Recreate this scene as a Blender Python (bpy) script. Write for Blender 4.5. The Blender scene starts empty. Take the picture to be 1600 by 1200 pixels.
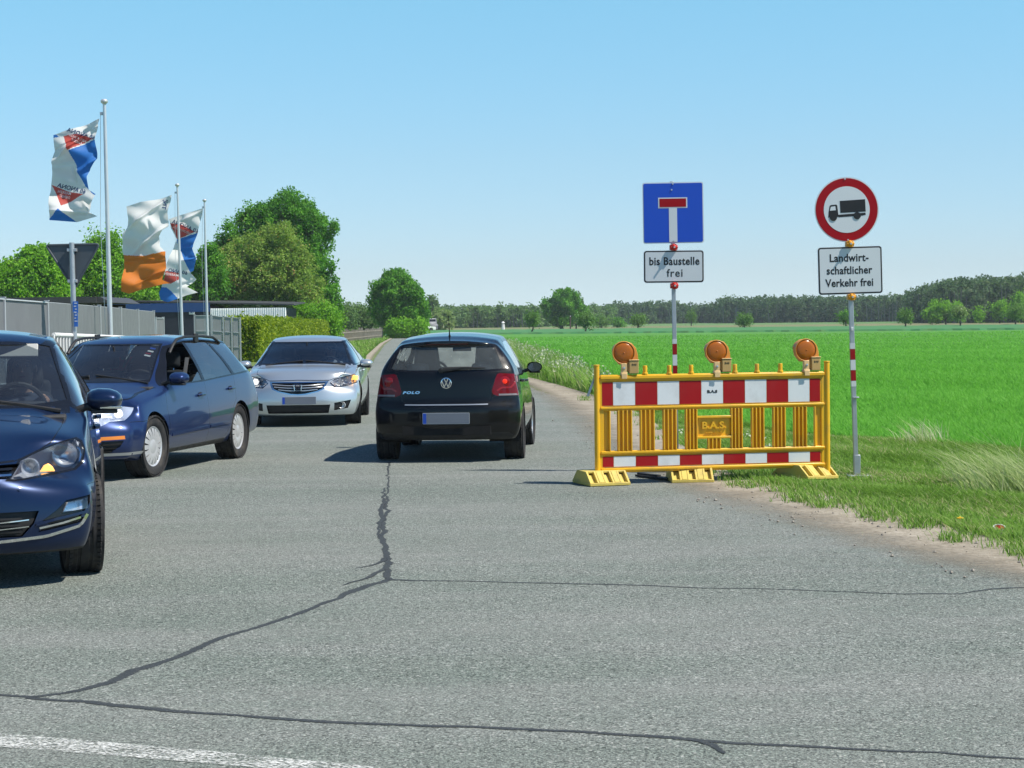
import bpy, bmesh, math, random
import numpy as np
from mathutils import Vector, Matrix
from mathutils.geometry import tessellate_polygon

random.seed(7)
RNG = np.random.default_rng(7)
R = math.radians
scene = bpy.context.scene
COL = scene.collection

# ------------------------------------------------------------------ camera
CAM_H = 1.52
F_PX = 3000.0                       # focal length in pixels of the 1600 px wide photograph
PITCH = math.atan(100.0 / F_PX)
ROLL = R(-0.7)
cam_data = bpy.data.cameras.new("camera")
cam = bpy.data.objects.new("camera", cam_data)
COL.objects.link(cam)
cam_data.sensor_width = 36.0
cam_data.lens = F_PX / 1600.0 * 36.0
cam_data.clip_start = 0.1
cam_data.clip_end = 6000.0
CAM_ROT = Matrix.Rotation(R(90) - PITCH, 3, 'X') @ Matrix.Rotation(ROLL, 3, 'Z')
cam.matrix_world = Matrix.Translation((0, 0, CAM_H)) @ CAM_ROT.to_4x4()
scene.camera = cam

# ------------------------------------------------------------------ light
SUN_DIR = Vector((0.55, -0.17, 0.82)).normalized()      # towards the sun
sun_elev = math.asin(SUN_DIR.z)
sun_az = math.atan2(SUN_DIR.x, SUN_DIR.y)
world = bpy.data.worlds.new("World")
scene.world = world
world.use_nodes = True
wn = world.node_tree.nodes
wl = world.node_tree.links
wn.clear()
w_out = wn.new("ShaderNodeOutputWorld")
w_bg = wn.new("ShaderNodeBackground")
w_sky = wn.new("ShaderNodeTexSky")
w_sky.sky_type = 'NISHITA'
w_sky.sun_disc = False
w_sky.sun_elevation = sun_elev
w_sky.sun_rotation = sun_az
w_sky.altitude = 0
w_sky.air_density = 1.0
w_sky.dust_density = 0.0
w_sky.ozone_density = 1.0
w_bg.inputs['Strength'].default_value = 0.105
# slight colour correction of the model sky by elevation (clear, cool spring air)
w_co = wn.new("ShaderNodeTexCoord")
w_sep = wn.new("ShaderNodeSeparateXYZ")
w_ramp = wn.new("ShaderNodeValToRGB")
w_mul = wn.new("ShaderNodeMix")
w_mul.data_type = 'RGBA'
w_mul.blend_type = 'MULTIPLY'
w_mul.inputs[0].default_value = 1.0
el = w_ramp.color_ramp.elements
el[0].position, el[0].color = 0.0, (0.53, 0.74, 1.20, 1)
el[1].position, el[1].color = 1.0, (0.34, 0.52, 0.70, 1)
for p_, c_ in ((0.025, (0.54, 0.69, 0.99)), (0.083, (0.595, 0.79, 0.965)), (0.164, (0.637, 0.986, 1.056)), (0.35, (0.50, 0.80, 0.95))):
    e_ = el.new(p_)
    e_.color = (*c_, 1)
wl.new(w_co.outputs['Generated'], w_sep.inputs[0])
wl.new(w_sep.outputs[2], w_ramp.inputs[0])
wl.new(w_sky.outputs[0], w_mul.inputs[6])
wl.new(w_ramp.outputs[0], w_mul.inputs[7])
wl.new(w_mul.outputs[2], w_bg.inputs['Color'])
wl.new(w_bg.outputs[0], w_out.inputs['Surface'])

sun_data = bpy.data.lights.new("sun", 'SUN')
sun_data.energy = 5.0
sun_data.angle = R(0.5)
sun_data.color = (1.0, 0.94, 0.84)
sun = bpy.data.objects.new("sun", sun_data)
COL.objects.link(sun)
sun.rotation_euler = SUN_DIR.to_track_quat('Z', 'Y').to_euler()

scene.view_settings.view_transform = 'Standard'
scene.view_settings.look = 'None'
scene.view_settings.exposure = 0.45
scene.view_settings.gamma = 1.0
scene.view_settings.use_curve_mapping = False
scene.cycles.max_bounces = 10
scene.cycles.transparent_max_bounces = 24
scene.cycles.caustics_reflective = False
scene.cycles.caustics_refractive = False


# ------------------------------------------------------------------ placing
def ray(px, py):
    """direction of a pixel of the 1600 x 1200 photograph"""
    return CAM_ROT @ Vector(((px - 800) / F_PX, (600 - py) / F_PX, -1.0))


def G(px, py, z=0.0):
    """point of the plane at height z seen at a pixel"""
    d = ray(px, py)
    t = (z - CAM_H) / d.z
    return Vector((0, 0, CAM_H)) + d * t


def P(px, py, depth):
    """point at a given distance (metres along Y) seen at a pixel"""
    d = ray(px, py)
    return Vector((0, 0, CAM_H)) + d * (depth / d.y)


# ------------------------------------------------------------------ materials
MATS = {}


class NT:
    """small helper round a node tree"""
    def __init__(s, name):
        s.m = bpy.data.materials.new(name)
        s.m.use_nodes = True
        s.t = s.m.node_tree
        s.t.nodes.clear()
        s.out = s.n("ShaderNodeOutputMaterial")

    def n(s, typ, **kw):
        nd = s.t.nodes.new(typ)
        for k, v in kw.items():
            setattr(nd, k, v)
        return nd

    def link(s, a, b):
        s.t.links.new(a, b)

    def val(s, sock, v):
        if hasattr(v, 'is_linked') or isinstance(v, bpy.types.NodeSocket):
            s.link(v, sock)
        else:
            if isinstance(v, (tuple, list)) and len(v) == 3 and sock.type == 'RGBA':
                v = (*v, 1)
            sock.default_value = v

    def coords(s, kind='Object'):
        return s.n("ShaderNodeTexCoord").outputs[kind]

    def pos(s):
        return s.n("ShaderNodeNewGeometry").outputs['Position']

    def noise(s, vec, scale, detail=3, rough=0.55, out=0):
        nd = s.n("ShaderNodeTexNoise")
        nd.inputs['Scale'].default_value = scale
        nd.inputs['Detail'].default_value = detail
        nd.inputs['Roughness'].default_value = rough
        s.link(vec, nd.inputs['Vector'])
        return nd.outputs[out]

    def voro(s, vec, scale, feature='F1', out='Distance'):
        nd = s.n("ShaderNodeTexVoronoi", feature=feature)
        nd.inputs['Scale'].default_value = scale
        s.link(vec, nd.inputs['Vector'])
        return nd.outputs[out]

    def ramp(s, fac, stops, interp='LINEAR'):
        nd = s.n("ShaderNodeValToRGB")
        nd.color_ramp.interpolation = interp
        el = nd.color_ramp.elements
        while len(el) > 1:
            el.remove(el[-1])
        for i, (p, c) in enumerate(stops):
            e = el[0] if i == 0 else el.new(p)
            e.position = p
            if isinstance(c, (int, float)):
                c = (c, c, c)
            e.color = (*c[:3], 1)
        s.val(nd.inputs[0], fac)
        return nd.outputs[0]

    def mix(s, fac, a, b, mode='MIX'):
        nd = s.n("ShaderNodeMix", data_type='RGBA', blend_type=mode)
        s.val(nd.inputs[0], fac)
        s.val(nd.inputs[6], a)
        s.val(nd.inputs[7], b)
        return nd.outputs[2]

    def math(s, op, a, b=0.0, clamp=False):
        nd = s.n("ShaderNodeMath", operation=op)
        nd.use_clamp = clamp
        s.val(nd.inputs[0], a)
        s.val(nd.inputs[1], b)
        return nd.outputs[0]

    def attr(s, name, out='Fac'):
        return s.n("ShaderNodeAttribute", attribute_name=name).outputs[out]

    def scalexyz(s, vec, v):
        nd = s.n("ShaderNodeVectorMath", operation='MULTIPLY')
        s.link(vec, nd.inputs[0])
        nd.inputs[1].default_value = v
        return nd.outputs[0]

    def bump(s, h, strength=0.3, dist=0.01):
        nd = s.n("ShaderNodeBump")
        nd.inputs['Strength'].default_value = strength
        nd.inputs['Distance'].default_value = dist
        s.link(h, nd.inputs['Height'])
        return nd.outputs[0]

    def bsdf(s, color, rough=0.5, metal=0.0, normal=None, coat=0.0, coat_rough=0.03, spec=0.5, emit=None, emit_s=0.0, trans=0.0, ior=1.45):
        b = s.n("ShaderNodeBsdfPrincipled")
        s.val(b.inputs['Base Color'], color)
        s.val(b.inputs['Roughness'], rough)
        s.val(b.inputs['Metallic'], metal)
        b.inputs['Coat Weight'].default_value = coat
        b.inputs['Coat Roughness'].default_value = coat_rough
        s.val(b.inputs['Specular IOR Level'], spec)
        b.inputs['IOR'].default_value = ior
        b.inputs['Transmission Weight'].default_value = trans
        if normal is not None:
            s.link(normal, b.inputs['Normal'])
        if emit is not None:
            s.val(b.inputs['Emission Color'], emit)
            b.inputs['Emission Strength'].default_value = emit_s
        return b.outputs[0]

    def done(s, shader, disp=None):
        s.link(shader, s.out.inputs['Surface'])
        return s.m


def plain(name, color, rough=0.5, metal=0.0, var=0.12, scale=6.0, coat=0.0, bump=0.0, spec=0.5, dirt=0.0):
    """principled surface with a little procedural wear"""
    if name in MATS:
        return MATS[name]
    t = NT(name)
    co = t.coords('Object')
    nz = t.noise(co, scale, 4)
    c = t.mix(t.math('MULTIPLY', nz, 1.0), tuple(x * (1 - var) for x in color), tuple(min(1, x * (1 + var)) for x in color))
    if dirt > 0:
        d = t.ramp(t.noise(co, scale * 0.7, 6, 0.7), [(0.5, 0.0), (0.75, dirt)])
        c = t.mix(d, c, (0.16, 0.13, 0.10))
    nrm = t.bump(t.noise(co, scale * 12, 3), bump, 0.005) if bump > 0 else None
    r = t.ramp(t.noise(co, scale * 1.7, 3), [(0.3, max(0.02, rough * 0.85)), (0.7, min(1, rough * 1.15))])
    MATS[name] = t.done(t.bsdf(c, r, metal, nrm, coat, spec=spec))
    return MATS[name]


# ------------------------------------------------------------------ objects
def tag(o, label=None, cat=None, group=None, kind=None):
    if label: o['label'] = label
    if cat: o['category'] = cat
    if group: o['group'] = group
    if kind: o['kind'] = kind
    return o


def empty(name, loc=(0, 0, 0), rz=0.0, parent=None):
    o = bpy.data.objects.new(name, None)
    o.empty_display_size = 0.2
    COL.objects.link(o)
    o.location = loc
    o.rotation_euler = (0, 0, rz)
    if parent: o.parent = parent
    return o


def thing(name, label, cat, loc=(0, 0, 0), rz=0.0, group=None):
    return tag(empty(name, loc, rz), label, cat, group)


def link_mesh(name, me, mats=None, parent=None, loc=None):
    o = bpy.data.objects.new(name, me)
    COL.objects.link(o)
    if mats is not None:
        for m in (mats if isinstance(mats, (list, tuple)) else [mats]):
            me.materials.append(m)
    if parent: o.parent = parent
    if loc is not None: o.location = loc
    return o


def np_mesh(name, V, F, mat=None, parent=None, smooth=False, mi=None, loc=None, attrs=None):
    """mesh from arrays: V (n,3); F (m,k) with k = 3 or 4"""
    V = np.asarray(V, dtype=np.float32)
    F = np.asarray(F, dtype=np.int32)
    me = bpy.data.meshes.new(name)
    me.vertices.add(len(V))
    me.vertices.foreach_set('co', V.ravel())
    k = F.shape[1]
    me.loops.add(F.size)
    me.loops.foreach_set('vertex_index', F.ravel())
    me.polygons.add(len(F))
    me.polygons.foreach_set('loop_start', np.arange(0, F.size, k, dtype=np.int32))
    if mi is not None:
        me.polygons.foreach_set('material_index', np.asarray(mi, dtype=np.int32))
    me.polygons.foreach_set('use_smooth', np.full(len(F), smooth))
    me.update(calc_edges=True)
    for nm, (dom, vals) in (attrs or {}).items():
        a = me.attributes.new(nm, 'FLOAT', dom)
        a.data.foreach_set('value', np.asarray(vals, dtype=np.float32))
    return link_mesh(name, me, mat, parent, loc)


class MB:
    """collects simple shapes and links them as one mesh object"""
    def __init__(s):
        s.V, s.F, s.M = [], [], []
        s.mi = 0

    def add(s, verts, faces, mi=None):
        b = len(s.V)
        s.V += [tuple(v) for v in verts]
        s.F += [tuple(b + i for i in f) for f in faces]
        s.M += [s.mi if mi is None else mi] * len(faces)
        return s

    def box(s, c, d, rot=None, mi=None, taper=1.0):
        """box of centre c and size d; rot is a 3x3 matrix; taper scales the top"""
        v = []
        for z in (-.5, .5):
            k = taper if z > 0 else 1.0
            for x, y in ((-.5, -.5), (.5, -.5), (.5, .5), (-.5, .5)):
                p = Vector((x * d[0] * k, y * d[1] * k, z * d[2]))
                if rot is not None: p = rot @ p
                v.append(p + Vector(c))
        return s.add(v, [(3, 2, 1, 0), (4, 5, 6, 7), (0, 1, 5, 4), (1, 2, 6, 5), (2, 3, 7, 6), (3, 0, 4, 7)], mi)

    def tube(s, pts, r, n=8, caps=True, mi=None, flat=1.0):
        """round bar through points; r a number or one radius per point"""
        pts = [Vector(p) for p in pts]
        rs = r if isinstance(r, (list, tuple)) else [r] * len(pts)
        v, f = [], []
        ref = None
        for i, p in enumerate(pts):
            d = (pts[min(i + 1, len(pts) - 1)] - pts[max(i - 1, 0)]).normalized()
            if ref is None:
                ref = Vector((0, 0, 1)) if abs(d.z) < 0.9 else Vector((1, 0, 0))
            a = d.cross(ref).normalized()
            b = a.cross(d).normalized()
            ref = b
            for k in range(n):
                t = 2 * math.pi * (k + .5) / n
                v.append(p + (a * math.cos(t) + b * math.sin(t) * flat) * rs[i])
        for i in range(len(pts) - 1):
            for k in range(n):
                k2 = (k + 1) % n
                f.append((i * n + k, i * n + k2, (i + 1) * n + k2, (i + 1) * n + k))
        if caps:
            f.append(tuple(reversed(range(n))))
            f.append(tuple((len(pts) - 1) * n + k for k in range(n)))
        return s.add(v, f, mi)

    def lathe(s, prof, n=24, M=None, mi=None, arc=2 * math.pi):
        """prof: (radius, height) pairs turned round Z, then moved by matrix M"""
        v, f = [], []
        full = abs(arc - 2 * math.pi) < 1e-6
        cnt = n if full else n + 1
        for r, h in prof:
            for k in range(cnt):
                t = arc * k / n
                v.append(Vector((r * math.cos(t), r * math.sin(t), h)))
        if M is not None: v = [M @ p for p in v]
        for i in range(len(prof) - 1):
            for k in range(n):
                k2 = (k + 1) % cnt
                f.append((i * cnt + k, i * cnt + k2, (i + 1) * cnt + k2, (i + 1) * cnt + k))
        return s.add(v, f, mi)

    def prism(s, poly, h, M=None, mi=None):
        """outline in XY pushed up h in Z, then moved by M"""
        n = len(poly)
        v = [Vector((x, y, 0)) for x, y in poly] + [Vector((x, y, h)) for x, y in poly]
        if M is not None: v = [M @ p for p in v]
        f = [tuple(reversed(range(n))), tuple(range(n, 2 * n))]
        f += [(i, (i + 1) % n, n + (i + 1) % n, n + i) for i in range(n)]
        return s.add(v, f, mi)

    def ball(s, c, r, n=12, sq=(1, 1, 1), mi=None):
        v, f = [], []
        m = n // 2
        for i in range(m + 1):
            a = math.pi * i / m
            for k in range(n):
                t = 2 * math.pi * k / n
                v.append((c[0] + r * sq[0] * math.sin(a) * math.cos(t), c[1] + r * sq[1] * math.sin(a) * math.sin(t), c[2] - r * sq[2] * math.cos(a)))
        for i in range(m):
            for k in range(n):
                f.append((i * n + k, i * n + (k + 1) % n, (i + 1) * n + (k + 1) % n, (i + 1) * n + k))
        return s.add(v, f, mi)

    def build(s, name, mats, parent=None, smooth=35, bevel=0.0, loc=None, seg=2):
        me = bpy.data.meshes.new(name)
        me.from_pydata(s.V, [], s.F)
        me.polygons.foreach_set('material_index', s.M)
        bm = bmesh.new()
        bm.from_mesh(me)
        bmesh.ops.remove_doubles(bm, verts=bm.verts, dist=1e-6)
        bmesh.ops.recalc_face_normals(bm, faces=bm.faces)
        bm.to_mesh(me)
        bm.free()
        if smooth:
            me.polygons.foreach_set('use_smooth', [True] * len(me.polygons))
            me.set_sharp_from_angle(angle=R(smooth))
        o = link_mesh(name, me, mats, parent, loc)
        if bevel > 0:
            b = o.modifiers.new("bevel", 'BEVEL')
            b.width = bevel
            b.segments = seg
            b.limit_method = 'ANGLE'
        return o


def rrect(w, h, r, n=5, cx=0.0, cy=0.0):
    """rounded rectangle outline"""
    pts = []
    for sx, sy, a0 in ((1, 1, 0), (-1, 1, 90), (-1, -1, 180), (1, -1, 270)):
        for k in range(n + 1):
            a = R(a0 + 90 * k / n)
            pts.append((cx + sx * (w / 2 - r) + r * math.cos(a), cy + sy * (h / 2 - r) + r * math.sin(a)))
    return pts


def text_obj(name, body, size, mat, parent, M, extrude=0.001, sx=1.0, shear=0.0, bold=0.0, align='CENTER', spacing=1.0):
    """lettering as a thin mesh; M places the XY plane of the text"""
    cu = bpy.data.curves.new(name + "_curve", 'FONT')
    cu.body = body
    cu.size = size
    cu.align_x = align
    cu.align_y = 'CENTER'
    cu.extrude = extrude
    cu.offset = bold
    cu.shear = shear
    cu.space_character = spacing
    cu.resolution_u = 3
    tmp = bpy.data.objects.new(name + "_tmp", cu)
    COL.objects.link(tmp)
    dg = bpy.context.evaluated_depsgraph_get()
    me = bpy.data.meshes.new_from_object(tmp.evaluated_get(dg))
    bpy.data.objects.remove(tmp)
    me.transform(M @ Matrix.Diagonal((sx, 1, 1, 1)))
    me.materials.clear()
    me.name = name
    return link_mesh(name, me, mat, parent)


def basis(x, y, z, o=(0, 0, 0)):
    """matrix with the given axes as columns"""
    m = Matrix.Identity(4)
    for i, v in enumerate((x, y, z)):
        for j in range(3):
            m[j][i] = v[j]
    for j in range(3): m[j][3] = o[j]
    return m


def copy_tree(o, parent=None):
    c = o.copy()
    COL.objects.link(c)
    c.parent = parent
    for ch in list(o.children):
        copy_tree(ch, c)
    return c

# ================================================================== SETTING
def ground_mat(name, c1, c2, c3, s1, s2, speck=None, bump=0.4, bscale=30, rough=0.9):
    t = NT(name)
    p = t.pos()
    big = t.noise(p, s1, 4)
    fine = t.noise(p, s2, 4, 0.65)
    c = t.mix(t.ramp(big, [(0.35, 0), (0.65, 1)]), c1, c2)
    c = t.mix(t.ramp(fine, [(0.42, 0), (0.7, 1)]), c, c3)
    if speck:
        c = t.mix(t.ramp(t.voro(p, speck[0]), [(0.12, 1), (0.3, 0)]), c, speck[1])
    n = t.bump(t.noise(p, bscale, 4, 0.7), bump, 0.03)
    return t.done(t.bsdf(c, rough, normal=n, spec=0.2))


def sheet(name, pts, z, mat, kind='structure'):
    bm = bmesh.new()
    vs = [bm.verts.new((p[0], p[1], z)) for p in pts]
    for tri in tessellate_polygon([[Vector((p[0], p[1], 0)) for p in pts]]):
        a, b, c = (pts[i] for i in tri)
        if (b[0] - a[0]) * (c[1] - a[1]) - (b[1] - a[1]) * (c[0] - a[0]) < 0: tri = tri[::-1]
        bm.faces.new([vs[i] for i in tri])
    me = bpy.data.meshes.new(name)
    bm.to_mesh(me)
    bm.free()
    return tag(link_mesh(name, me, mat), kind=kind)


def wobble(pts, step, amp, seed=0):
    """resample an outline of ground points and make it uneven"""
    rr = random.Random(seed)
    out = []
    for a, b in zip(pts[:-1], pts[1:]):
        a, b = Vector(a[:2]), Vector(b[:2])
        n = max(1, int((b - a).length / step))
        nr = Vector((-(b - a).y, (b - a).x)).normalized() if (b - a).length else Vector((0, 0))
        for k in range(n):
            q = a.lerp(b, k / n) + nr * rr.gauss(0, amp)
            out.append(q)
    out.append(Vector(pts[-1][:2]))
    return out


M_ground = ground_mat('meadow_ground', (0.075, 0.16, 0.032), (0.10, 0.19, 0.04), (0.19, 0.17, 0.085), 0.6, 7.0, bscale=20)
bigx, bigy = 3000, 4000
o = sheet('ground', [(-bigx, -60), (bigx, -60), (bigx, bigy), (-bigx, bigy)], -0.03, M_ground)

# --- asphalt
t = NT('asphalt')
p = t.pos()
big = t.noise(p, 0.33, 5, 0.6)
mid = t.noise(p, 2.2, 5, 0.65)
streak = t.noise(t.scalexyz(p, (0.35, 1.6, 1.0)), 1.1, 4, 0.6)
base = t.mix(t.ramp(big, [(0.3, 0), (0.7, 1)]), (0.143, 0.172, 0.147), (0.192, 0.219, 0.194))
base = t.mix(t.math('MULTIPLY', t.ramp(mid, [(0.35, 0), (0.7, 1)]), 0.35), base, (0.220, 0.230, 0.213))
base = t.mix(t.math('MULTIPLY', t.ramp(streak, [(0.45, 0), (0.75, 1)]), 0.5), base, (0.255, 0.26, 0.248))
sep = t.n("ShaderNodeSeparateColor")
t.link(t.voro(p, 140, out='Color'), sep.inputs[0])
stone = t.ramp(sep.outputs[0], [(0.0, 0.30), (0.16, 0.64), (0.5, 1.0), (0.85, 1.28), (1.0, 1.95)])
c = t.mix(1.0, base, stone, 'MULTIPLY')
c = t.mix(t.ramp(t.noise(p, 60, 3, 0.75), [(0.36, 0.75), (0.44, 0)]), c, (0.045, 0.058, 0.048))
c = t.mix(t.ramp(sep.outputs[1], [(0.92, 0), (0.95, 0.8)]), c, (0.05, 0.062, 0.052))
sep2 = t.n("ShaderNodeSeparateColor")
t.link(t.voro(p, 80, out='Color'), sep2.inputs[0])
c = t.mix(t.ramp(sep2.outputs[0], [(0.93, 0), (0.955, 0.85)]), c, (0.035, 0.045, 0.036))
c = t.mix(t.ramp(sep2.outputs[1], [(0.955, 0), (0.975, 0.7)]), c, (0.42, 0.43, 0.40))
c = t.mix(t.ramp(t.noise(p, 1.7, 6, 0.75), [(0.60, 0), (0.74, 0.40)]), c, (0.10, 0.112, 0.105))
c = t.mix(t.ramp(t.noise(t.scalexyz(p, (0.12, 0.5, 1.0)), 1.0, 5, 0.65), [(0.42, 0), (0.62, 0.5)]), c, t.mix(0.5, c, (0.29, 0.288, 0.275)))
hgt = t.math('ADD', t.noise(p, 110, 3, 0.7), t.math('MULTIPLY', t.voro(p, 85), -0.7))
M_asphalt = t.done(t.bsdf(c, t.ramp(mid, [(0.2, 0.75), (0.8, 0.92)]), normal=t.bump(hgt, 0.7, 0.012), spec=0.3))

road_right = [(1900, 950), (1750, 905), (1600, 870), (1480, 846), (1380, 822), (1290, 797), (1215, 774), (1160, 760), (1105, 747),
              (1050, 716), (990, 680), (930, 640), (880, 622), (840, 610), (804, 592), (770, 573), (730, 552), (690, 535), (655, 522), (652, 519)]
road_left = [(641, 519), (627, 523), (612, 530), (600, 540), (586, 560), (566, 600), (500, 640)]
rp = [G(*q) for q in road_right] + [G(*q) for q in road_left]
rp = wobble([(60, -8), (60, 7)] + rp + [(-12, 29), (-40, 31), (-60, 31), (-60, -20), (60, -20), (60, -8)], 0.25, 0.015, 3)
# far away the wobble is thinned by the step itself
sheet('road', rp[:-1], 0.0, M_asphalt)


def strip_mesh(name, A, B, z, mat, n=60, across=6, kind='structure'):
    """band between two polylines with attribute 'across' 0..1 from A to B and 'along' in metres"""
    def resample(L):
        L = [Vector(q[:2]) for q in L]
        d = [0]
        for a, b in zip(L[:-1], L[1:]): d.append(d[-1] + (b - a).length)
        d = np.array(d) / d[-1]
        s = np.linspace(0, 1, n)
        return np.stack([np.interp(s, d, [q.x for q in L]), np.interp(s, d, [q.y for q in L])], 1)
    a, b = resample(A), resample(B)
    V, AC = [], []
    for i in range(n):
        for k in range(across + 1):
            w = k / across
            V.append((*(a[i] * (1 - w) + b[i] * w), z)); AC.append(w)
    F = []
    m = across + 1
    for i in range(n - 1):
        for k in range(across):
            F.append((i * m + k, i * m + k + 1, (i + 1) * m + k + 1, (i + 1) * m + k))
    V = np.array(V)
    F = np.array(F)
    q = V[F[0]]
    if np.cross(q[1] - q[0], q[2] - q[1])[2] < 0: F = F[:, ::-1]
    return tag(np_mesh(name, V, F, mat, attrs={'across': ('POINT', AC)}), kind=kind)


# --- sandy shoulder, thinning out over the asphalt
t = NT('sandy_dirt')
p = t.pos()
c = t.mix(t.ramp(t.noise(p, 1.3, 5), [(0.35, 0), (0.65, 1)]), (0.29, 0.255, 0.20), (0.39, 0.35, 0.285))
c = t.mix(t.ramp(t.noise(p, 18, 4, 0.7), [(0.35, 0.8), (0.55, 0)]), c, (0.20, 0.17, 0.125))
c = t.mix(t.ramp(t.voro(p, 22), [(0.05, 0.9), (0.16, 0)]), c, (0.10, 0.09, 0.075))
c = t.mix(t.ramp(t.voro(p, 9.0), [(0.04, 0.9), (0.12, 0)]), c, (0.48, 0.45, 0.40))
ac = t.attr('across')
nz = t.math('ADD', t.math('MULTIPLY', t.noise(p, 2.4, 6, 0.7), 0.9), t.math('MULTIPLY', t.noise(p, 35, 3, 0.6), 0.35))
fade = t.math('SUBTRACT', t.math('MULTIPLY', ac, 2.0), t.math('SUBTRACT', t.math('MULTIPLY', nz, 0.9), 0.10))
alpha = t.ramp(fade, [(0.0, 0), (0.35, 0.30), (0.85, 1)])
sh = t.n("ShaderNodeMixShader")
t.link(alpha, sh.inputs[0])
t.link(t.n("ShaderNodeBsdfTransparent").outputs[0], sh.inputs[1])
t.link(t.bsdf(c, 0.95, normal=t.bump(t.noise(p, 40, 5, 0.7), 0.7, 0.02), spec=0.15), sh.inputs[2])
M_dirt = t.done(sh.outputs[0])
dirt_in = [(790, 585), (800, 612), (822, 645), (860, 690), (935, 738), (1050, 795), (1150, 828), (1250, 862), (1400, 905), (1600, 950), (1800, 1000)]
dirt_out = [(791, 584), (806, 586), (836, 592), (878, 603), (935, 620), (1010, 650), (1090, 715), (1150, 742), (1210, 756), (1290, 768), (1345, 788), (1450, 815), (1600, 852), (1800, 905)]
dirt_out_g = [G(*q) for q in dirt_out]
strip_mesh('dirt_shoulder', [G(*q) for q in dirt_in], dirt_out_g, 0.004, M_dirt, 120, 10)
# sandy verge on the left of the far road
left_out = [(633, 521), (612, 527), (593, 537), (572, 556), (545, 600)]
left_in = [(641, 519.5), (626, 524), (607, 536), (592, 556), (575, 600)]
strip_mesh('sandy_verge', [G(*q) for q in left_in], [G(*q) for q in left_out], 0.004, M_dirt, 60, 4)

# --- worn white edge line of the main road
t = NT('worn_white_paint')
p = t.pos()
wear = t.ramp(t.math('ADD', t.math('MULTIPLY', t.noise(p, 70, 3, 0.7), 0.7), t.math('MULTIPLY', t.noise(p, 4, 4, 0.6), 0.4)), [(0.50, 0), (0.68, 0.9)])
sh = t.n("ShaderNodeMixShader")
t.link(wear, sh.inputs[0])
t.link(t.n("ShaderNodeBsdfTransparent").outputs[0], sh.inputs[1])
t.link(t.bsdf((0.70, 0.71, 0.68), 0.8, normal=t.bump(t.noise(p, 110, 3, 0.7), 0.5, 0.01)), sh.inputs[2])
M_line = t.done(sh.outputs[0])
strip_mesh('road_marking', [G(*q) for q in [(-150, 1130), (0, 1147), (300, 1172), (560, 1197), (800, 1226), (1100, 1262)]],
           [G(*q) for q in [(-150, 1152), (0, 1168), (300, 1192), (560, 1214), (800, 1243), (1100, 1280)]], 0.004, M_line, 60, 2)

# --- bitumen seams and cracks
t = NT('bitumen')
p = t.pos()
c = t.mix(t.noise(p, 9, 4), (0.032, 0.038, 0.042), (0.058, 0.066, 0.070))
c = t.mix(t.ramp(t.noise(p, 90, 3, 0.7), [(0.55, 0), (0.75, 0.7)]), c, (0.16, 0.165, 0.165))
edge = t.math('ABSOLUTE', t.math('SUBTRACT', t.math('MULTIPLY', t.attr('across'), 2.0), 1.0))
al = t.ramp(t.math('ADD', edge, t.math('MULTIPLY', t.math('SUBTRACT', t.noise(p, 22, 5, 0.75), 0.5), 2.2)), [(0.66, 0.95), (1.05, 0)])
sh = t.n("ShaderNodeMixShader")
t.link(al, sh.inputs[0])
t.link(t.n("ShaderNodeBsdfTransparent").outputs[0], sh.inputs[1])
t.link(t.bsdf(c, 0.75, spec=0.2, normal=t.bump(t.noise(p, 110, 3, 0.7), 0.5, 0.01)), sh.inputs[2])
M_tar = t.done(sh.outputs[0])


def seam(name, pts, w, z=0.0012, seed=1):
    """pts in photo pixels, w half widths in metres along the seam"""
    rr = random.Random(seed)
    g = wobble([G(*q) for q in pts], 0.12, 0.012, seed)
    A, B = [], []
    for i, q in enumerate(g):
        d = (g[min(i + 1, len(g) - 1)] - g[max(i - 1, 0)]).normalized()
        nr = Vector((-d.y, d.x))
        ww = (w if isinstance(w, (int, float)) else float(np.interp(i / max(1, len(g) - 1), np.linspace(0, 1, len(w)), w))) * rr.uniform(0.60, 1.08)
        A.append(q + nr * ww); B.append(q - nr * ww)
    strip_mesh(name, A, B, z, M_tar, max(20, len(g)), 4)


seam('road_seam', [(608, 722), (607, 760), (604, 800), (598, 835), (604, 868), (608, 905)], [0.018, 0.011, 0.012, 0.022, 0.028, 0.03], seed=2)
seam('road_seam', [(608, 905), (560, 920), (500, 945), (430, 972), (350, 997), (270, 1030), (215, 1047), (172, 1066)], [0.036, 0.046, 0.028, 0.026, 0.026, 0.028, 0.034, 0.05], seed=3)
seam('road_seam', [(172, 1066), (120, 1080), (50, 1090), (0, 1086), (-120, 1080)], [0.05, 0.03, 0.03, 0.02, 0.02], 0.0018, seed=4)
seam('road_seam', [(45, 1090), (150, 1098), (290, 1112), (430, 1124), (560, 1131), (800, 1138), (1000, 1150), (1110, 1160), (1250, 1166), (1420, 1175), (1650, 1190), (1800, 1199)],
     [0.022, 0.032, 0.024, 0.024, 0.026, 0.027, 0.026, 0.023, 0.019, 0.016, 0.016], 0.0024, seed=5)
seam('road_seam', [(590, 838), (594, 820), (600, 790), (602, 762)], [0.012, 0.030, 0.022, 0.01], 0.0020, seed=12)
seam('road_seam', [(556, 888), (585, 884), (600, 872)], [0.008, 0.02, 0.03], 0.0026, seed=13)
seam('road_seam', [(540, 915), (572, 902), (600, 890)], [0.008, 0.02, 0.03], 0.0032, seed=14)
seam('road_crack', [(608, 906), (700, 908), (850, 911), (1000, 915), (1080, 918), (1180, 920), (1300, 924), (1400, 928), (1500, 928), (1560, 920), (1700, 914)],
     [0.03, 0.018, 0.018, 0.02, 0.014, 0.012, 0.012, 0.015, 0.02, 0.018], 0.0018, seed=6)
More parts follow.
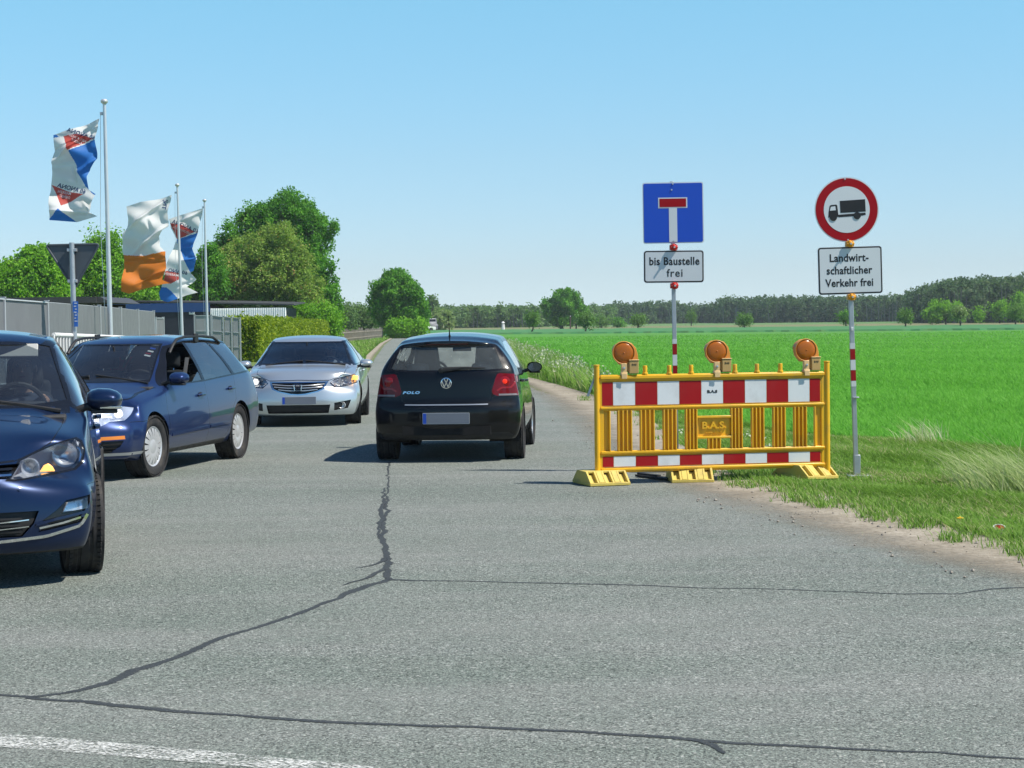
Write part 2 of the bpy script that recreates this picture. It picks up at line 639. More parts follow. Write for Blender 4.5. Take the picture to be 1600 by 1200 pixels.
seam('road_crack', [(1080, 1156), (1110, 1164), (1132, 1178)], [0.02, 0.03, 0.01], 0.0030, seed=7)

# --- crop field and the strips beyond
M_crop = ground_mat('crop_soil', (0.082, 0.240, 0.036), (0.098, 0.268, 0.044), (0.058, 0.180, 0.026), 0.06, 3.5, bump=0.5, bscale=9)
M_crop2 = ground_mat('tall_crop', (0.05, 0.19, 0.07), (0.06, 0.20, 0.075), (0.09, 0.19, 0.06), 0.05, 0.8, bump=0.8, bscale=3)
M_fallow = ground_mat('fallow', (0.17, 0.18, 0.085), (0.13, 0.19, 0.07), (0.22, 0.19, 0.11), 0.02, 0.4, bump=0.6, bscale=2)
M_meadow = ground_mat('far_meadow', (0.09, 0.21, 0.055), (0.12, 0.22, 0.07), (0.13, 0.17, 0.075), 0.015, 0.3, bump=0.6, bscale=2)
crop_near = [(740, 526), (800, 541), (850, 560), (900, 580), (945, 606), (1000, 626), (1100, 655), (1250, 674), (1400, 686), (1600, 702), (1900, 730)]
cn = wobble([G(*q) for q in crop_near], 0.6, 0.12, 11)
D1, D1r = 207.0, 178.0
crop_poly = cn + [Vector((300, 40)), Vector((300, D1r - 10)), Vector((62, D1r)), Vector((-2, D1)), Vector((-12, D1 + 2))]
sheet('crop_field', crop_poly, -0.02, M_crop)


def band(name, y0, y1, x0, x1, z, mat, skew=0.45):
    """field strip; skew tilts it like the field edges in view"""
    s = -skew * 0.45
    return sheet(name, [(x0, y0 - (x0) * skew), (x1, y0 - x1 * skew), (x1, y1 - x1 * skew * 0.8), (x0, y1 - x0 * skew * 0.8)], z, mat)


# taller crop with a clear front edge
bm = bmesh.new()
rows = []
for i in range(420):
    x = -14 + i * 0.75
    yf = 207 - (x + 2) * 0.45 + random.gauss(0, 0.12)
    yb = 265 - (x + 2) * 0.45
    h = 0.17 + random.gauss(0, 0.02)
    rows.append([bm.verts.new((x, yf, -0.03)), bm.verts.new((x, yf + 0.25, h)), bm.verts.new((x, (yf + yb) / 2, h + 0.05)), bm.verts.new((x, yb, h + 0.06))])
for a, b in zip(rows[:-1], rows[1:]):
    for k in range(3): bm.faces.new((a[k], b[k], b[k + 1], a[k + 1]))
me = bpy.data.meshes.new('far_crop_strip')
bm.to_mesh(me); bm.free()
tag(link_mesh('far_crop_strip', me, M_crop2), kind='structure')
band('fallow_field', 262, 420, -80, 310, -0.022, M_fallow)
band('far_meadow', 395, 760, -150, 400, -0.018, M_meadow, 0.45)


# ------------------------------------------------------------------ vegetation
def leaf_mat(name, dark, light, trans=0.42, tint=None, rough=0.55):
    t = NT(name)
    r = t.attr('rnd')
    stops = [(0.0, dark), (0.75, light)]
    if tint: stops.append((1.0, tint))
    c = t.ramp(r, stops)
    d = t.bsdf(c, rough, spec=0.25)
    tr = t.n("ShaderNodeBsdfTranslucent")
    t.link(t.mix(0.6, c, t.mix(1.0, c, (1.2, 1.25, 0.5), 'MULTIPLY')), tr.inputs[0])
    sh = t.n("ShaderNodeMixShader")
    sh.inputs[0].default_value = trans
    t.link(d, sh.inputs[1]); t.link(tr.outputs[0], sh.inputs[2])
    return t.done(sh.outputs[0])


L_maple = leaf_mat('maple_leaf', (0.045, 0.17, 0.018), (0.15, 0.39, 0.035), tint=(0.24, 0.50, 0.06))
L_plum = leaf_mat('reddish_green_leaf', (0.14, 0.24, 0.035), (0.31, 0.46, 0.09), tint=(0.44, 0.30, 0.14))
L_bright = leaf_mat('bright_leaf', (0.12, 0.31, 0.02), (0.26, 0.52, 0.04))
L_dull = leaf_mat('dull_leaf', (0.085, 0.17, 0.055), (0.17, 0.29, 0.09))
L_hedge = leaf_mat('hedge_leaf', (0.11, 0.20, 0.012), (0.27, 0.37, 0.02), tint=(0.38, 0.44, 0.03))
L_wood = leaf_mat('wood_leaf', (0.10, 0.19, 0.075), (0.18, 0.30, 0.10), tint=(0.22, 0.27, 0.15))
L_pine = leaf_mat('pine_needles', (0.062, 0.125, 0.055), (0.11, 0.20, 0.085), tint=(0.18, 0.24, 0.13))
L_orchard = leaf_mat('orchard_leaf', (0.09, 0.20, 0.04), (0.18, 0.34, 0.07))
L_blossom = leaf_mat('blossom', (0.16, 0.28, 0.08), (0.28, 0.38, 0.14), tint=(0.6, 0.62, 0.5))
M_stem = plain('pale_stem', (0.17, 0.165, 0.14), 0.9, var=0.3, scale=0.5)
M_bark = plain('bark', (0.10, 0.075, 0.055), 0.9, var=0.3, scale=8, bump=0.6)


def leaf_quads(centres, outward, size, rng, out_w=0.6, aspect=0.62):
    """quads with random facing, leaning towards 'outward'"""
    n = len(centres)
    nr = rng.normal(size=(n, 3)) + outward * out_w * 1.6
    nr /= np.linalg.norm(nr, axis=1)[:, None] + 1e-9
    a = np.cross(nr, rng.normal(size=(n, 3)))
    a /= np.linalg.norm(a, axis=1)[:, None] + 1e-9
    b = np.cross(nr, a)
    s = size * rng.uniform(0.6, 1.35, size=(n, 1)) * 0.5
    fold = nr * s * 0.35
    q = np.stack([centres - a * s, centres - b * s * aspect + fold * 0, centres + a * s, centres + b * s * aspect + fold * 0], 1)
    q[:, 0] -= fold; q[:, 2] -= fold
    return q.reshape(-1, 3), np.arange(n * 4).reshape(-1, 4)


def crown(blobs, n, clump, spread, size, seed, out_w=0.6, shell=0.55, lump=0.2):
    """leaves gathered in clumps over several ellipsoids (x, y, z, rx, ry, rz)"""
    rng = np.random.default_rng(seed)
    bl = np.array(blobs, dtype=float)
    w = bl[:, 3] * bl[:, 5]
    nc = max(1, n // clump)
    idx = rng.choice(len(bl), nc, p=w / w.sum())
    d = rng.normal(size=(nc, 3))
    d /= np.linalg.norm(d, axis=1)[:, None]
    ph = rng.uniform(0, 6.28, size=6)
    mod = 1 + lump * (np.sin(d[:, 0] * 5 + ph[0] + idx) * np.sin(d[:, 2] * 6 + ph[1]) + 0.6 * np.sin(d[:, 1] * 9 + d[:, 2] * 8 + ph[2]))
    rad = (shell + (1 - shell) * rng.uniform(0, 1, nc) ** 0.5) * mod
    c = bl[idx, :3] + d * bl[idx, 3:6] * rad[:, None]
    cc = np.repeat(c, clump, axis=0) + np.clip(rng.normal(size=(nc * clump, 3)), -1.7, 1.7) * spread * rng.uniform(0.5, 1.4, size=(nc, 1)).repeat(clump, 0)
    oo = np.repeat(d, clump, axis=0)
    V, F = leaf_quads(cc, oo + np.array([0, 0, 0.25]), size, rng, out_w)
    rnd = np.clip(np.repeat(rng.normal(0.45, 0.2, nc), clump) + rng.normal(0, 0.13, nc * clump), 0, 1)
    return V, F, rnd


def lobed(blobs, per, seed, size=(0.26, 0.42)):
    """break each ellipsoid of a crown into many bulging lobes with gaps between"""
    rr = random.Random(seed)
    out = []
    for x, y, z, rx, ry, rz in blobs:
        for k in range(per):
            # even spread over the ellipsoid
            h = 1 - 2 * (k + .5) / per
            a = k * 2.39996 + rr.uniform(-.3, .3)
            q = math.sqrt(1 - h * h)
            f = rr.uniform(.62, .92)
            s = rr.uniform(*size)
            m = (rx + ry + rz) / 3 * s
            out.append((x + rx * f * q * math.cos(a), y + ry * f * q * math.sin(a), z + rz * f * h, m * rr.uniform(.85, 1.2), m, m * rr.uniform(.7, 1.0)))
    return out


def tree(name, label, cat, base, blobs, mat, n=8000, clump=14, spread=0.25, size=0.2, trunk=0.15, trunk_h=None, seed=1, group=None,
         out_w=0.6, shell=0.55, lump=0.2, limbs=7, part='crown', lobes=0):
    """blobs relative to the base; trunk and limbs reach into them"""
    t = thing(name, label, cat, base, group=group)
    V, F, rnd = crown(lobed(blobs, lobes, seed) if lobes else blobs, n, clump, spread * (0.6 if lobes else 1), size, seed, out_w, shell, lump)
    np_mesh(part, V, F, mat, t, attrs={'rnd': ('FACE', rnd)})
    rr = random.Random(seed)
    if trunk > 0:
        m = MB()
        top = max(b[2] + b[5] * 0.4 for b in blobs)
        th = trunk_h or top * 0.45
        pts = [Vector((0, 0, -0.1))]
        for k in range(1, 6):
            pts.append(Vector((rr.gauss(0, trunk * 0.5), rr.gauss(0, trunk * 0.5), th * k / 5)))
        m.tube(pts, [trunk * (1.25 - 0.13 * k) for k in range(6)], 8)
        for k in range(limbs):
            b = blobs[k % len(blobs)]
            e = Vector((b[0] + rr.uniform(-.6, .6) * b[3], b[1] + rr.uniform(-.6, .6) * b[4], b[2] + rr.uniform(-.2, .7) * b[5]))
            s = pts[rr.randint(2, 5)]
            mid = s.lerp(e, 0.5) + Vector((rr.gauss(0, .15), rr.gauss(0, .15), 0.1 * (e - s).length))
            m.tube([s, mid, e], [trunk * .5, trunk * .3, trunk * .1], 5)
        m.build('trunk', M_bark, t)
    return t


def on_ground(px, depth):
    q = P(px, 500, depth)
    return Vector((q.x, depth, -0.03))


def z_at(px, py, depth):
    return P(px, py, depth).z


def px_blobs(base, depth, ells):
    """ellipses measured in the photograph -> blobs relative to base: (cx, cy, rx, ry[, dy[, ratio]])"""
    out = []
    for e in ells:
        cx, cy, rx, ry = e[:4]
        dy = e[4] if len(e) > 4 else 0.0
        q = P(cx, cy, depth)
        k = depth / F_PX
        out.append((q.x - base.x, dy, q.z - base.z, rx * k, rx * k * 0.9, ry * k))
    return out


def px_tree(name, label, cat, px, depth, ells, mat, **kw):
    b = on_ground(px, depth)
    return tree(name, label, cat, b, px_blobs(b, depth, ells), mat, **kw)


px_tree('broadleaf_tree', 'tall dark green maple rising behind the white corrugated shed', 'tree', 445, 140,
        [(440, 352, 48, 56), (395, 392, 48, 78), (470, 375, 46, 66), (490, 430, 34, 66, -1), (372, 420, 42, 70), (505, 470, 22, 58, -1), (518, 480, 14, 38, -1), (440, 430, 60, 60)],
        L_maple, n=95000, clump=40, spread=0.34, size=0.20, trunk=0.25, seed=3, shell=0.62, lump=0.14, lobes=16)
px_tree('broadleaf_tree', 'reddish green bushy tree in front of the tall maple behind the shed', 'tree', 420, 131,
        [(400, 425, 66, 52), (455, 440, 52, 50), (365, 450, 42, 48), (430, 392, 50, 40), (470, 480, 34, 34), (345, 470, 30, 36)],
        L_plum, n=60000, clump=14, spread=0.30, size=0.18, trunk=0.2, seed=4, shell=0.6, lump=0.16, lobes=16)
px_tree('broadleaf_tree', 'bright green round tree at the far left above the grey fence', 'tree', 45, 118,
        [(35, 440, 42, 46), (60, 432, 32, 44), (10, 450, 30, 40), (85, 455, 34, 42)], L_bright, n=36000, clump=30, spread=0.34, size=0.22, trunk=0.2, seed=5, lump=0.24, lobes=14)
px_tree('broadleaf_tree', 'airy light green tree with twigs sticking up beside the first flagpole', 'tree', 165, 122,
        [(160, 440, 34, 48), (130, 455, 36, 34), (190, 450, 30, 40), (215, 465, 34, 30), (150, 395, 14, 34), (176, 385, 9, 28), (183, 410, 12, 26)],
        L_bright, n=24000, clump=16, spread=0.28, size=0.20, trunk=0.15, seed=6, shell=0.3, lump=0.3)
px_tree('broadleaf_tree', 'mid green tree low behind the white and orange flag', 'tree', 290, 125,
        [(265, 455, 50, 32), (320, 440, 34, 46), (235, 462, 30, 28), (330, 405, 14, 22)], L_maple, n=28000, clump=30, spread=0.32, size=0.21, trunk=0.15, seed=7, lobes=14)
px_tree('shrub', 'green shrub below the big trees at the end of the hedge', 'shrub', 500, 128,
        [(500, 500, 26, 24), (520, 505, 14, 18), (478, 498, 18, 20)], L_bright, n=12000, clump=24, spread=0.24, size=0.17, trunk=0.06, seed=8)
px_tree('broadleaf_tree', 'dense egg shaped roadside tree standing alone by the far road', 'tree', 616, 178,
        [(620, 462, 36, 36), (620, 445, 22, 26), (606, 478, 30, 30), (640, 480, 26, 36, -1), (655, 492, 14, 24, -1)],
        L_maple, n=60000, clump=36, spread=0.34, size=0.23, trunk=0.28, seed=9, shell=0.7, lump=0.1, lobes=16)
px_tree('shrub', 'yellow green leafy shrub at the foot of the egg shaped roadside tree', 'shrub', 628, 172,
        [(622, 514, 14, 13), (640, 517, 13, 9), (655, 512, 10, 10)], L_bright, n=7000, clump=20, spread=0.28, size=0.22, trunk=0.05, seed=10)
for i, (px, d, el, m, lab) in enumerate([
        (535, 205, [(535, 497, 20, 17), (520, 505, 16, 14)], L_dull, 'grey green bush beside the big maple behind the paddock fence'),
        (560, 210, [(558, 498, 18, 18), (572, 503, 12, 14)], L_dull, 'olive bush in the middle behind the wooden paddock fence'),
        (585, 215, [(584, 504, 14, 14), (597, 510, 10, 9)], L_dull, 'dark low bush just left of the egg shaped roadside tree')]):
    px_tree('shrub', lab, 'shrub', px, d, el, m, n=9000, clump=26, spread=0.38, size=0.27, trunk=0.06, seed=20 + i, group='bushes behind the paddock fence')
px_tree('broadleaf_tree', 'large solitary oak in the far field left of the dead end sign', 'tree', 878, 304,
        [(880, 470, 24, 20), (866, 482, 18, 20), (892, 482, 20, 22), (876, 495, 24, 15)], L_maple, n=22000, clump=32, spread=0.42, size=0.35, trunk=0.3, seed=30, lump=0.2, lobes=16)
px_tree('broadleaf_tree', 'pale slender half bare tree close to the right of the far oak', 'tree', 900, 312,
        [(902, 482, 9, 24), (906, 492, 8, 18)], L_dull, n=900, clump=6, spread=0.4, size=0.5, trunk=0.12, seed=31, shell=0.3)
px_tree('conifer_tree', 'grey slim tree right of the egg shaped roadside tree', 'tree', 676, 330,
        [(676, 478, 6, 14), (677, 492, 9, 18)], L_wood, n=1500, clump=10, spread=0.4, size=0.6, trunk=0.15, seed=32)
px_tree('shrub', 'flowering pale green bush above the roof of the black hatchback', 'shrub', 690, 300,
        [(690, 500, 16, 15), (676, 505, 10, 10)], L_blossom, n=3000, clump=10, spread=0.35, size=0.45, trunk=0.08, seed=33)
orchard = [(832, 215, (832, 498, 6, 8), 'slim young tree in the far field left of the oak', L_orchard),
           (915, 212, (916, 500, 12, 7), 'small orchard tree between the oak and the dead end sign', L_orchard),
           (940, 330, (941, 502, 11, 9), 'bright green bush right of the oak at the wood edge', L_orchard),
           (965, 335, (966, 505, 9, 6), 'darker green bush at the wood edge left of the orchard tree', L_maple),
           (997, 270, (997, 500, 11, 5.5), 'wide crowned orchard tree nearest the left of the dead end sign', L_orchard),
           (1080, 360, (1080, 495, 6, 9), 'bright bush right behind the pole of the dead end sign', L_orchard),
           (1163, 245, (1163, 500, 8, 4), 'tiny orchard tree alone midway between the two traffic signs', L_orchard),
           (1322, 270, (1322, 496, 10, 6), 'orchard tree half hidden by the pole of the no lorries sign', L_maple),
           (1415, 225, (1415, 494, 6, 5), 'small round orchard tree right of the no lorries sign', L_orchard),
           (1500, 222, (1500, 489, 10, 7), 'pale blossoming tree before the dark pine wood', L_blossom),
           (1587, 235, (1587, 488, 10, 6), 'orchard tree at the far right edge before the pine wood', L_orchard)]
for i, (px, d, e, lab, m) in enumerate(orchard):
    px_tree('orchard_tree', lab, 'tree', px, d, [e], m, n=1500, clump=14, spread=0.34, size=0.24, trunk=0.09, trunk_h=1.2, seed=40 + i, limbs=4, group='small trees in the far fields', shell=0.2, lump=0.55)
px_tree('shrub', 'large bright green bush standing out before the pine wood', 'shrub', 1478, 300,
        [(1470, 486, 20, 16), (1490, 488, 16, 14), (1460, 492, 14, 12)], L_bright, n=9000, clump=22, spread=0.42, size=0.34, trunk=0.1, seed=60, lobes=10)
px_tree('shrub', 'bright green bush deep in the pine wood at the right', 'shrub', 1562, 318,
        [(1562, 484, 10, 14), (1530, 492, 7, 9), (1592, 478, 8, 18)], L_bright, n=5000, clump=22, spread=0.42, size=0.34, trunk=0.1, seed=61)


def forest(name, label, spans, mat, seed, per=160, size=1.1, lean=0.0):
    """far wood that reads as one mass: spans of (px0, px1, top0, top1, depth0, depth1, rows, tree radius px)"""
    rng = np.random.default_rng(seed)
    VV, FF, RR = [], [], []
    off = 0
    for px0, px1, t0, t1, d0, d1, rows, rp in spans:
        cnt = int((px1 - px0) / rp * 1.5)
        for row in range(rows):
            for k in range(cnt):
                w = (k + rng.uniform(-.5, .5)) / cnt
                px = px0 + (px1 - px0) * w
                d = (d0 + (d1 - d0) * w) + row * 9 + rng.uniform(-4, 4)
                top = t0 + (t1 - t0) * w + rng.normal(0, 1.6) - 0.6 * row + 2.5
                q = P(px, top, d)
                h = max(2.0, q.z)
                r = rp * d / F_PX * rng.uniform(0.8, 1.3)
                bl = [(q.x, d, h * 0.52, r, r, h * 0.5), (q.x + rng.normal(0, r * .3), d, h * 0.74, r * 0.75, r * 0.75, h * 0.26), (q.x, d, h * 0.25, r * .9, r * .9, h * 0.25)]
                V, F, c = crown(bl, per, 12, 0.55 * size, size, int(rng.integers(1e9)), 0.7, 0.7, 0.12)
                VV.append(V); FF.append(F + off); off += len(V)
                RR.append(np.clip(c * 0.7 + rng.normal(0.12, 0.14), 0, 1))
    o = np_mesh(name, np.concatenate(VV), np.concatenate(FF), mat, attrs={'rnd': ('FACE', np.concatenate(RR))})
    SV, SF, k = [], [], 0
    for px0, px1, t0, t1, d0, d1, rows, rp in spans:
        for q in range(int((px1 - px0) / 5.5)):
            w = rng.uniform()
            px = px0 + (px1 - px0) * w
            d = d0 + (d1 - d0) * w + rng.uniform(-7, 6)
            p_ = P(px, t0 + (t1 - t0) * w + 4, d)
            h = p_.z * rng.uniform(.6, .95); r_ = 0.10 * d / 400 * rng.uniform(.6, 1.3); lx = rng.normal(0, .2)
            SV += [(p_.x - r_, d, 0), (p_.x + r_, d - .1, 0), (p_.x + r_, d + .15, 0), (p_.x - r_ * .5 + lx, d, h), (p_.x + r_ * .5 + lx, d - .1, h), (p_.x + r_ * .5 + lx, d + .15, h)]
            SF += [(k, k + 1, k + 4, k + 3), (k + 1, k + 2, k + 5, k + 4), (k + 2, k, k + 3, k + 5)]; k += 6
    np_mesh('stems', SV, SF, M_stem, o)
    return tag(o, label, kind='stuff')


forest('forest', 'mixed wood along the far edge of the fields',
       [(480, 700, 489, 478, 420, 420, 2, 10), (690, 850, 478, 478, 400, 400, 3, 9), (850, 960, 480, 476, 430, 480, 3, 9)], L_wood, 71, 260, 0.62)
forest('forest', 'grey green wood behind the two traffic signs',
       [(950, 1060, 474, 471, 520, 540, 3, 8), (1060, 1130, 476, 473, 540, 540, 3, 8), (1125, 1440, 466, 462, 500, 470, 4, 8)], L_pine, 72, 260, 0.66)
forest('pine_wood', 'dark pine wood closing the field at the far right',
       [(1428, 1480, 452, 440, 380, 350, 4, 11), (1475, 1640, 437, 430, 345, 335, 5, 12), (1600, 1800, 432, 436, 335, 325, 3, 14)], L_pine, 73, 420, 0.58)

# --- hedge
def hedge(name, label, a, b, h0, h1, w, mat, n, seed):
    rng = np.random.default_rng(seed)
    t = thing(name, label, 'hedge', (a[0], a[1], -0.03))
    d = np.array([b[0] - a[0], b[1] - a[1], 0.0])
    L = np.linalg.norm(d); d /= L
    s = np.array([d[1], -d[0], 0.0])
    u = rng.uniform(0, 1, n)
    v = rng.uniform(-1, 1, n)
    k = rng.integers(0, 4, n)
    H = h0 + (h1 - h0) * u + 0.06 * np.sin(u * L * 1.7) + rng.normal(0, 0.04, n)
    z = np.where(k == 3, H, rng.uniform(0, 1, n) * H)
    v = np.where(k < 2, 0.94, v) * w / 2
    u = np.where(k == 2, 0.0, u)
    pts = d * (u * L)[:, None] + s * v[:, None] + np.array([0, 0, 1.0]) * z[:, None] + rng.normal(0, 0.07, (n, 3))
    outw = np.where((k < 2)[:, None], s, np.where((k == 2)[:, None], -d, np.array([0, 0, 1.0])))
    V, F = leaf_quads(pts, outw, 0.16, rng, 0.7)
    np_mesh('foliage', V, F, mat, t, attrs={'rnd': ('FACE', np.clip(rng.normal(0.5, 0.25, n), 0, 1))})
    m = MB()
    for q in range(24):
        f = (q + .5) / 24
        m.box(tuple(d * f * L + np.array([0, 0, 0.5 * (h0 + (h1 - h0) * f) - 0.04])), (w * 0.8, L / 24 * 1.0, (h0 + (h1 - h0) * f) - 0.1), Matrix.Rotation(math.atan2(-d[0], d[1]), 3, 'Z'))
    m.build('branches', M_bark, t)
    return t


hedge('hedge', 'yellow green clipped hedge beside the grey fence behind the silver car', (-10.75, 76.5), (-11.9, 118), 1.66, 1.48, 1.3, L_hedge, 36000, 81)


# ------------------------------------------------------------------ grass
def grass_mat(name, stops, trans=0.4):
    t = NT(name)
    c = t.ramp(t.attr('rnd'), stops)
    d = t.bsdf(c, 0.6, spec=0.2)
    tr = t.n("ShaderNodeBsdfTranslucent")
    t.link(c, tr.inputs[0])
    sh = t.n("ShaderNodeMixShader")
    sh.inputs[0].default_value = trans
    t.link(d, sh.inputs[1]); t.link(tr.outputs[0], sh.inputs[2])
    return t.done(sh.outputs[0])


G_field = grass_mat('crop_blades', [(0.0, (0.09, 0.28, 0.03)), (0.5, (0.145, 0.43, 0.045)), (1.0, (0.23, 0.54, 0.09))], 0.5)
G_verge = grass_mat('verge_grass', [(0.0, (0.09, 0.19, 0.025)), (0.45, (0.17, 0.33, 0.045)), (0.75, (0.26, 0.43, 0.09)), (1.0, (0.48, 0.46, 0.25))], 0.48)
G_dry = grass_mat('dry_grass', [(0.0, (0.20, 0.34, 0.08)), (0.5, (0.40, 0.50, 0.20)), (1.0, (0.70, 0.70, 0.46))], 0.5)
G_white = grass_mat('white_flowers', [(0.0, (0.36, 0.42, 0.25)), (1.0, (0.66, 0.68, 0.55))], 0.3)


def inside(pts, poly):
    """points (n,2) in polygon"""
    x, y = pts[:, 0], pts[:, 1]
    c = np.zeros(len(pts), bool)
    n = len(poly)
    j = n - 1
    for i in range(n):
        xi, yi, xj, yj = poly[i][0], poly[i][1], poly[j][0], poly[j][1]
        if yi != yj:
            c ^= ((yi > y) != (yj > y)) & (x < (xj - xi) * (y - yi) / (yj - yi) + xi)
        j = i
    return c


def scatter(poly, n, rng, d_near, d_far, power=2.0, xw=0.32):
    """random ground points inside a polygon, thinning with distance"""
    out = []
    tot = 0
    while tot < n:
        u = rng.uniform(0, 1, max(n, 20000))
        a, b = d_near ** (1 - power + 1), d_far ** (1 - power + 1)
        if abs(power - 2.0) < 1e-6:
            y = d_near * (d_far / d_near) ** u
        else:
            y = (a + (b - a) * u) ** (1 / (2 - power))
        x = rng.uniform(-xw, xw, len(y)) * y
        p = np.stack([x, y], 1)
        p = p[inside(p, poly)]
        if len(p) == 0: break
        out.append(p); tot += len(p)
    return np.concatenate(out)[:n]


def blades(name, pts, h, w, rng, mat, lean=0.35, z0=-0.02, rnd=None, wind=(-0.25, 0.0), two=True, label=None, hvar=0.35, wdist=0.0):
    n = len(pts)
    az = rng.uniform(0, 2 * np.pi, n)
    hh = np.asarray(h) * np.clip(rng.normal(1, hvar, n), 0.3, 2.2)
    ww = w * rng.uniform(0.7, 1.3, n) * (1 + wdist * pts[:, 1])
    side = np.stack([np.cos(az), np.sin(az), np.zeros(n)], 1) * (ww / 2)[:, None]
    tip = np.stack([-np.sin(az) * lean + wind[0] + rng.normal(0, lean * .5, n), np.cos(az) * lean + wind[1] + rng.normal(0, lean * .5, n), np.ones(n)], 1) * hh[:, None]
    base = np.stack([pts[:, 0], pts[:, 1], np.full(n, z0)], 1)
    r = np.clip(rng.normal(0.45, 0.22, n), 0, 1) if rnd is None else rnd
    if two:
        mid = base + tip * np.array([0.38, 0.38, 0.6])
        end = base + tip
        V = np.stack([base - side, base + side, mid + side * .8, mid - side * .8, end + side * .12, end - side * .12], 1).reshape(-1, 3)
        k = np.arange(n)[:, None] * 6
        F = np.concatenate([k + np.array([[0, 1, 2, 3]]), k + np.array([[3, 2, 4, 5]])], 1).reshape(-1, 4)
        o = np_mesh(name, V, F, mat, attrs={'rnd': ('FACE', np.repeat(r, 2))})
    else:
        V = np.stack([base - side, base + side, base + tip], 1).reshape(-1, 3)
        F = np.arange(n * 3).reshape(-1, 3)
        o = np_mesh(name, V, F, mat, attrs={'rnd': ('FACE', r)})
    tag(o, label, kind='stuff')
    return o


def lowfreq(p, s, ph=0.0):
    return 0.5 + 0.25 * (np.sin(p[:, 0] * s + ph) * np.cos(p[:, 1] * s * 0.8 + ph * 2) + np.sin(p[:, 0] * s * 2.3 + p[:, 1] * s * 1.7 + ph))


cpoly = [(q.x, q.y) for q in crop_poly]
pts = scatter(cpoly, 300000, RNG, 21.0, 170.0, 3.0, 0.30)
blades('crop_plants', pts, 0.062, 0.012, RNG, G_field, 0.9, -0.02, two=False, label='young green crop covering the field', wdist=0.035,
       rnd=np.clip(RNG.normal(0.35, 0.2, len(pts)) + 0.3 * lowfreq(pts, 0.25), 0, 1))

verge_poly = [(q.x, q.y) for q in dirt_out_g] + [(G(*q).x, G(*q).y) for q in reversed(crop_near)]
vp = scatter(verge_poly, 290000, RNG, 11.5, 60.0, 2.4, 0.30)
lf = lowfreq(vp, 1.3)
bare = RNG.uniform(0, 1, len(vp)) < np.clip(0.05 + lf * 1.5, 0.2, 1)
vp, lf = vp[bare], lf[bare]
blades('verge_grass', vp, 0.018 + 0.065 * lf ** 1.5, 0.008, RNG, G_verge, 0.85, -0.025, label='green grass on the verge between road and field', wdist=0.012,
       rnd=np.clip(RNG.normal(0.22, 0.18, len(vp)) + 0.45 * lowfreq(vp, 2.1, 1.0) + (RNG.uniform(0, 1, len(vp)) < np.clip(lowfreq(vp, 1.1, 2.3) - 0.45, 0.02, 1) * 0.9) * 0.5, 0, 1))
# sparse tufts on the edge of the sandy shoulder
pts = []
for k in range(150):
    i = RNG.integers(4, len(dirt_out_g) - 1)
    q = dirt_out_g[i].lerp(dirt_out_g[i + 1], RNG.uniform())
    c0 = np.array([q.x + RNG.normal(0, 0.22), q.y - abs(RNG.normal(0, 0.35))])
    pts.append(c0 + RNG.normal(0, 0.07, (60, 2)))
pts = np.concatenate(pts)
blades('grass_tufts', pts, 0.055, 0.008, RNG, G_verge, 0.6, 0.0, label='short grass tufts creeping over the sandy shoulder', rnd=np.clip(RNG.normal(0.55, 0.25, len(pts)), 0, 1))
# long bent grass at the right
pts = []
for px, py, sd, cnt in [(1578, 768, 0.13, 170), (1612, 768, 0.18, 200), (1540, 774, 0.12, 120), (1516, 752, 0.10, 70), (1592, 750, 0.12, 110), (1650, 770, 0.3, 300)]:
    q = G(px, py)
    pts.append(np.array([q.x, q.y]) + RNG.normal(0, 1, (cnt, 2)) * np.array([sd * .8, sd]))
pts = np.concatenate(pts)
blades('long_grass', pts, 0.27, 0.008, RNG, G_dry, 0.55, -0.02, wind=(-0.85, 0.0), label='long pale grass bent by the wind at the right edge')
pts = []
for px, py, sd, cnt in [(1438, 692, 0.12, 90), (1452, 690, 0.10, 60)]:
    q = G(px, py)
    pts.append(np.array([q.x, q.y]) + RNG.normal(0, 1, (cnt, 2)) * sd)
pts = np.concatenate(pts)
blades('long_grass', pts, 0.2, 0.01, RNG, G_dry, 0.5, -0.02, wind=(-0.5, 0.0), label='small dry grass tuft at the field edge', rnd=np.clip(RNG.normal(0.7, 0.2, len(pts)), 0, 1))
# flowering weeds by the roadside
wa = [G(*q) for q in [(808, 560), (838, 590), (885, 603), (935, 618), (985, 640), (940, 606), (895, 578), (845, 556), (800, 540), (760, 530)]]
wp = scatter([(q.x, q.y) for q in wa], 8000, RNG, 34, 130, 2.0, 0.30)
blades('roadside_weeds', wp, 0.34, 0.028, RNG, G_verge, 0.35, -0.02, label='tall weeds along the roadside', rnd=np.clip(RNG.normal(0.6, 0.2, len(wp)), 0, 1))
fp = scatter([(q.x, q.y) for q in wa], 520, RNG, 36, 130, 1.6, 0.30)
cc = np.repeat(np.column_stack([fp, 0.22 + 0.24 * RNG.uniform(0, 1, len(fp))]), 4, 0) + RNG.normal(0, 0.05, (len(fp) * 4, 3))
V, F = leaf_quads(cc, np.tile([0, -0.4, 1.0], (len(cc), 1)), 0.055, RNG, 0.6, 1.0)
tag(np_mesh('weed_flowers', V, F, G_white, attrs={'rnd': ('FACE', RNG.uniform(0, 1, len(cc)))}), 'white umbels of the weeds along the roadside', kind='stuff')
fp = scatter([(G(*q).x, G(*q).y) for q in [(1020, 690), (1200, 700), (1210, 735), (1090, 712)]], 16, RNG, 18, 30, 2, 0.3)
cc = np.repeat(np.column_stack([fp, np.full(len(fp), 0.16)]), 6, 0) + RNG.normal(0, 0.02, (len(fp) * 6, 3))
V, F = leaf_quads(cc, np.tile([0, -0.6, 1.0], (len(cc), 1)), 0.035, RNG, 0.6, 1.0)
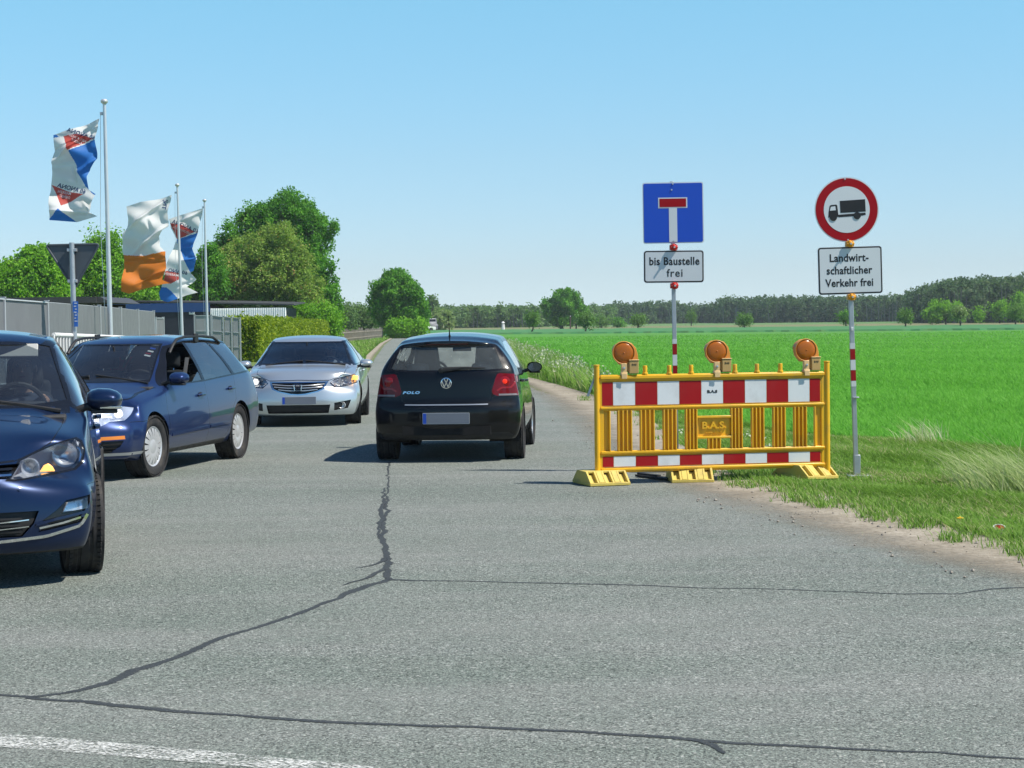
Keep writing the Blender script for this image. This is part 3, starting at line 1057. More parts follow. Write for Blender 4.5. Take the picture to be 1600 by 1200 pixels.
tag(np_mesh('white_clover', V, F, G_white, attrs={'rnd': ('FACE', RNG.uniform(0, 1, len(cc)))}), 'white flowers in the grass behind the barrier', kind='stuff')
# grass by the far road on the left
la = [(G(*q).x, G(*q).y) for q in [(560, 600), (572, 556), (593, 537), (612, 527), (560, 527), (500, 540), (470, 600)]]
lp = scatter(la, 14000, RNG, 42, 190, 2.0, 0.3)
blades('roadside_grass', lp, 0.14, 0.03, RNG, G_verge, 0.5, -0.025, label='grass strip left of the far road', wdist=0.012, rnd=np.clip(RNG.normal(0.6, 0.2, len(lp)), 0, 1))
# pebbles on the shoulder
pb = []
for k in range(620):
    i = RNG.integers(0, len(dirt_out_g) - 1)
    j = min(int(i * (len(dirt_in) - 1) / (len(dirt_out_g) - 1)), len(dirt_in) - 2)
    w = RNG.uniform(0.0, 1.0) ** 2 * 0.85
    a = dirt_out_g[i].lerp(dirt_out_g[i + 1], RNG.uniform())
    b = G(*dirt_in[j]).lerp(G(*dirt_in[j + 1]), RNG.uniform())
    pb.append((a.x * (1 - w) + b.x * w, a.y * (1 - w) + b.y * w))
pb = np.array(pb)
oct_v = np.array([(1, 0, 0), (-1, 0, 0), (0, 1, 0), (0, -1, 0), (0, 0, .7), (0, 0, -.7)], float)
oct_f = np.array([(0, 2, 4), (2, 1, 4), (1, 3, 4), (3, 0, 4), (2, 0, 5), (1, 2, 5), (3, 1, 5), (0, 3, 5)])
sz = np.abs(RNG.normal(0.002, 0.006, len(pb))) + 0.004
V = (np.column_stack([pb, np.full(len(pb), 0.008)])[:, None, :] + oct_v[None] * sz[:, None, None] * RNG.uniform(0.6, 1.3, (len(pb), 6, 1))).reshape(-1, 3)
F = (np.arange(len(pb))[:, None, None] * 6 + oct_f[None]).reshape(-1, 3)
tag(np_mesh('pebbles', V, F, plain('pebble', (0.26, 0.235, 0.20), 0.9, var=0.5, scale=3)), 'small stones scattered over the sandy shoulder', kind='stuff')

# ================================================================== STREET FURNITURE
M_yellow = plain('yellow_plastic', (0.74, 0.41, 0.012), 0.42, var=0.10, scale=5, dirt=0.4)
M_yellow2 = plain('yellow_foot_plastic', (0.60, 0.46, 0.10), 0.6, var=0.14, scale=7, dirt=0.6, bump=0.1)
M_red = plain('red_reflective', (0.32, 0.007, 0.010), 0.4, var=0.12, scale=4, dirt=0.1, spec=0.25)
M_white = plain('white_reflective', (0.66, 0.69, 0.71), 0.3, var=0.05, scale=4, dirt=0.25)
M_black = plain('black_print', (0.012, 0.012, 0.014), 0.5, var=0.2)
M_zinc = plain('galvanised_steel', (0.42, 0.45, 0.48), 0.42, 0.55, var=0.2, scale=14)
M_alu = plain('aluminium_pole', (0.62, 0.64, 0.66), 0.35, 0.5, var=0.1, scale=5)
M_signback = plain('sign_back_grey', (0.085, 0.10, 0.115), 0.5, 0.4, var=0.15, scale=6)
M_signblue = plain('sign_blue', (0.008, 0.070, 0.52), 0.35, var=0.06, scale=4)
M_signwhite = plain('sign_white', (0.62, 0.66, 0.69), 0.35, var=0.04, scale=4, dirt=0.05)
M_signred = plain('sign_red', (0.33, 0.004, 0.010), 0.4, var=0.08, scale=4, dirt=0.06, spec=0.2)
M_bolt = plain('bolt_steel', (0.6, 0.6, 0.6), 0.3, 0.8, var=0.1)
M_redclamp = plain('red_clamp_plastic', (0.50, 0.02, 0.015), 0.4, var=0.1)
M_ylwclamp = plain('orange_clamp_plastic', (0.70, 0.30, 0.015), 0.4, var=0.1)
M_rubber = plain('black_rubber', (0.018, 0.018, 0.019), 0.7, var=0.25, scale=20)

# ------------------------------------------------------------------ barrier
BA = G(934, 757)
BB = G(1293, 747)
bar_w = (BB - BA).length
bar_rz = math.atan2(BB.y - BA.y, BB.x - BA.x)
barrier = thing('road_barrier', 'yellow plastic barrier with red and white striped boards across the road edge', 'barrier', (BA.x, BA.y, 0), bar_rz)
W = bar_w


def bz(py):           # height on the barrier for a row of the photograph (left end)
    return (757 - py) / 170.0


XW = np.array([190, 205, 255, 297, 375, 417, 495, 540, 613, 660, 725, 905, 970, 1018, 1088, 1135, 1205, 1250, 1322, 1365, 1415, 1435])


def bx(z):            # place along the barrier from the enlarged view
    return (z - 190) / (1436 - 190) * W


for x in (0.0, W):
    m = MB()
    m.tube([(x, 0, 0.05), (x, 0, 1.09)], 0.026, 14)
    m.tube([(x, 0, 1.09), (x, 0, 1.10)], 0.030, 14)
    s = 1 if x == 0 else -1
    m.box((x + s * 0.035, 0, 0.53), (0.05, 0.022, 0.86))
    m.build('post', M_yellow, barrier, bevel=0.004)
for z0, z1, d, nm in ((0.945, 1.005, 0.055, 'rail'), (0.672, 0.715, 0.05, 'rail'), (0.262, 0.307, 0.05, 'rail'), (0.105, 0.150, 0.055, 'rail')):
    m = MB()
    m.box((W / 2, 0, (z0 + z1) / 2 + 0.006), (W - 0.06, d, (z1 - z0) * 0.55))
    m.box((W / 2, 0.004, (z0 + z1) / 2), (W - 0.07, d * 0.55, z1 - z0))
    m.build(nm, M_yellow, barrier, bevel=0.006)


def striped_board(z0, z1):
    x0, x1 = bx(215), bx(1397)
    st = (x1 - x0) / 10.0
    xs = [x0, x0 + st / 2] + [x0 + st / 2 + st * k for k in range(1, 10)] + [x1]
    m = MB()
    m.box(((x0 + x1) / 2, 0.004, (z0 + z1) / 2), (x1 - x0 + 0.012, 0.026, z1 - z0 + 0.01))
    o = m.build('board', M_yellow, barrier, bevel=0.003)
    for i in range(11):
        m = MB()
        m.box(((xs[i] + xs[i + 1]) / 2, -0.0105, (z0 + z1) / 2), (xs[i + 1] - xs[i] - 0.004, 0.004, z1 - z0 - 0.004))
        m.build('red_stripe' if i % 2 == 0 else 'white_stripe', M_red if i % 2 == 0 else M_white, o)
    return xs, o


xs_up, board_up = striped_board(0.722, 0.940)
striped_board(0.158, 0.256)
text_obj('lettering', 'B.A.S', 0.034, M_black, board_up, basis((1, 0, 0), (0, 0, 1), (0, -1, 0), ((xs_up[5] + xs_up[6]) / 2, -0.014, 0.835)), sx=1.35, bold=0.0015)

groups = [(205, 255, 1), (297, 375, 3), (417, 495, 3), (540, 613, 3), (660, 725, 3), (905, 970, 3), (1018, 1088, 3), (1135, 1205, 3), (1250, 1322, 3), (1365, 1415, 1)]
for a, b, nr in groups:
    m = MB()
    x0, x1 = bx(a), bx(b)
    m.box(((x0 + x1) / 2, 0.014, 0.49), (x1 - x0, 0.012, 0.372))
    if nr == 1:
        xs = [x1 if a < 800 else x0]
    else:
        xs = [x0 + 0.008 + (x1 - x0 - 0.016) * k / nr for k in range(nr + 1)]
    for x in xs:
        m.box((x, -0.008, 0.49), (0.012, 0.034, 0.372))
    m.build('slat', M_yellow, barrier, bevel=0.003)
m = MB()
x0, x1 = bx(725), bx(905)
m.box(((x0 + x1) / 2, 0.010, 0.505), (x1 - x0 - 0.004, 0.016, 0.19))
m.box(((x0 + x1) / 2, -0.004, 0.600), (x1 - x0 + 0.01, 0.04, 0.022))
m.box(((x0 + x1) / 2, -0.004, 0.410), (x1 - x0 + 0.01, 0.04, 0.022))
npl = m.build('name_plate', M_yellow, barrier, bevel=0.004)
text_obj('lettering', 'B.A.S.', 0.088, M_yellow, npl, basis((1, 0, 0), (0, 0, 1), (0, -1, 0), ((x0 + x1) / 2, -0.004, 0.52)), extrude=0.010, sx=1.15, bold=0.003)
text_obj('lettering', 'www.bas.de', 0.026, M_yellow, npl, basis((1, 0, 0), (0, 0, 1), (0, -1, 0), ((x0 + x1) / 2, -0.002, 0.455)), extrude=0.008, sx=1.3)
m = MB()
xa, xb = bx(780), bx(850)
m.box(((xa + xb) / 2, 0.014, 0.352), (xb - xa, 0.012, 0.095))
for k in range(4): m.box((xa + 0.006 + (xb - xa - 0.012) * k / 3, -0.006, 0.352), (0.012, 0.034, 0.095))
m.build('slat', M_yellow, barrier, bevel=0.003)
for zx in (448, 577, 695, 932, 1052, 1180):
    m = MB()
    m.tube([(bx(zx), 0, 1.0), (bx(zx), 0, 1.085)], 0.021, 10)
    m.tube([(bx(zx), 0, 1.0), (bx(zx), 0, 1.022)], 0.027, 10)
    m.build('peg', M_yellow, barrier, bevel=0.003)
m = MB()       # loose latch hanging beside the left post
m.box((-0.045, 0.02, 0.90), (0.022, 0.008, 0.19), Matrix.Rotation(R(22), 3, 'Y'))
m.box((-0.008, 0.02, 0.985), (0.03, 0.012, 0.03))
m.build('latch', M_zinc, barrier, bevel=0.002)

# ------------------------------------------------------------------ warning lamps
M_amber = None
t = NT('amber_lens')
co = t.coords('Object')
rings = t.n("ShaderNodeTexWave", wave_type='RINGS', rings_direction='Y')
rings.inputs['Scale'].default_value = 55
t.link(co, rings.inputs['Vector'])
c = t.mix(t.noise(co, 12, 3), (0.33, 0.085, 0.006), (0.44, 0.125, 0.009))
M_amber = t.done(t.bsdf(c, 0.22, normal=t.bump(rings.outputs['Fac'], 0.12, 0.003), spec=0.5))
M_lampbody = plain('lamp_orange_plastic', (0.62, 0.26, 0.045), 0.45, var=0.08, dirt=0.1)
M_lampbox = plain('lamp_box_plastic', (0.46, 0.30, 0.11), 0.5, var=0.08, dirt=0.1)
M_lampclip = plain('lamp_clip_plastic', (0.68, 0.47, 0.22), 0.5, var=0.08)
M_green = plain('green_seal', (0.02, 0.22, 0.05), 0.5)


def warning_lamp(label, zx, first=None):
    if first is None:
        L = thing('warning_lamp', label, 'warning lamp', (0, 0, 0), 0, 'amber lamps on the barrier')
        M = basis((1, 0, 0), (0, 0, 1), (0, -1, 0), (0, 0, 0.195))        # Z of the shape faces the camera
        m = MB()
        m.lathe([(0.0, 0.020), (0.03, 0.0195), (0.06, 0.017), (0.085, 0.011), (0.093, 0.004), (0.093, -0.004)], 36, M)
        lens = m.build('lens', M_amber, L, smooth=60)
        m = MB()
        m.lathe([(0.004, 0.024), (0.007, 0.021), (0.008, 0.019)], 8, M)
        m.build('lens_knob', M_amber, lens)
        m = MB()      # ring and the ear shaped housing behind it
        m.lathe([(0.0935, -0.003), (0.099, 0.012), (0.104, 0.012), (0.106, 0.0), (0.104, -0.02), (0.0, -0.03)], 36, M)
        ear = [(-0.098, 0.03), (-0.08, 0.065), (-0.03, 0.098), (0.03, 0.103), (0.08, 0.085), (0.118, 0.04), (0.135, -0.02), (0.138, -0.075),
               (0.06, -0.085), (0.045, -0.09), (-0.035, -0.11), (-0.085, -0.05)]
        m.prism(ear, 0.075, M @ Matrix.Translation((0, 0, -0.095)))
        m.build('housing', M_lampbody, L, bevel=0.006)
        m = MB()
        m.box((0.092, 0.03, 0.062), (0.086, 0.11, 0.118))
        m.box((0.044, 0.035, 0.065), (0.04, 0.07, 0.09))
        m.box((0.094, 0.03, 0.126), (0.096, 0.12, 0.010))
        bxo = m.build('battery_box', M_lampbox, L, bevel=0.006)
        text_obj('lettering', 'BAS', 0.022, M_black, bxo, basis((1, 0, 0), (0, 0, 1), (0, -1, 0), (0.094, -0.0265, 0.085)), sx=1.2)
        m = MB()
        m.box((0.05, 0.03, 0.0025), (0.15, 0.09, 0.006))
        m.build('seal', M_green, bxo)
        m = MB()
        m.box((0.0, 0.0, 0.055), (0.048, 0.05, 0.085))
        m.box((0.0, 0.0, 0.0), (0.06, 0.062, 0.03))
        m.box((0.0, -0.034, -0.02), (0.05, 0.006, 0.05))
        m.build('clip', M_lampclip, L, bevel=0.005)
        m = MB()
        m.lathe([(0.0, 0.012), (0.010, 0.010), (0.013, 0.0)], 12, basis((1, 0, 0), (0, 0, 1), (0, -1, 0), (0, -0.025, 0.055)))
        m.build('bolt', M_bolt, L)
    else:
        L = copy_tree(first)
        L['label'] = label
    x = bx(zx) + 0.022
    L.location = (BA.x + x * math.cos(bar_rz), BA.y + x * math.sin(bar_rz) - 0.004, 1.012)
    return L


lamp0 = warning_lamp('round amber warning lamp above the left end of the striped barrier', 322)
lamp0.rotation_euler.z = bar_rz - 0.10
l2 = warning_lamp('round amber warning lamp in the middle of the barrier, over the black lettering', 820, lamp0)
l2.rotation_euler.z = bar_rz - 0.04
l3 = warning_lamp('round amber warning lamp at the right end of the barrier, nearest the no lorries sign', 1308, lamp0)
l3.rotation_euler.z = bar_rz + 0.02

# ------------------------------------------------------------------ plastic feet


def foot_plate(label, loc, rz, tilt=0.0, first=None):
    if first is None:
        f = thing('foot_plate', label, 'barrier foot', (0, 0, 0), 0, 'yellow feet under the barrier')
        w, d, h = 0.39, 0.50, 0.125
        m = MB()      # shell: sloping front and back made of ribs between recessed pockets
        sl = 0.16
        # core
        prof = [(-d / 2 + 0.05, 0.0), (d / 2 - 0.05, 0.0), (d / 2 - 0.05, 0.02), (d / 2 - sl + 0.02, h - 0.035), (-d / 2 + sl - 0.02, h - 0.035), (-d / 2 + 0.05, 0.02)]
        m.prism(prof, w - 0.03, basis((0, 1, 0), (0, 0, 1), (1, 0, 0), (-w / 2 + 0.015, 0, 0)))
        m.box((0, 0, 0.014), (w, d, 0.028))
        m.build('core', M_yellow2, f, bevel=0.004)
        full = [(-d / 2 + 0.005, 0.028), (d / 2 - 0.005, 0.028), (d / 2 - sl + 0.035, h), (-d / 2 + sl - 0.035, h)]
        for k in range(6):
            x = -w / 2 + 0.012 + (w - 0.024) * k / 5
            m = MB()
            m.prism(full, 0.02, basis((0, 1, 0), (0, 0, 1), (1, 0, 0), (x - 0.01, 0, 0)))
            m.build('rib', M_yellow2, f, bevel=0.003)
        m = MB()
        m.box((0, 0, h - 0.008), (w, d - 2 * sl + 0.05, 0.02))
        m.build('top_plate', M_yellow2, f, bevel=0.004)
        for k in (1, 3):
            x = -w / 2 + 0.012 + (w - 0.024) * (k + .5) / 5
            m = MB()
            ang = math.atan2(h - 0.028, sl - 0.04)
            q = Matrix.Rotation(ang, 3, 'X')
            m.box((x, -d / 2 + sl * 0.5 - 0.012, 0.028 + (h - 0.028) * 0.5), (0.049, math.hypot(sl - 0.04, h - 0.028) * 0.96, 0.006), q)
            m.build('pocket_lid', M_yellow2, f, bevel=0.002)
    else:
        f = copy_tree(first)
        f['label'] = label
    f.location = loc
    f.rotation_euler = (0, tilt, rz)
    return f


def bpt(zx, off=0.0, z=0.004):
    x = bx(zx)
    c, s = math.cos(bar_rz), math.sin(bar_rz)
    return (BA.x + x * c - off * s, BA.y + x * s + off * c, z)


foot0 = foot_plate('yellow plastic foot under the left post of the barrier, on the asphalt', bpt(212, 0.03), bar_rz + 0.12)
foot_plate('yellow plastic foot lying under the middle of the barrier', bpt(700, 0.12), bar_rz - 0.14, 0, foot0)
foot_plate('yellow plastic foot under the right post, lying skewed on the verge', bpt(1330, 0.10), bar_rz + 0.42, 0.03, foot0)
foot_plate('yellow plastic foot farthest right, half sunk in the grass behind the right post', bpt(1400, 0.42, -0.03), bar_rz - 0.5, -0.03, foot0)
m = MB()
q = G(1023, 748)
m.box((0, 0, 0.014), (0.10, 0.55, 0.02))
m.box((0, 0.1, 0.03), (0.05, 0.35, 0.02))
o = m.build('base_strip', M_rubber, None, bevel=0.004, loc=(q.x, q.y, 0.002))
o.rotation_euler.z = 0.5
tag(o, 'dark rubber strip on the asphalt left of the middle barrier foot', 'rubber strip')

# ------------------------------------------------------------------ traffic signs
XYZ_FACE = basis((1, 0, 0), (0, 0, 1), (0, -1, 0))      # drawing plane -> upright, facing the camera


def sign_plate(name, outline, mat_face, parent, M, rim=None, rim_w=0.012, back=M_signback, thick=0.004):
    """plate with an optional rim colour; returns the plate"""
    m = MB()
    m.mi = 0
    m.prism(outline, thick, M @ Matrix.Translation((0, 0, -thick)))
    return m.build(name, [mat_face], parent)


def face(name, pts, z, mat, parent, M, h=0.0012):
    m = MB()
    m.prism(pts, h, M @ Matrix.Translation((0, 0, z)))
    return m.build(name, mat, parent)


def bolt_on(parent, x, y, M, z=0.002):
    m = MB()
    m.lathe([(0.0, 0.008), (0.008, 0.006), (0.009, 0.0)], 10, M @ Matrix.Translation((x, y, z)))
    m.build('bolt', M_bolt, parent)


def clamp(parent, p, mat):
    m = MB()
    m.box((0, 0, 0), (0.075, 0.085, 0.05))
    m.lathe([(0.0, 0.020), (0.012, 0.020), (0.026, 0.012), (0.034, 0.0)], 12, basis((1, 0, 0), (0, 0, 1), (0, -1, 0), (0.004, -0.04, 0)))
    for k in range(6):
        a = k * math.pi / 3
        m.box((0.004 + 0.030 * math.cos(a), -0.048, 0.030 * math.sin(a)), (0.014, 0.014, 0.014))
    o = m.build('clamp', mat, parent, bevel=0.005, loc=p)
    m = MB()
    m.lathe([(0.0, 0.022), (0.009, 0.022), (0.010, 0.0)], 8, basis((1, 0, 0), (0, 0, 1), (0, -1, 0), (0.004, -0.055, 0)))
    m.build('bolt', M_bolt, o)
    return o


def sign_post(parent, base, top, bands, r=0.0205):
    """square steel tube from base to top (local) with red and white foil between"""
    m = MB()
    d = (Vector(top) - Vector(base)).normalized()
    m.tube([base, top], r * 1.35, 4)
    o = m.build('pole', M_zinc, parent, bevel=0.004)
    for z0, z1, mat, nm in bands:
        f0 = (z0 - base[2]) / (top[2] - base[2]); f1 = (z1 - base[2]) / (top[2] - base[2])
        a = Vector(base).lerp(Vector(top), f0); b = Vector(base).lerp(Vector(top), f1)
        m = MB()
        m.tube([a, b], r * 1.35 + 0.0025, 4)
        m.build(nm, mat, o)
    return o


# dead end sign
D_T = 18.9
base = P(1058, 738, D_T)
base = Vector((base.x, D_T, 0.0))
dead = thing('traffic_sign', 'blue dead end sign with red bar, white supplementary plate below', 'traffic sign', base)
top = P(1050, 284, D_T) - base
pz = lambda py, px=1054: P(px, py, D_T).z


def xat(py):
    return (P(1058 + (1050 - 1058) * (738 - py) / (738 - 284), py, D_T) - base).x


sign_post(dead, (0, 0.03, 0), (top.x, 0.03, top.z + 0.005),
          [(pz(530), pz(537), M_white, 'white_band'), (pz(537.5), pz(554), M_red, 'red_band'), (pz(554.5), pz(571), M_white, 'white_band'), (pz(571.5), pz(588), M_red, 'red_band')])
m = MB()
m.box((0.0, 0.03, 0.10), (0.07, 0.07, 0.2))
m.build('socket', M_zinc, dead, bevel=0.006)
for k in range(4):
    pass
c0 = (P(1051.8, 332.5, D_T) - base)
Mp = Matrix.Translation((c0.x, 0, c0.z)) @ Matrix.Rotation(R(-0.35), 4, 'Y') @ XYZ_FACE
S = 0.598
pl = sign_plate('dead_end_plate', rrect(S, S, 0.022), M_signwhite, dead, Mp)
face('blue_field', rrect(S - 0.02, S - 0.02, 0.016), 0.0005, M_signblue, pl, Mp)
sc = S / 0.598
k = S / 94.0
stem = [(-0.042, -S / 2 + 0.014), (0.038, -S / 2 + 0.014), (0.038, 0.056), (-0.042, 0.056)]
face('white_stem', stem, 0.0022, M_signwhite, pl, Mp)
face('white_border', [(-0.146, 0.046), (0.140, 0.046), (0.140, 0.150), (-0.146, 0.150)], 0.0022, M_signwhite, pl, Mp, 0.0010)
face('red_bar', [(-0.133, 0.057), (0.128, 0.057), (0.128, 0.139), (-0.133, 0.139)], 0.0036, M_signred, pl, Mp)
bolt_on(pl, 0.0, 0.283, Mp); bolt_on(pl, 0.0, -0.278, Mp, 0.004); bolt_on(pl, -0.012, 0.225, Mp)
c1 = (P(1052.8, 416.5, D_T) - base)
Mp = Matrix.Translation((c1.x, 0, c1.z)) @ Matrix.Rotation(R(0.1), 4, 'Y') @ XYZ_FACE
pl = sign_plate('supplementary_plate', rrect(0.592, 0.318, 0.028), M_signwhite, dead, Mp)
face('black_border', rrect(0.584, 0.310, 0.025), 0.0005, M_black, pl, Mp)
face('white_field', rrect(0.560, 0.286, 0.016), 0.0020, M_signwhite, pl, Mp)
text_obj('lettering', 'bis Baustelle', 0.108, M_black, pl, Mp @ Matrix.Translation((0.005, 0.050, 0.0035)), sx=0.86, bold=0.0022, spacing=1.06)
text_obj('lettering', 'frei', 0.108, M_black, pl, Mp @ Matrix.Translation((0.010, -0.066, 0.0035)), sx=0.98, bold=0.0010, spacing=1.12)
clamp(dead, (xat(386) + 0.004, 0.012, pz(386.5)), M_redclamp)
clamp(dead, (xat(446) + 0.004, 0.012, pz(446.5)), M_redclamp)

# no lorries sign
D_L = 18.4
base = P(1339, 741, D_L)
base = Vector((base.x, D_L, 0.0))
lorry = thing('traffic_sign', 'round no lorries sign with red ring and text plate on leaning pole', 'traffic sign', base)
pz = lambda py, px=1330: P(px, py, D_L).z
pt = P(1325, 300, D_L) - base
btop = (pt.x, 0.03, pt.z)


def band_z(py):
    return P(1333, py, D_L).z


pole = sign_post(lorry, (0, 0.03, -0.05), btop, [(band_z(536), band_z(545), M_white, 'white_band'), (band_z(545.5), band_z(562), M_red, 'red_band'),
                                            (band_z(562.5), band_z(578), M_white, 'white_band'), (band_z(578.5), band_z(595), M_red, 'red_band'), (band_z(595.5), band_z(604), M_white, 'white_band')], 0.022)
m = MB()
m.box((0.004, 0.03, 0.085), (0.062, 0.062, 0.20))
m.box((0.03, 0.02, -0.02), (0.26, 0.22, 0.03))
m.box((0.0, 0.03, 0.01), (0.05, 0.05, 0.08))
m.build('socket', M_zinc, lorry, bevel=0.005)
m = MB()
m.box((-0.04, 0.0, band_z(514)), (0.022, 0.03, 0.035))
m.build('clip', M_white, lorry, bevel=0.004)
m = MB()
m.box((-0.01, 0.0, band_z(621)), (0.06, 0.07, 0.012))
m.build('clip', M_zinc, lorry, bevel=0.003)
c0 = (P(1323, 327.5, D_L) - base)
Mp = Matrix.Translation((c0.x, 0, c0.z)) @ Matrix.Rotation(R(-1.0), 4, 'Y') @ Matrix.Rotation(R(3), 4, 'Z') @ XYZ_FACE
circ = lambda r, n=48: [(r * math.cos(2 * math.pi * i / n), r * math.sin(2 * math.pi * i / n)) for i in range(n)]
pl = sign_plate('round_plate', circ(0.311), M_signwhite, lorry, Mp)
face('red_ring', circ(0.300), 0.0005, M_signred, pl, Mp)
face('white_disc', circ(0.222), 0.0020, M_signwhite, pl, Mp)
# lorry pictogram
kx = 1 / 163.0 / 3.636


def pic(pts):
    return [((x - 1250) * kx, (248 - y) * kx) for x, y in pts]


face('lorry_box', pic([(1211, 198), (1356, 192), (1358, 262), (1213, 266)]), 0.0035, M_black, pl, Mp)
face('lorry_cab', pic([(1143, 290), (1146, 258), (1153, 224), (1160, 220), (1190, 218), (1196, 224), (1200, 268), (1202, 288)]), 0.0035, M_black, pl, Mp)
face('lorry_window', pic([(1153, 252), (1159, 230), (1184, 227), (1187, 250)]), 0.0050, M_signwhite, pl, Mp)
face('lorry_chassis', pic([(1200, 276), (1356, 268), (1358, 280), (1340, 284), (1202, 290)]), 0.0035, M_black, pl, Mp)
for wx, wy in ((1172, 290), (1308, 284)):
    wc = [((wx + 21 * math.cos(2 * math.pi * i / 20) - 1250) * kx, (248 - wy - 21 * math.sin(2 * math.pi * i / 20)) * kx) for i in range(20)]
    face('lorry_wheel', wc, 0.0065, M_black, pl, Mp)
bolt_on(pl, -0.01, 0.292, Mp); bolt_on(pl, 0.005, -0.29, Mp)
c1 = (P(1328.5, 422.5, D_L) - base)
Mp = Matrix.Translation((c1.x, 0, c1.z)) @ Matrix.Rotation(R(-1.1), 4, 'Y') @ Matrix.Rotation(R(3), 4, 'Z') @ XYZ_FACE
pl = sign_plate('supplementary_plate', rrect(0.622, 0.455, 0.028), M_signwhite, lorry, Mp)
face('black_border', rrect(0.614, 0.447, 0.025), 0.0005, M_black, pl, Mp)
face('white_field', rrect(0.588, 0.421, 0.016), 0.0020, M_signwhite, pl, Mp)
for i, (tx, w_) in enumerate((('Landwirt-', 0.90), ('schaftlicher', 0.88), ('Verkehr frei', 0.86))):
    text_obj('lettering', tx, 0.103, M_black, pl, Mp @ Matrix.Translation((-0.01, 0.118 - 0.119 * i, 0.0035)), sx=w_, bold=0.0022, spacing=1.05)


def xl(py):
    f = (741 - py) / (741 - 300)
    return (P(1339 + (1325 - 1339) * f, py, D_L) - base).x


clamp(lorry, (xl(381), 0.012, pz(381)), M_ylwclamp)
clamp(lorry, (xl(464), 0.012, pz(464)), M_ylwclamp)

# give way sign from behind
D_G = 31.0
base = on_ground(117, D_G)
give = thing('traffic_sign', 'back of a triangular give way sign on a grey post by the fence', 'traffic sign', base)
a = P(117, 560, D_G) - base
tp = P(112, 379, D_G) - base
m = MB()
m.tube([(0, 0, 0), (tp.x, 0, tp.z)], 0.042, 12)
m.build('pole', M_zinc, give)
corn = [P(70, 383, D_G) - base, P(154, 381, D_G) - base, P(115, 452, D_G) - base]
tri = []
ctr = sum((Vector((q.x, q.z, 0)) for q in corn), Vector()) / 3
for i in range(3):
    q = Vector((corn[i].x, corn[i].z, 0))
    pv = Vector((corn[i - 1].x, corn[i - 1].z, 0)); nx = Vector((corn[(i + 1) % 3].x, corn[(i + 1) % 3].z, 0))
    for k in range(5):
        a_ = q.lerp(pv, 0.07); b_ = q.lerp(nx, 0.07); w_ = k / 4
        r_ = a_ * (1 - w_) ** 2 + q * 2 * w_ * (1 - w_) + b_ * w_ * w_
        tri.append((r_.x, r_.y))
m = MB()
m.prism(tri, 0.006, basis((1, 0, 0), (0, 0, 1), (0, -1, 0), (0, 0.075, 0)))
pl = m.build('triangular_plate', M_signback, give)
m = MB()
m.tube([(x, 0.062, z) for x, z in tri] + [(tri[0][0], 0.062, tri[0][1])], 0.018, 6)
m.build('plate_rim', M_signback, pl)
for z in (tp.z - 0.12, tp.z - 0.62):
    m = MB()
    m.box((tp.x, 0.02, z), (0.15, 0.10, 0.05))
    m.build('bracket', M_zinc, give, bevel=0.004)
m = MB()
z0, z1 = z_at(118, 468, D_G), z_at(118, 486, D_G)
z2 = z_at(118, 508, D_G)
m.box((0.025, -0.05, (z0 + z1) / 2), (0.085, 0.012, z0 - z1))
m.box((0.03, -0.05, (z1 + z2) / 2), (0.06, 0.012, z1 - z2 - 0.01))
st = m.build('blue_sticker', plain('sticker_blue', (0.02, 0.12, 0.45), 0.4), give)
for k in range(7):
    m = MB()
    m.box((0.025 + 0.006 * (-1) ** k, -0.057, z0 - 0.03 - k * 0.048), (0.045 - 0.008 * (k % 3), 0.003, 0.014))
    m.build('print_line', M_signwhite, st)

# ------------------------------------------------------------------ flagpoles and flags
POLES = [((163, 160), (173, 515), 38.0, 'tallest looking flagpole on the left, nearest of the three'),
         ((277, 290), (285, 520), 61.0, 'middle flagpole, standing before the dark blue shed'),
         ((319.5, 314), (324, 522), 69.0, 'farthest flagpole, in front of the white corrugated wall')]
pole0 = None
for (tx, ty), (bx_, by_), d, lab in POLES:
    b = on_ground(bx_, d)
    tpv = P(tx, ty, d) - b
    f = thing('flagpole', lab, 'flagpole', b, 0, 'flagpoles in a row on the left')
    m = MB()
    m.tube([(0, 0, 0), (tpv.x, 0, tpv.z)], [0.055, 0.032], 12)
    m.build('pole', M_alu, f)
    m = MB()
    m.lathe([(0.0, 0.07), (0.05, 0.06), (0.075, 0.03), (0.07, 0.0), (0.035, -0.03), (0.032, -0.06)], 14, Matrix.Translation((tpv.x, 0, tpv.z)))
    m.build('finial', M_alu, f)
    m = MB()
    m.box((tpv.x - 0.05, 0, tpv.z - 0.22), (0.08, 0.03, 0.06))
    m.build('pulley', M_zinc, f, bevel=0.004)
    m = MB()
    m.tube([(tpv.x - 0.08, 0, tpv.z - 0.24), (tpv.x * .6 - 0.14, 0.0, tpv.z * 0.6), (-0.09, 0, 0.9)], 0.006, 5)
    m.build('rope', M_alu, f)


def resamp(L, n):
    L = np.array(L, float)
    d = np.concatenate([[0], np.cumsum(np.hypot(*np.diff(L, axis=0).T))])
    s = np.linspace(0, d[-1], n)
    return np.stack([np.interp(s, d, L[:, 0]), np.interp(s, d, L[:, 1])], 1)


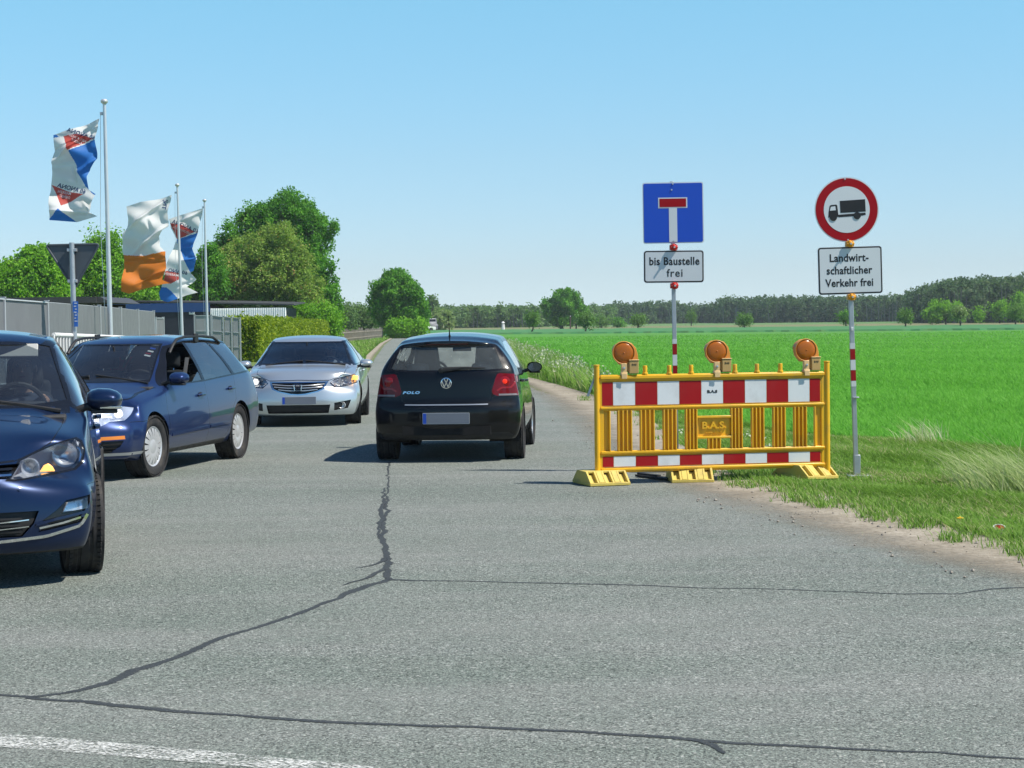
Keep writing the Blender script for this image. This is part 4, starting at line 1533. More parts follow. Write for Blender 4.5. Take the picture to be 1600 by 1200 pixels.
def flag(label, depth, org, scale, top_edge, left_edge, bottom_edge, right_edge, regions, mats, texts, amp, creases, group):
    """cloth filling the outline (photo pixels of an enlarged view); regions are coloured panels"""
    px = lambda q: (org[0] + q[0] / scale, org[1] + q[1] / scale)
    nu, nv = 96, 150
    T, B = resamp(top_edge, nu), resamp(bottom_edge, nu)      # right -> left
    Rr, Ll = resamp(right_edge, nv), resamp(left_edge, nv)    # top -> bottom
    U = np.linspace(0, 1, nu)[None, :, None]
    Vv = np.linspace(0, 1, nv)[:, None, None]
    S = (1 - Vv) * T[None] + Vv * B[None] + (1 - U) * Rr[:, None] + U * Ll[:, None] \
        - ((1 - U) * (1 - Vv) * T[0] + U * (1 - Vv) * T[-1] + (1 - U) * Vv * B[0] + U * Vv * B[-1])
    b = P(*px(top_edge[0]), depth)

    def dep(x, y):
        u = (x - 300) / 250.0
        v = y / 180.0
        d = amp * (0.50 * np.sin(v * 2.2 + u * 1.4) + 0.45 * np.sin(u * 3.1 - v * 1.1 + 1.0) + 0.22 * np.sin(v * 5.1 - u * 3.3 + 0.5))
        for (x0, y0, x1, y1, w, a) in creases:
            L = math.hypot(x1 - x0, y1 - y0)
            tt = ((x - x0) * (x1 - x0) + (y - y0) * (y1 - y0)) / L / L
            dd = ((x - x0) * (y1 - y0) - (y - y0) * (x1 - x0)) / L
            d = d + a * np.exp(-(dd / w) ** 2) * np.clip(1.2 - np.abs(tt - .5) * 1.6, 0, 1)
        return d

    def world(x, y, off=0.0):
        q = P(org[0] + x / scale, org[1] + y / scale, depth)
        return Vector((q.x - b.x, float(dep(x, y)) + off, q.z - b.z))
    Vt = [world(S[j, i, 0], S[j, i, 1]) for j in range(nv) for i in range(nu)]
    F = []
    C4 = ((S[:-1, :-1] + S[1:, 1:] + S[:-1, 1:] + S[1:, :-1]) / 4).reshape(-1, 2)
    MI = np.zeros(len(C4), int)
    for poly, mk in regions:
        MI[inside(C4, poly)] = mk
    for j in range(nv - 1):
        for i in range(nu - 1):
            F.append((j * nu + i, (j + 1) * nu + i, (j + 1) * nu + i + 1, j * nu + i + 1))
    t = thing('flag', label, 'flag', b, 0, group)
    o = np_mesh('cloth', np.array(Vt), np.array(F), mats, t, smooth=True, mi=MI)
    for body, size, cx, cy, ang, mat, bold in texts:
        cu = bpy.data.curves.new('lettering', 'FONT')
        cu.body = body; cu.size = size; cu.align_x = 'CENTER'; cu.align_y = 'CENTER'; cu.offset = bold
        cu.resolution_u = 2
        tmp = bpy.data.objects.new('tmp', cu); COL.objects.link(tmp)
        me = bpy.data.meshes.new_from_object(tmp.evaluated_get(bpy.context.evaluated_depsgraph_get()))
        bpy.data.objects.remove(tmp)
        ca, sa = math.cos(R(ang)), math.sin(R(ang))
        for v in me.vertices:
            lx, ly = -v.co.x, v.co.y          # seen from behind: mirrored
            x = cx + lx * ca + ly * sa
            y = cy + lx * sa - ly * ca
            v.co = world(x, y, -0.012)
        me.materials.clear()
        link_mesh('lettering', me, mat, o)
    return t


def cloth(name, col):
    t = NT(name)
    co = t.coords('Object')
    c = t.mix(t.noise(co, 5, 4), tuple(x * .9 for x in col), col)
    d = t.bsdf(c, 0.55, spec=0.25)
    tr = t.n("ShaderNodeBsdfTranslucent"); t.link(c, tr.inputs[0])
    sh = t.n("ShaderNodeMixShader"); sh.inputs[0].default_value = 0.45
    t.link(d, sh.inputs[1]); t.link(tr.outputs[0], sh.inputs[2])
    return t.done(sh.outputs[0])


C_white = cloth('white_cloth', (0.86, 0.86, 0.87))
C_red = cloth('red_cloth', (0.62, 0.10, 0.085))
C_blue = cloth('blue_cloth', (0.04, 0.20, 0.62))
C_orange = cloth('orange_cloth', (0.80, 0.24, 0.04))
C_ink = cloth('dark_blue_print', (0.03, 0.06, 0.18))
FM = [C_white, C_red, C_blue]
flag('white advertising flag with red and blue panels on the nearest flagpole', 38.0, (70, 180), 6.664,
     [(572, 35), (330, 120), (80, 205)], [(80, 205), (95, 360), (75, 480), (65, 700), (45, 850), (65, 980), (60, 1095)],
     [(540, 1050), (320, 1110), (60, 1095)], [(572, 35), (545, 140), (525, 250), (542, 450), (470, 550), (440, 640), (470, 780), (540, 825), (490, 930), (455, 1010), (540, 1050)],
     [([(190, 215), (330, 188), (505, 245), (255, 370)], 1), ([(265, 375), (530, 250), (550, 450), (450, 640), (480, 790), (430, 740), (345, 600), (335, 530)], 2),
      ([(65, 725), (255, 800), (415, 825), (180, 945), (120, 835)], 1), ([(40, 1100), (160, 975), (225, 1035), (330, 1120), (50, 1120)], 2), ([(60, 190), (110, 200), (150, 225), (80, 232)], 2),
      ([(480, 790), (545, 800), (545, 840), (520, 830)], 2)], FM,
     [('60 ANONA', 62, 380, 195, 17, C_ink, 1.0), ('60 ANONA', 66, 280, 765, 14, C_ink, 1.0), ('NEUWAGEN', 38, 330, 235, 24, C_white, 0.8), ('DIENST', 36, 330, 275, 24, C_white, 0.8),
      ('MARKEN', 38, 200, 806, 12, C_white, 0.8), ('DIENST', 36, 205, 850, 12, C_white, 0.8)], 0.16,
     [(100, 470, 560, 90, 14, -0.10), (90, 380, 500, 150, 12, 0.07), (350, 600, 540, 450, 30, -0.14), (80, 520, 300, 480, 26, 0.10), (60, 1000, 520, 1010, 24, -0.10), (300, 560, 330, 700, 16, 0.10), (400, 900, 450, 1020, 20, 0.08)],
     'flags on the flagpoles')
flag('white and orange flag on the middle flagpole', 61.0, (180, 290), 6.32,
     [(560, 92), (420, 130), (250, 160), (105, 205)], [(105, 205), (130, 330), (120, 420), (75, 480), (65, 640), (85, 745), (78, 900), (70, 1045)],
     [(545, 965), (470, 972), (300, 1015), (140, 1068), (70, 1045)], [(560, 92), (520, 260), (525, 400), (470, 440), (430, 500), (440, 600), (500, 655), (515, 820), (470, 930), (545, 965)],
     [([(40, 682), (180, 690), (270, 690), (400, 668), (505, 645), (560, 800), (560, 985), (30, 1100)], 1)], [C_white, C_orange],
     [('TNJ', 60, 487, 185, 100, C_ink, 1.0)], 0.24,
     [(120, 430, 530, 110, 18, -0.16), (200, 640, 520, 390, 18, -0.16), (330, 350, 360, 440, 16, 0.12), (70, 700, 500, 740, 30, 0.14), (240, 960, 510, 830, 18, -0.14), (70, 760, 300, 720, 22, -0.10)],
     'flags on the flagpoles')
flag('white flag with red and blue panels on the farthest flagpole', 69.0, (180, 290), 6.32,
     [(872, 222), (700, 280), (530, 330)], [(530, 330), (545, 420), (600, 530), (560, 640), (515, 780), (500, 900), (455, 990), (425, 1060), (440, 1130)],
     [(815, 1055), (700, 1085), (620, 1118), (520, 1152), (440, 1130)], [(872, 222), (840, 350), (815, 465), (762, 620), (800, 720), (770, 840), (735, 860), (790, 925), (705, 1000), (815, 1055)],
     [([(535, 370), (630, 375), (785, 455), (605, 530)], 1), ([(595, 530), (830, 460), (760, 620), (810, 710), (775, 840), (735, 855), (690, 750), (640, 640)], 2),
      ([(500, 840), (640, 865), (645, 920), (550, 970), (440, 960)], 1), ([(400, 1000), (500, 1005), (545, 1040), (625, 1118), (510, 1160), (400, 1150)], 2)], FM,
     [('60 ANONA', 56, 690, 405, 22, C_ink, 1.0), ('NEUWAGEN', 32, 650, 440, 22, C_white, 0.8), ('MARKEN', 34, 560, 880, 8, C_white, 0.8), ('60 ANO', 50, 620, 850, 10, C_ink, 1.0)], 0.24,
     [(540, 420, 840, 260, 14, -0.12), (650, 620, 800, 600, 26, 0.12), (660, 740, 790, 720, 14, -0.12), (600, 1000, 800, 940, 18, 0.12), (520, 600, 640, 560, 18, -0.1)],
     'flags on the flagpoles')

# ------------------------------------------------------------------ fences, railing, shed
M_fence = plain('grey_privacy_strip', (0.15, 0.158, 0.165), 0.6, var=0.15, scale=2)
M_fence_post = plain('fence_post_grey', (0.42, 0.44, 0.46), 0.5, 0.3, var=0.1)
M_wire = plain('fence_wire', (0.62, 0.64, 0.66), 0.45, 0.4, var=0.1)


def mesh_fence(label, pts, panel_mat, rods=3, z0=0.05):
    """pts: (x, y, height) posts; panels with rods between them"""
    b = Vector((pts[0][0], pts[0][1], -0.03))
    t = thing('fence', label, 'fence', b, 0)
    for i, q in enumerate(pts):
        m = MB()
        m.box((q[0] - b.x, q[1] - b.y, q[2] / 2), (0.06, 0.06, q[2] + 0.05))
        m.box((q[0] - b.x, q[1] - b.y, q[2] + 0.03), (0.075, 0.075, 0.015))
        m.build('post', M_fence_post, t)
    for a, c in zip(pts[:-1], pts[1:]):
        A = Vector((a[0] - b.x, a[1] - b.y, 0)); C = Vector((c[0] - b.x, c[1] - b.y, 0))
        d = (C - A).normalized()
        nr = Vector((d.y, -d.x, 0))
        if nr.y > 0: nr = -nr
        A += d * 0.05; C -= d * 0.05
        m = MB()
        hh = min(a[2], c[2])
        vs = []
        for off in (-0.012, 0.012):
            for p_, h_ in ((A, a[2]), (C, c[2])):
                vs += [p_ + nr * off + Vector((0, 0, z0)), p_ + nr * off + Vector((0, 0, h_))]
        m.add(vs, [(0, 2, 3, 1), (4, 5, 7, 6), (0, 1, 5, 4), (2, 6, 7, 3), (1, 3, 7, 5), (0, 4, 6, 2)])
        pn = m.build('panel', panel_mat, t)
        for k in range(rods + 1):
            f = k / rods
            m = MB()
            za, zc = z0 + (a[2] - z0) * f, z0 + (c[2] - z0) * f
            m.tube([A + nr * 0.025 + Vector((0, 0, za)), C + nr * 0.025 + Vector((0, 0, zc))], 0.014, 4)
            m.build('rod', M_wire, pn)
    return t


def fpt(px, d, py):
    q = P(px, py, d)
    return (q.x, d, q.z + 0.03)


mesh_fence('long grey privacy fence running along the left behind the blue cars',
           [fpt(-60, 27.0, 461), fpt(5, 29.0, 467.5), fpt(73, 31.5, 472.5), fpt(155, 39, 479), fpt(188, 44.0, 482), fpt(215, 50, 485), fpt(240, 55, 487)], M_fence)
mesh_fence('short narrow grey fence panel by the gateway before the dark shed', [fpt(243, 57, 497), fpt(255, 58, 497)], M_fence, 2)
mesh_fence('light grey fence between the gateway and the clipped hedge',
           [fpt(304, 75, 493), fpt(330, 75, 493), fpt(349, 75, 495), fpt(362, 75, 496), fpt(375, 75, 497)], plain('pale_privacy_strip', (0.30, 0.31, 0.32), 0.6, var=0.15, scale=2), 3)
m = MB()
# white railing in front of the fence
ra, rb = P(84, 523, 29.5), P(215, 528, 38)
t = thing('railing', 'low white metal railing at the foot of the long grey fence', 'railing', (ra.x, ra.y, 0))
M_whitepaint = plain('white_paint', (0.72, 0.72, 0.70), 0.45, var=0.08)
v = Vector((rb.x - ra.x, rb.y - ra.y, 0))
m.tube([(0, 0, ra.z), (v.x, v.y, rb.z)], 0.035, 8)
m.build('top_rail', M_whitepaint, t)
n = 34
for k in range(n + 1):
    f = k / n
    m = MB()
    m.tube([(v.x * f, v.y * f, -0.02), (v.x * f, v.y * f, ra.z + (rb.z - ra.z) * f)], 0.017, 6)
    m.build('baluster', M_whitepaint, t)

M_navy = plain('navy_cladding', (0.012, 0.016, 0.028), 0.6, var=0.2, scale=2)
M_fascia = plain('blue_fascia', (0.012, 0.055, 0.19), 0.45, var=0.1, scale=2)
M_corr = plain('white_corrugated', (0.84, 0.85, 0.86), 0.45, var=0.05, scale=1)
M_roof = plain('dark_roofing', (0.05, 0.052, 0.056), 0.6, var=0.2, scale=2)
D_S = 120.0
xa, xm, xb = P(128, 480, D_S).x, P(328, 480, D_S).x, P(447, 480, D_S).x
zr0, zr1 = P(200, 470, D_S).z, P(447, 475, D_S).z
shed = thing('shed', 'long low shed, dark blue on the left and white corrugated on the right', 'shed', (xa, D_S, 0))
m = MB()
m.box(((xm - xa) / 2, 3, zr0 / 2 - 0.2), (xm - xa, 6, zr0 - 0.35))
m.build('wall', M_navy, shed)
m = MB()
fx0 = P(165, 480, D_S).x - xa
m.box(((fx0 + xm - xa) / 2, -0.03, P(250, 481, D_S).z), (xm - xa - fx0, 0.10, 0.56))
m.build('fascia', M_fascia, shed)
# corrugated sheets: each sheet a part
nsh = 6
wsh = (xb - xm) / nsh
me_c = None
for k in range(nsh):
    x0 = xm - xa + wsh * k
    if me_c is None:
        nn = 56
        V, F = [], []
        for i in range(nn + 1):
            xx = wsh * i / nn
            yy = 0.035 * math.cos(2 * math.pi * i / 8)
            V += [(xx, yy, 0.0), (xx, yy, zr1 - 0.22)]
        for i in range(nn): F.append((2 * i, 2 * i + 2, 2 * i + 3, 2 * i + 1))
        o = np_mesh('corrugated_sheet', V, F, M_corr, shed, loc=(x0, -0.02, 0))
        me_c = o.data
    else:
        o = bpy.data.objects.new('corrugated_sheet', me_c); COL.objects.link(o); o.parent = shed; o.location = (x0, -0.02 - 0.004 * (k % 2), 0)
m = MB()
m.box(((xm + xb) / 2 - xa, 3.0, zr1 / 2 - 0.1), (xb - xm - 0.05, 5.8, zr1 - 0.3))
m.build('rear_wall', M_navy, shed)
m = MB()
L = xb - xa + 0.7
v = []
for x, zt in ((-0.2, zr0 + 0.12), (L - 0.2, zr1)):
    for y, dz in ((-0.065, 0.0), (6.4, 0.18)):
        v += [(x, y, zt + dz - 0.09), (x, y, zt + dz)]
m.add(v, [(0, 1, 3, 2), (4, 6, 7, 5), (0, 4, 5, 1), (2, 3, 7, 6), (1, 5, 7, 3), (0, 2, 6, 4)])
m.build('roof', M_roof, shed)
m = MB()
q = P(300, 487, D_S)
m.box((q.x - xa, -0.05, q.z), (0.34, 0.05, 0.34))
s_ = m.build('notice_board', M_whitepaint, shed)
m = MB()
m.box((q.x - xa - 0.04, -0.085, q.z + 0.02), (0.10, 0.02, 0.20))
m.box((q.x - xa + 0.08, -0.085, q.z), (0.05, 0.02, 0.16))
m.build('pictogram', M_fascia, s_)
# dark flat roof at far left
D_C = 62.0
x0, x1 = P(-60, 470, D_C).x, P(160, 470, D_C).x
zt = P(100, 463.5, D_C).z
t = thing('carport', 'dark flat roof showing above the long grey fence at the far left', 'carport', (x0, D_C, 0))
m = MB()
m.box(((x1 - x0) / 2 - 0.1, 2.5, zt - 0.11), (x1 - x0 - 0.2, 5, 0.20))
m.prism([(x1 - x0 - 0.25, zt - 0.21), (x1 - x0 + 0.28, zt - 0.21), (x1 - x0 - 0.1, zt - 0.012), (x1 - x0 - 0.25, zt - 0.012)], 4.8, basis((1, 0, 0), (0, 0, 1), (0, 1, 0), (0, 0.1, 0)))
m.build('roof', M_roof, t)
for k in range(4):
    m = MB()
    m.box((0.3 + (x1 - x0 - 0.8) * k / 3, 0.4, (zt - 0.2) / 2), (0.14, 0.14, zt - 0.22))
    m.build('post', M_roof, t)
m = MB()
m.box(((x1 - x0) / 2, 4.7, (zt - 0.2) / 2), (x1 - x0 - 0.4, 0.12, zt - 0.25))
m.build('wall', M_navy, t)

# paddock fence of upright boards
t = thing('picket_fence', 'weathered wooden paddock fence of uneven upright boards along the far road', 'fence', (P(540, 520, 150).x, 150, -0.03))
M_wood = plain('weathered_wood', (0.30, 0.265, 0.22), 0.85, var=0.4, scale=3, bump=0.3)
a = (P(532, 520, 135).x, 135.0); b = (P(597, 520, 172).x, 172.0)
rr = random.Random(5)
n = 34
for k in range(n):
    f = k / (n - 1)
    x, y = a[0] + (b[0] - a[0]) * f - t.location.x, a[1] + (b[1] - a[1]) * f - t.location.y
    h = 0.95 + rr.gauss(0, 0.07)
    m = MB()
    m.box((x, y, h / 2), (0.15, 0.05, h), Matrix.Rotation(rr.gauss(0, 0.04), 3, 'Y'))
    m.build('board', M_wood, t, smooth=0)
for z in (0.35, 0.78):
    m = MB()
    p0 = Vector((a[0] - t.location.x, a[1] - t.location.y + 0.06, z)); p1 = Vector((b[0] - t.location.x, b[1] - t.location.y + 0.06, z))
    m.tube([p0, p1], 0.05, 4)
    m.build('rail', M_wood, t, smooth=0)

# marker post, power pole, litter
q = on_ground(786, 300)
t = thing('marker_post', 'white marker post at the far wood edge above the black hatchback', 'post', q)
m = MB(); m.tube([(0, 0, 0), (0, 0, 0.9)], [0.30, 0.24], 8); m.build('post', M_whitepaint, t)
m = MB(); m.tube([(0, 0, 0.9), (0, 0, 1.1)], [0.16, 0.2], 8); m.tube([(0, 0, 1.1), (0, 0, 1.35)], [0.3, 0.1], 8); m.build('cap', M_whitepaint, t)
q = on_ground(891, 296)
t = thing('wooden_pole', 'thin wooden pole beside the trunk of the far oak', 'pole', q)
m = MB(); m.tube([(0, 0, 0), (0, 0, 2.0)], [0.12, 0.09], 8); m.build('shaft', M_bark, t)
m = MB(); m.tube([(0, 0, 2.0), (0, 0, 2.08)], [0.12, 0.05], 8); m.build('cap', M_zinc, t)
q = G(1562, 832)
m = MB()
m.lathe([(0.0, 0.014), (0.018, 0.012), (0.034, 0.004), (0.036, 0.0)], 16, Matrix.Translation((0, 0, 0.03)) @ Matrix.Rotation(R(25), 4, 'X'), mi=0)
m.lathe([(0.036, 0.0), (0.046, -0.004), (0.048, 0.004), (0.036, 0.008)], 16, Matrix.Translation((0, 0, 0.03)) @ Matrix.Rotation(R(25), 4, 'X'), mi=1)
tag(m.build('litter', [M_red, M_whitepaint], None, loc=(q.x, q.y, 0.001)), 'small red and white plastic scrap lying at the grass edge', 'litter')
q = G(1500, 823)
m = MB()
for k in range(6):
    a_ = k * math.pi / 3
    m.ball((0.014 * math.cos(a_), 0.014 * math.sin(a_), 0.062), 0.013, 6, (1, 1, .4))
m.ball((0, 0, 0.064), 0.011, 6)
m.tube([(0, 0, 0), (0.004, 0, 0.06)], 0.003, 5)
tag(m.build('dandelion', plain('flower_yellow', (0.75, 0.45, 0.01), 0.6), None, loc=(q.x, q.y, 0.0)), 'yellow flower at the sandy edge right of the signs', 'flower')

# ================================================================== CARS
from mathutils.bvhtree import BVHTree

def paint_mat(name, base, metal, rough, flake=0.0, coat_r=0.03, dust=0.0, dustc=(0.25, 0.22, 0.18)):
    t = NT(name)
    co = t.coords('Object')
    c = t.mix(t.noise(co, 3, 3), tuple(x * .94 for x in base), tuple(min(1, x * 1.06) for x in base))
    if flake:
        c = t.mix(t.math('MULTIPLY', t.noise(co, 900, 1), flake), c, tuple(min(1, x * 2.2 + 0.03) for x in base))
    if dust:
        z = t.n("ShaderNodeSeparateXYZ"); t.link(co, z.inputs[0])
        lowd = t.ramp(z.outputs[2], [(0.15, 1.0), (0.75, 0.15)])
        f = t.math('MULTIPLY', t.math('MULTIPLY', lowd, t.ramp(t.noise(co, 4, 5, 0.65), [(0.25, 0.35), (0.8, 1)])), dust)
        c = t.mix(f, c, dustc)
    b = t.n("ShaderNodeBsdfPrincipled")
    t.link(c, b.inputs['Base Color'])
    b.inputs['Metallic'].default_value = metal
    b.inputs['Roughness'].default_value = rough
    b.inputs['Coat Weight'].default_value = 1.0
    b.inputs['Coat IOR'].default_value = 1.36
    b.inputs['Specular IOR Level'].default_value = 0.15
    b.inputs['Coat Roughness'].default_value = coat_r
    # the inside of the shell is dark trim
    inner = t.bsdf((0.02, 0.02, 0.021), 0.85, spec=0.1)
    sh = t.n("ShaderNodeMixShader")
    t.link(t.n("ShaderNodeNewGeometry").outputs['Backfacing'], sh.inputs[0])
    t.link(b.outputs[0], sh.inputs[1]); t.link(inner, sh.inputs[2])
    return t.done(sh.outputs[0])


def glass_mat(name, tint, refl=1.0, dust=0.0, dustc=(0.35, 0.36, 0.37), through=False):
    """thin pane: tinted see-through with a mirror reflection by angle"""
    t = NT(name)
    tr = t.n("ShaderNodeBsdfTransparent"); tr.inputs[0].default_value = (*tint, 1)
    gl = t.n("ShaderNodeBsdfGlossy"); gl.inputs['Roughness'].default_value = 0.01
    gl.inputs[0].default_value = (1, 1, 1, 1)
    lw = t.n("ShaderNodeFresnel"); lw.inputs['IOR'].default_value = 1.52
    sh = t.n("ShaderNodeMixShader")
    t.link(t.math('MULTIPLY', lw.outputs[0], 1.5 * refl, True), sh.inputs[0])
    t.link(tr.outputs[0], sh.inputs[1]); t.link(gl.outputs[0], sh.inputs[2])
    out = sh.outputs[0]
    if dust:
        df = t.n("ShaderNodeBsdfTranslucent" if through else "ShaderNodeBsdfDiffuse"); df.inputs[0].default_value = (*dustc, 1)
        m2 = t.n("ShaderNodeMixShader")
        co = t.coords('Object')
        sp = t.ramp(t.voro(co, 16), [(0.05, 0.9), (0.09, 0)])
        t.link(t.math('MAXIMUM', t.math('MULTIPLY', t.ramp(t.noise(co, 5, 4), [(0.3, .5), (0.8, 1)]), dust), t.math('MULTIPLY', sp, min(0.8, dust * 5))), m2.inputs[0])
        t.link(out, m2.inputs[1]); t.link(df.outputs[0], m2.inputs[2])
        out = m2.outputs[0]
    return t.done(out)


def lamp_glass(name, tint=(0.9, 0.92, 0.95)):
    return glass_mat(name, tint, 0.9)


P_navy = paint_mat('dark_blue_metallic', (0.0018, 0.011, 0.043), 0.35, 0.30, 0.2, 0.012, 0.004)
P_blue = paint_mat('blue_metallic', (0.007, 0.021, 0.080), 0.35, 0.32, 0.3, 0.04, 0.015)
P_silver = paint_mat('silver_metallic', (0.50, 0.545, 0.56), 0.75, 0.34, 0.3, 0.03, 0.05)
P_black = paint_mat('black_paint', (0.0012, 0.0014, 0.0022), 0.0, 0.45, 0.0, 0.015, 0.004)
GL_shield = glass_mat('windscreen_glass', (0.62, 0.68, 0.70), 1.0, 0.04)
GL_dark = glass_mat('tinted_glass', (0.42, 0.48, 0.50), 1.15, 0.05)
GL_clear = glass_mat('clear_glass', (0.84, 0.88, 0.86), 0.8, 0.03)
GL_rear = glass_mat('rear_glass', (0.84, 0.89, 0.87), 0.7, 0.16, (0.34, 0.38, 0.38))
GL_hazy = glass_mat('hazy_glass', (0.86, 0.90, 0.88), 0.8, 0.30, (0.8, 0.86, 0.78), True)
GL_front = glass_mat('dark_windscreen', (0.42, 0.50, 0.58), 1.0, 0.012)
GL_lamp = lamp_glass('lamp_glass')
M_trim = plain('black_trim', (0.014, 0.014, 0.015), 0.55, var=0.15, scale=8)
M_gloss = plain('gloss_black', (0.008, 0.008, 0.009), 0.12, var=0.1)
M_liner = plain('arch_liner', (0.008, 0.008, 0.008), 0.95, var=0.1)
M_tyre = plain('tyre_rubber', (0.022, 0.022, 0.023), 0.75, var=0.3, scale=10, dirt=0.35)
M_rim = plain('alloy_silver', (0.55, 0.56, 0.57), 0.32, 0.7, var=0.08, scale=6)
M_cover = plain('wheel_cover_silver', (0.58, 0.59, 0.60), 0.35, 0.45, var=0.06, scale=6, dirt=0.12)
M_disc = plain('brake_disc', (0.20, 0.19, 0.18), 0.4, 0.8, var=0.2)
M_chrome = plain('chrome', (0.78, 0.79, 0.80), 0.08, 1.0, var=0.04)
M_mirror = plain('mirror_silvering', (0.10, 0.12, 0.15), 0.06, 1.0, var=0.04)
M_reflector = plain('reflector_bowl', (0.80, 0.82, 0.85), 0.28, 0.65, var=0.05)
M_darkbowl = plain('lamp_housing', (0.42, 0.45, 0.50), 0.3, 0.45, var=0.1)
M_seat = plain('seat_fabric', (0.035, 0.035, 0.038), 0.85, var=0.2, scale=14)
M_seatgrey = plain('grey_seat_fabric', (0.12, 0.12, 0.125), 0.85, var=0.15, scale=14)
M_dash = plain('dashboard', (0.025, 0.026, 0.028), 0.7, var=0.15, scale=9)
M_visor = plain('sun_visor', (0.42, 0.42, 0.40), 0.8, var=0.08)
M_plate = plain('blank_plate_grey', (0.155, 0.175, 0.21), 0.5, var=0.10, scale=3)
M_plateblue = plain('plate_blue', (0.015, 0.07, 0.42), 0.4)
M_platewhite = plain('plate_white', (0.60, 0.62, 0.64), 0.4)
M_rear = plain('tail_lamp_red', (0.14, 0.001, 0.004), 0.12, var=0.2, scale=14, coat=0.25, spec=0.3)
M_rear2 = plain('tail_lamp_inner', (0.26, 0.004, 0.007), 0.15, var=0.15, coat=0.3)
M_lampgrey = plain('reversing_lens', (0.22, 0.20, 0.21), 0.2, var=0.2, scale=20)
M_amberlamp = plain('amber_indicator', (0.75, 0.22, 0.02), 0.2, var=0.1, coat=0.6)


def lit(name, col, s):
    t = NT(name)
    return t.done(t.bsdf(tuple(min(1, c) for c in col), 0.3, emit=col, emit_s=s))


E_white = lit('lit_bulb', (1.0, 0.97, 0.88), 2.6)
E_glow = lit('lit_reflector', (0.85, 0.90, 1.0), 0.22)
E_amber = lit('lit_indicator', (1.0, 0.45, 0.10), 1.6)
E_red = lit('lit_brake', (1.0, 0.03, 0.01), 0.35)


def smooth1(u, v, s):
    """gaussian smoothing of a sampled curve"""
    if s <= 0: return v
    du = u[1] - u[0]
    r = int(3 * s / du) + 1
    k = np.exp(-0.5 * (np.arange(-r, r + 1) * du / s) ** 2); k /= k.sum()
    vp = np.concatenate([2 * v[0] - v[r:0:-1], v, 2 * v[-1] - v[-2:-r - 2:-1]])
    return np.convolve(vp, k, 'valid')


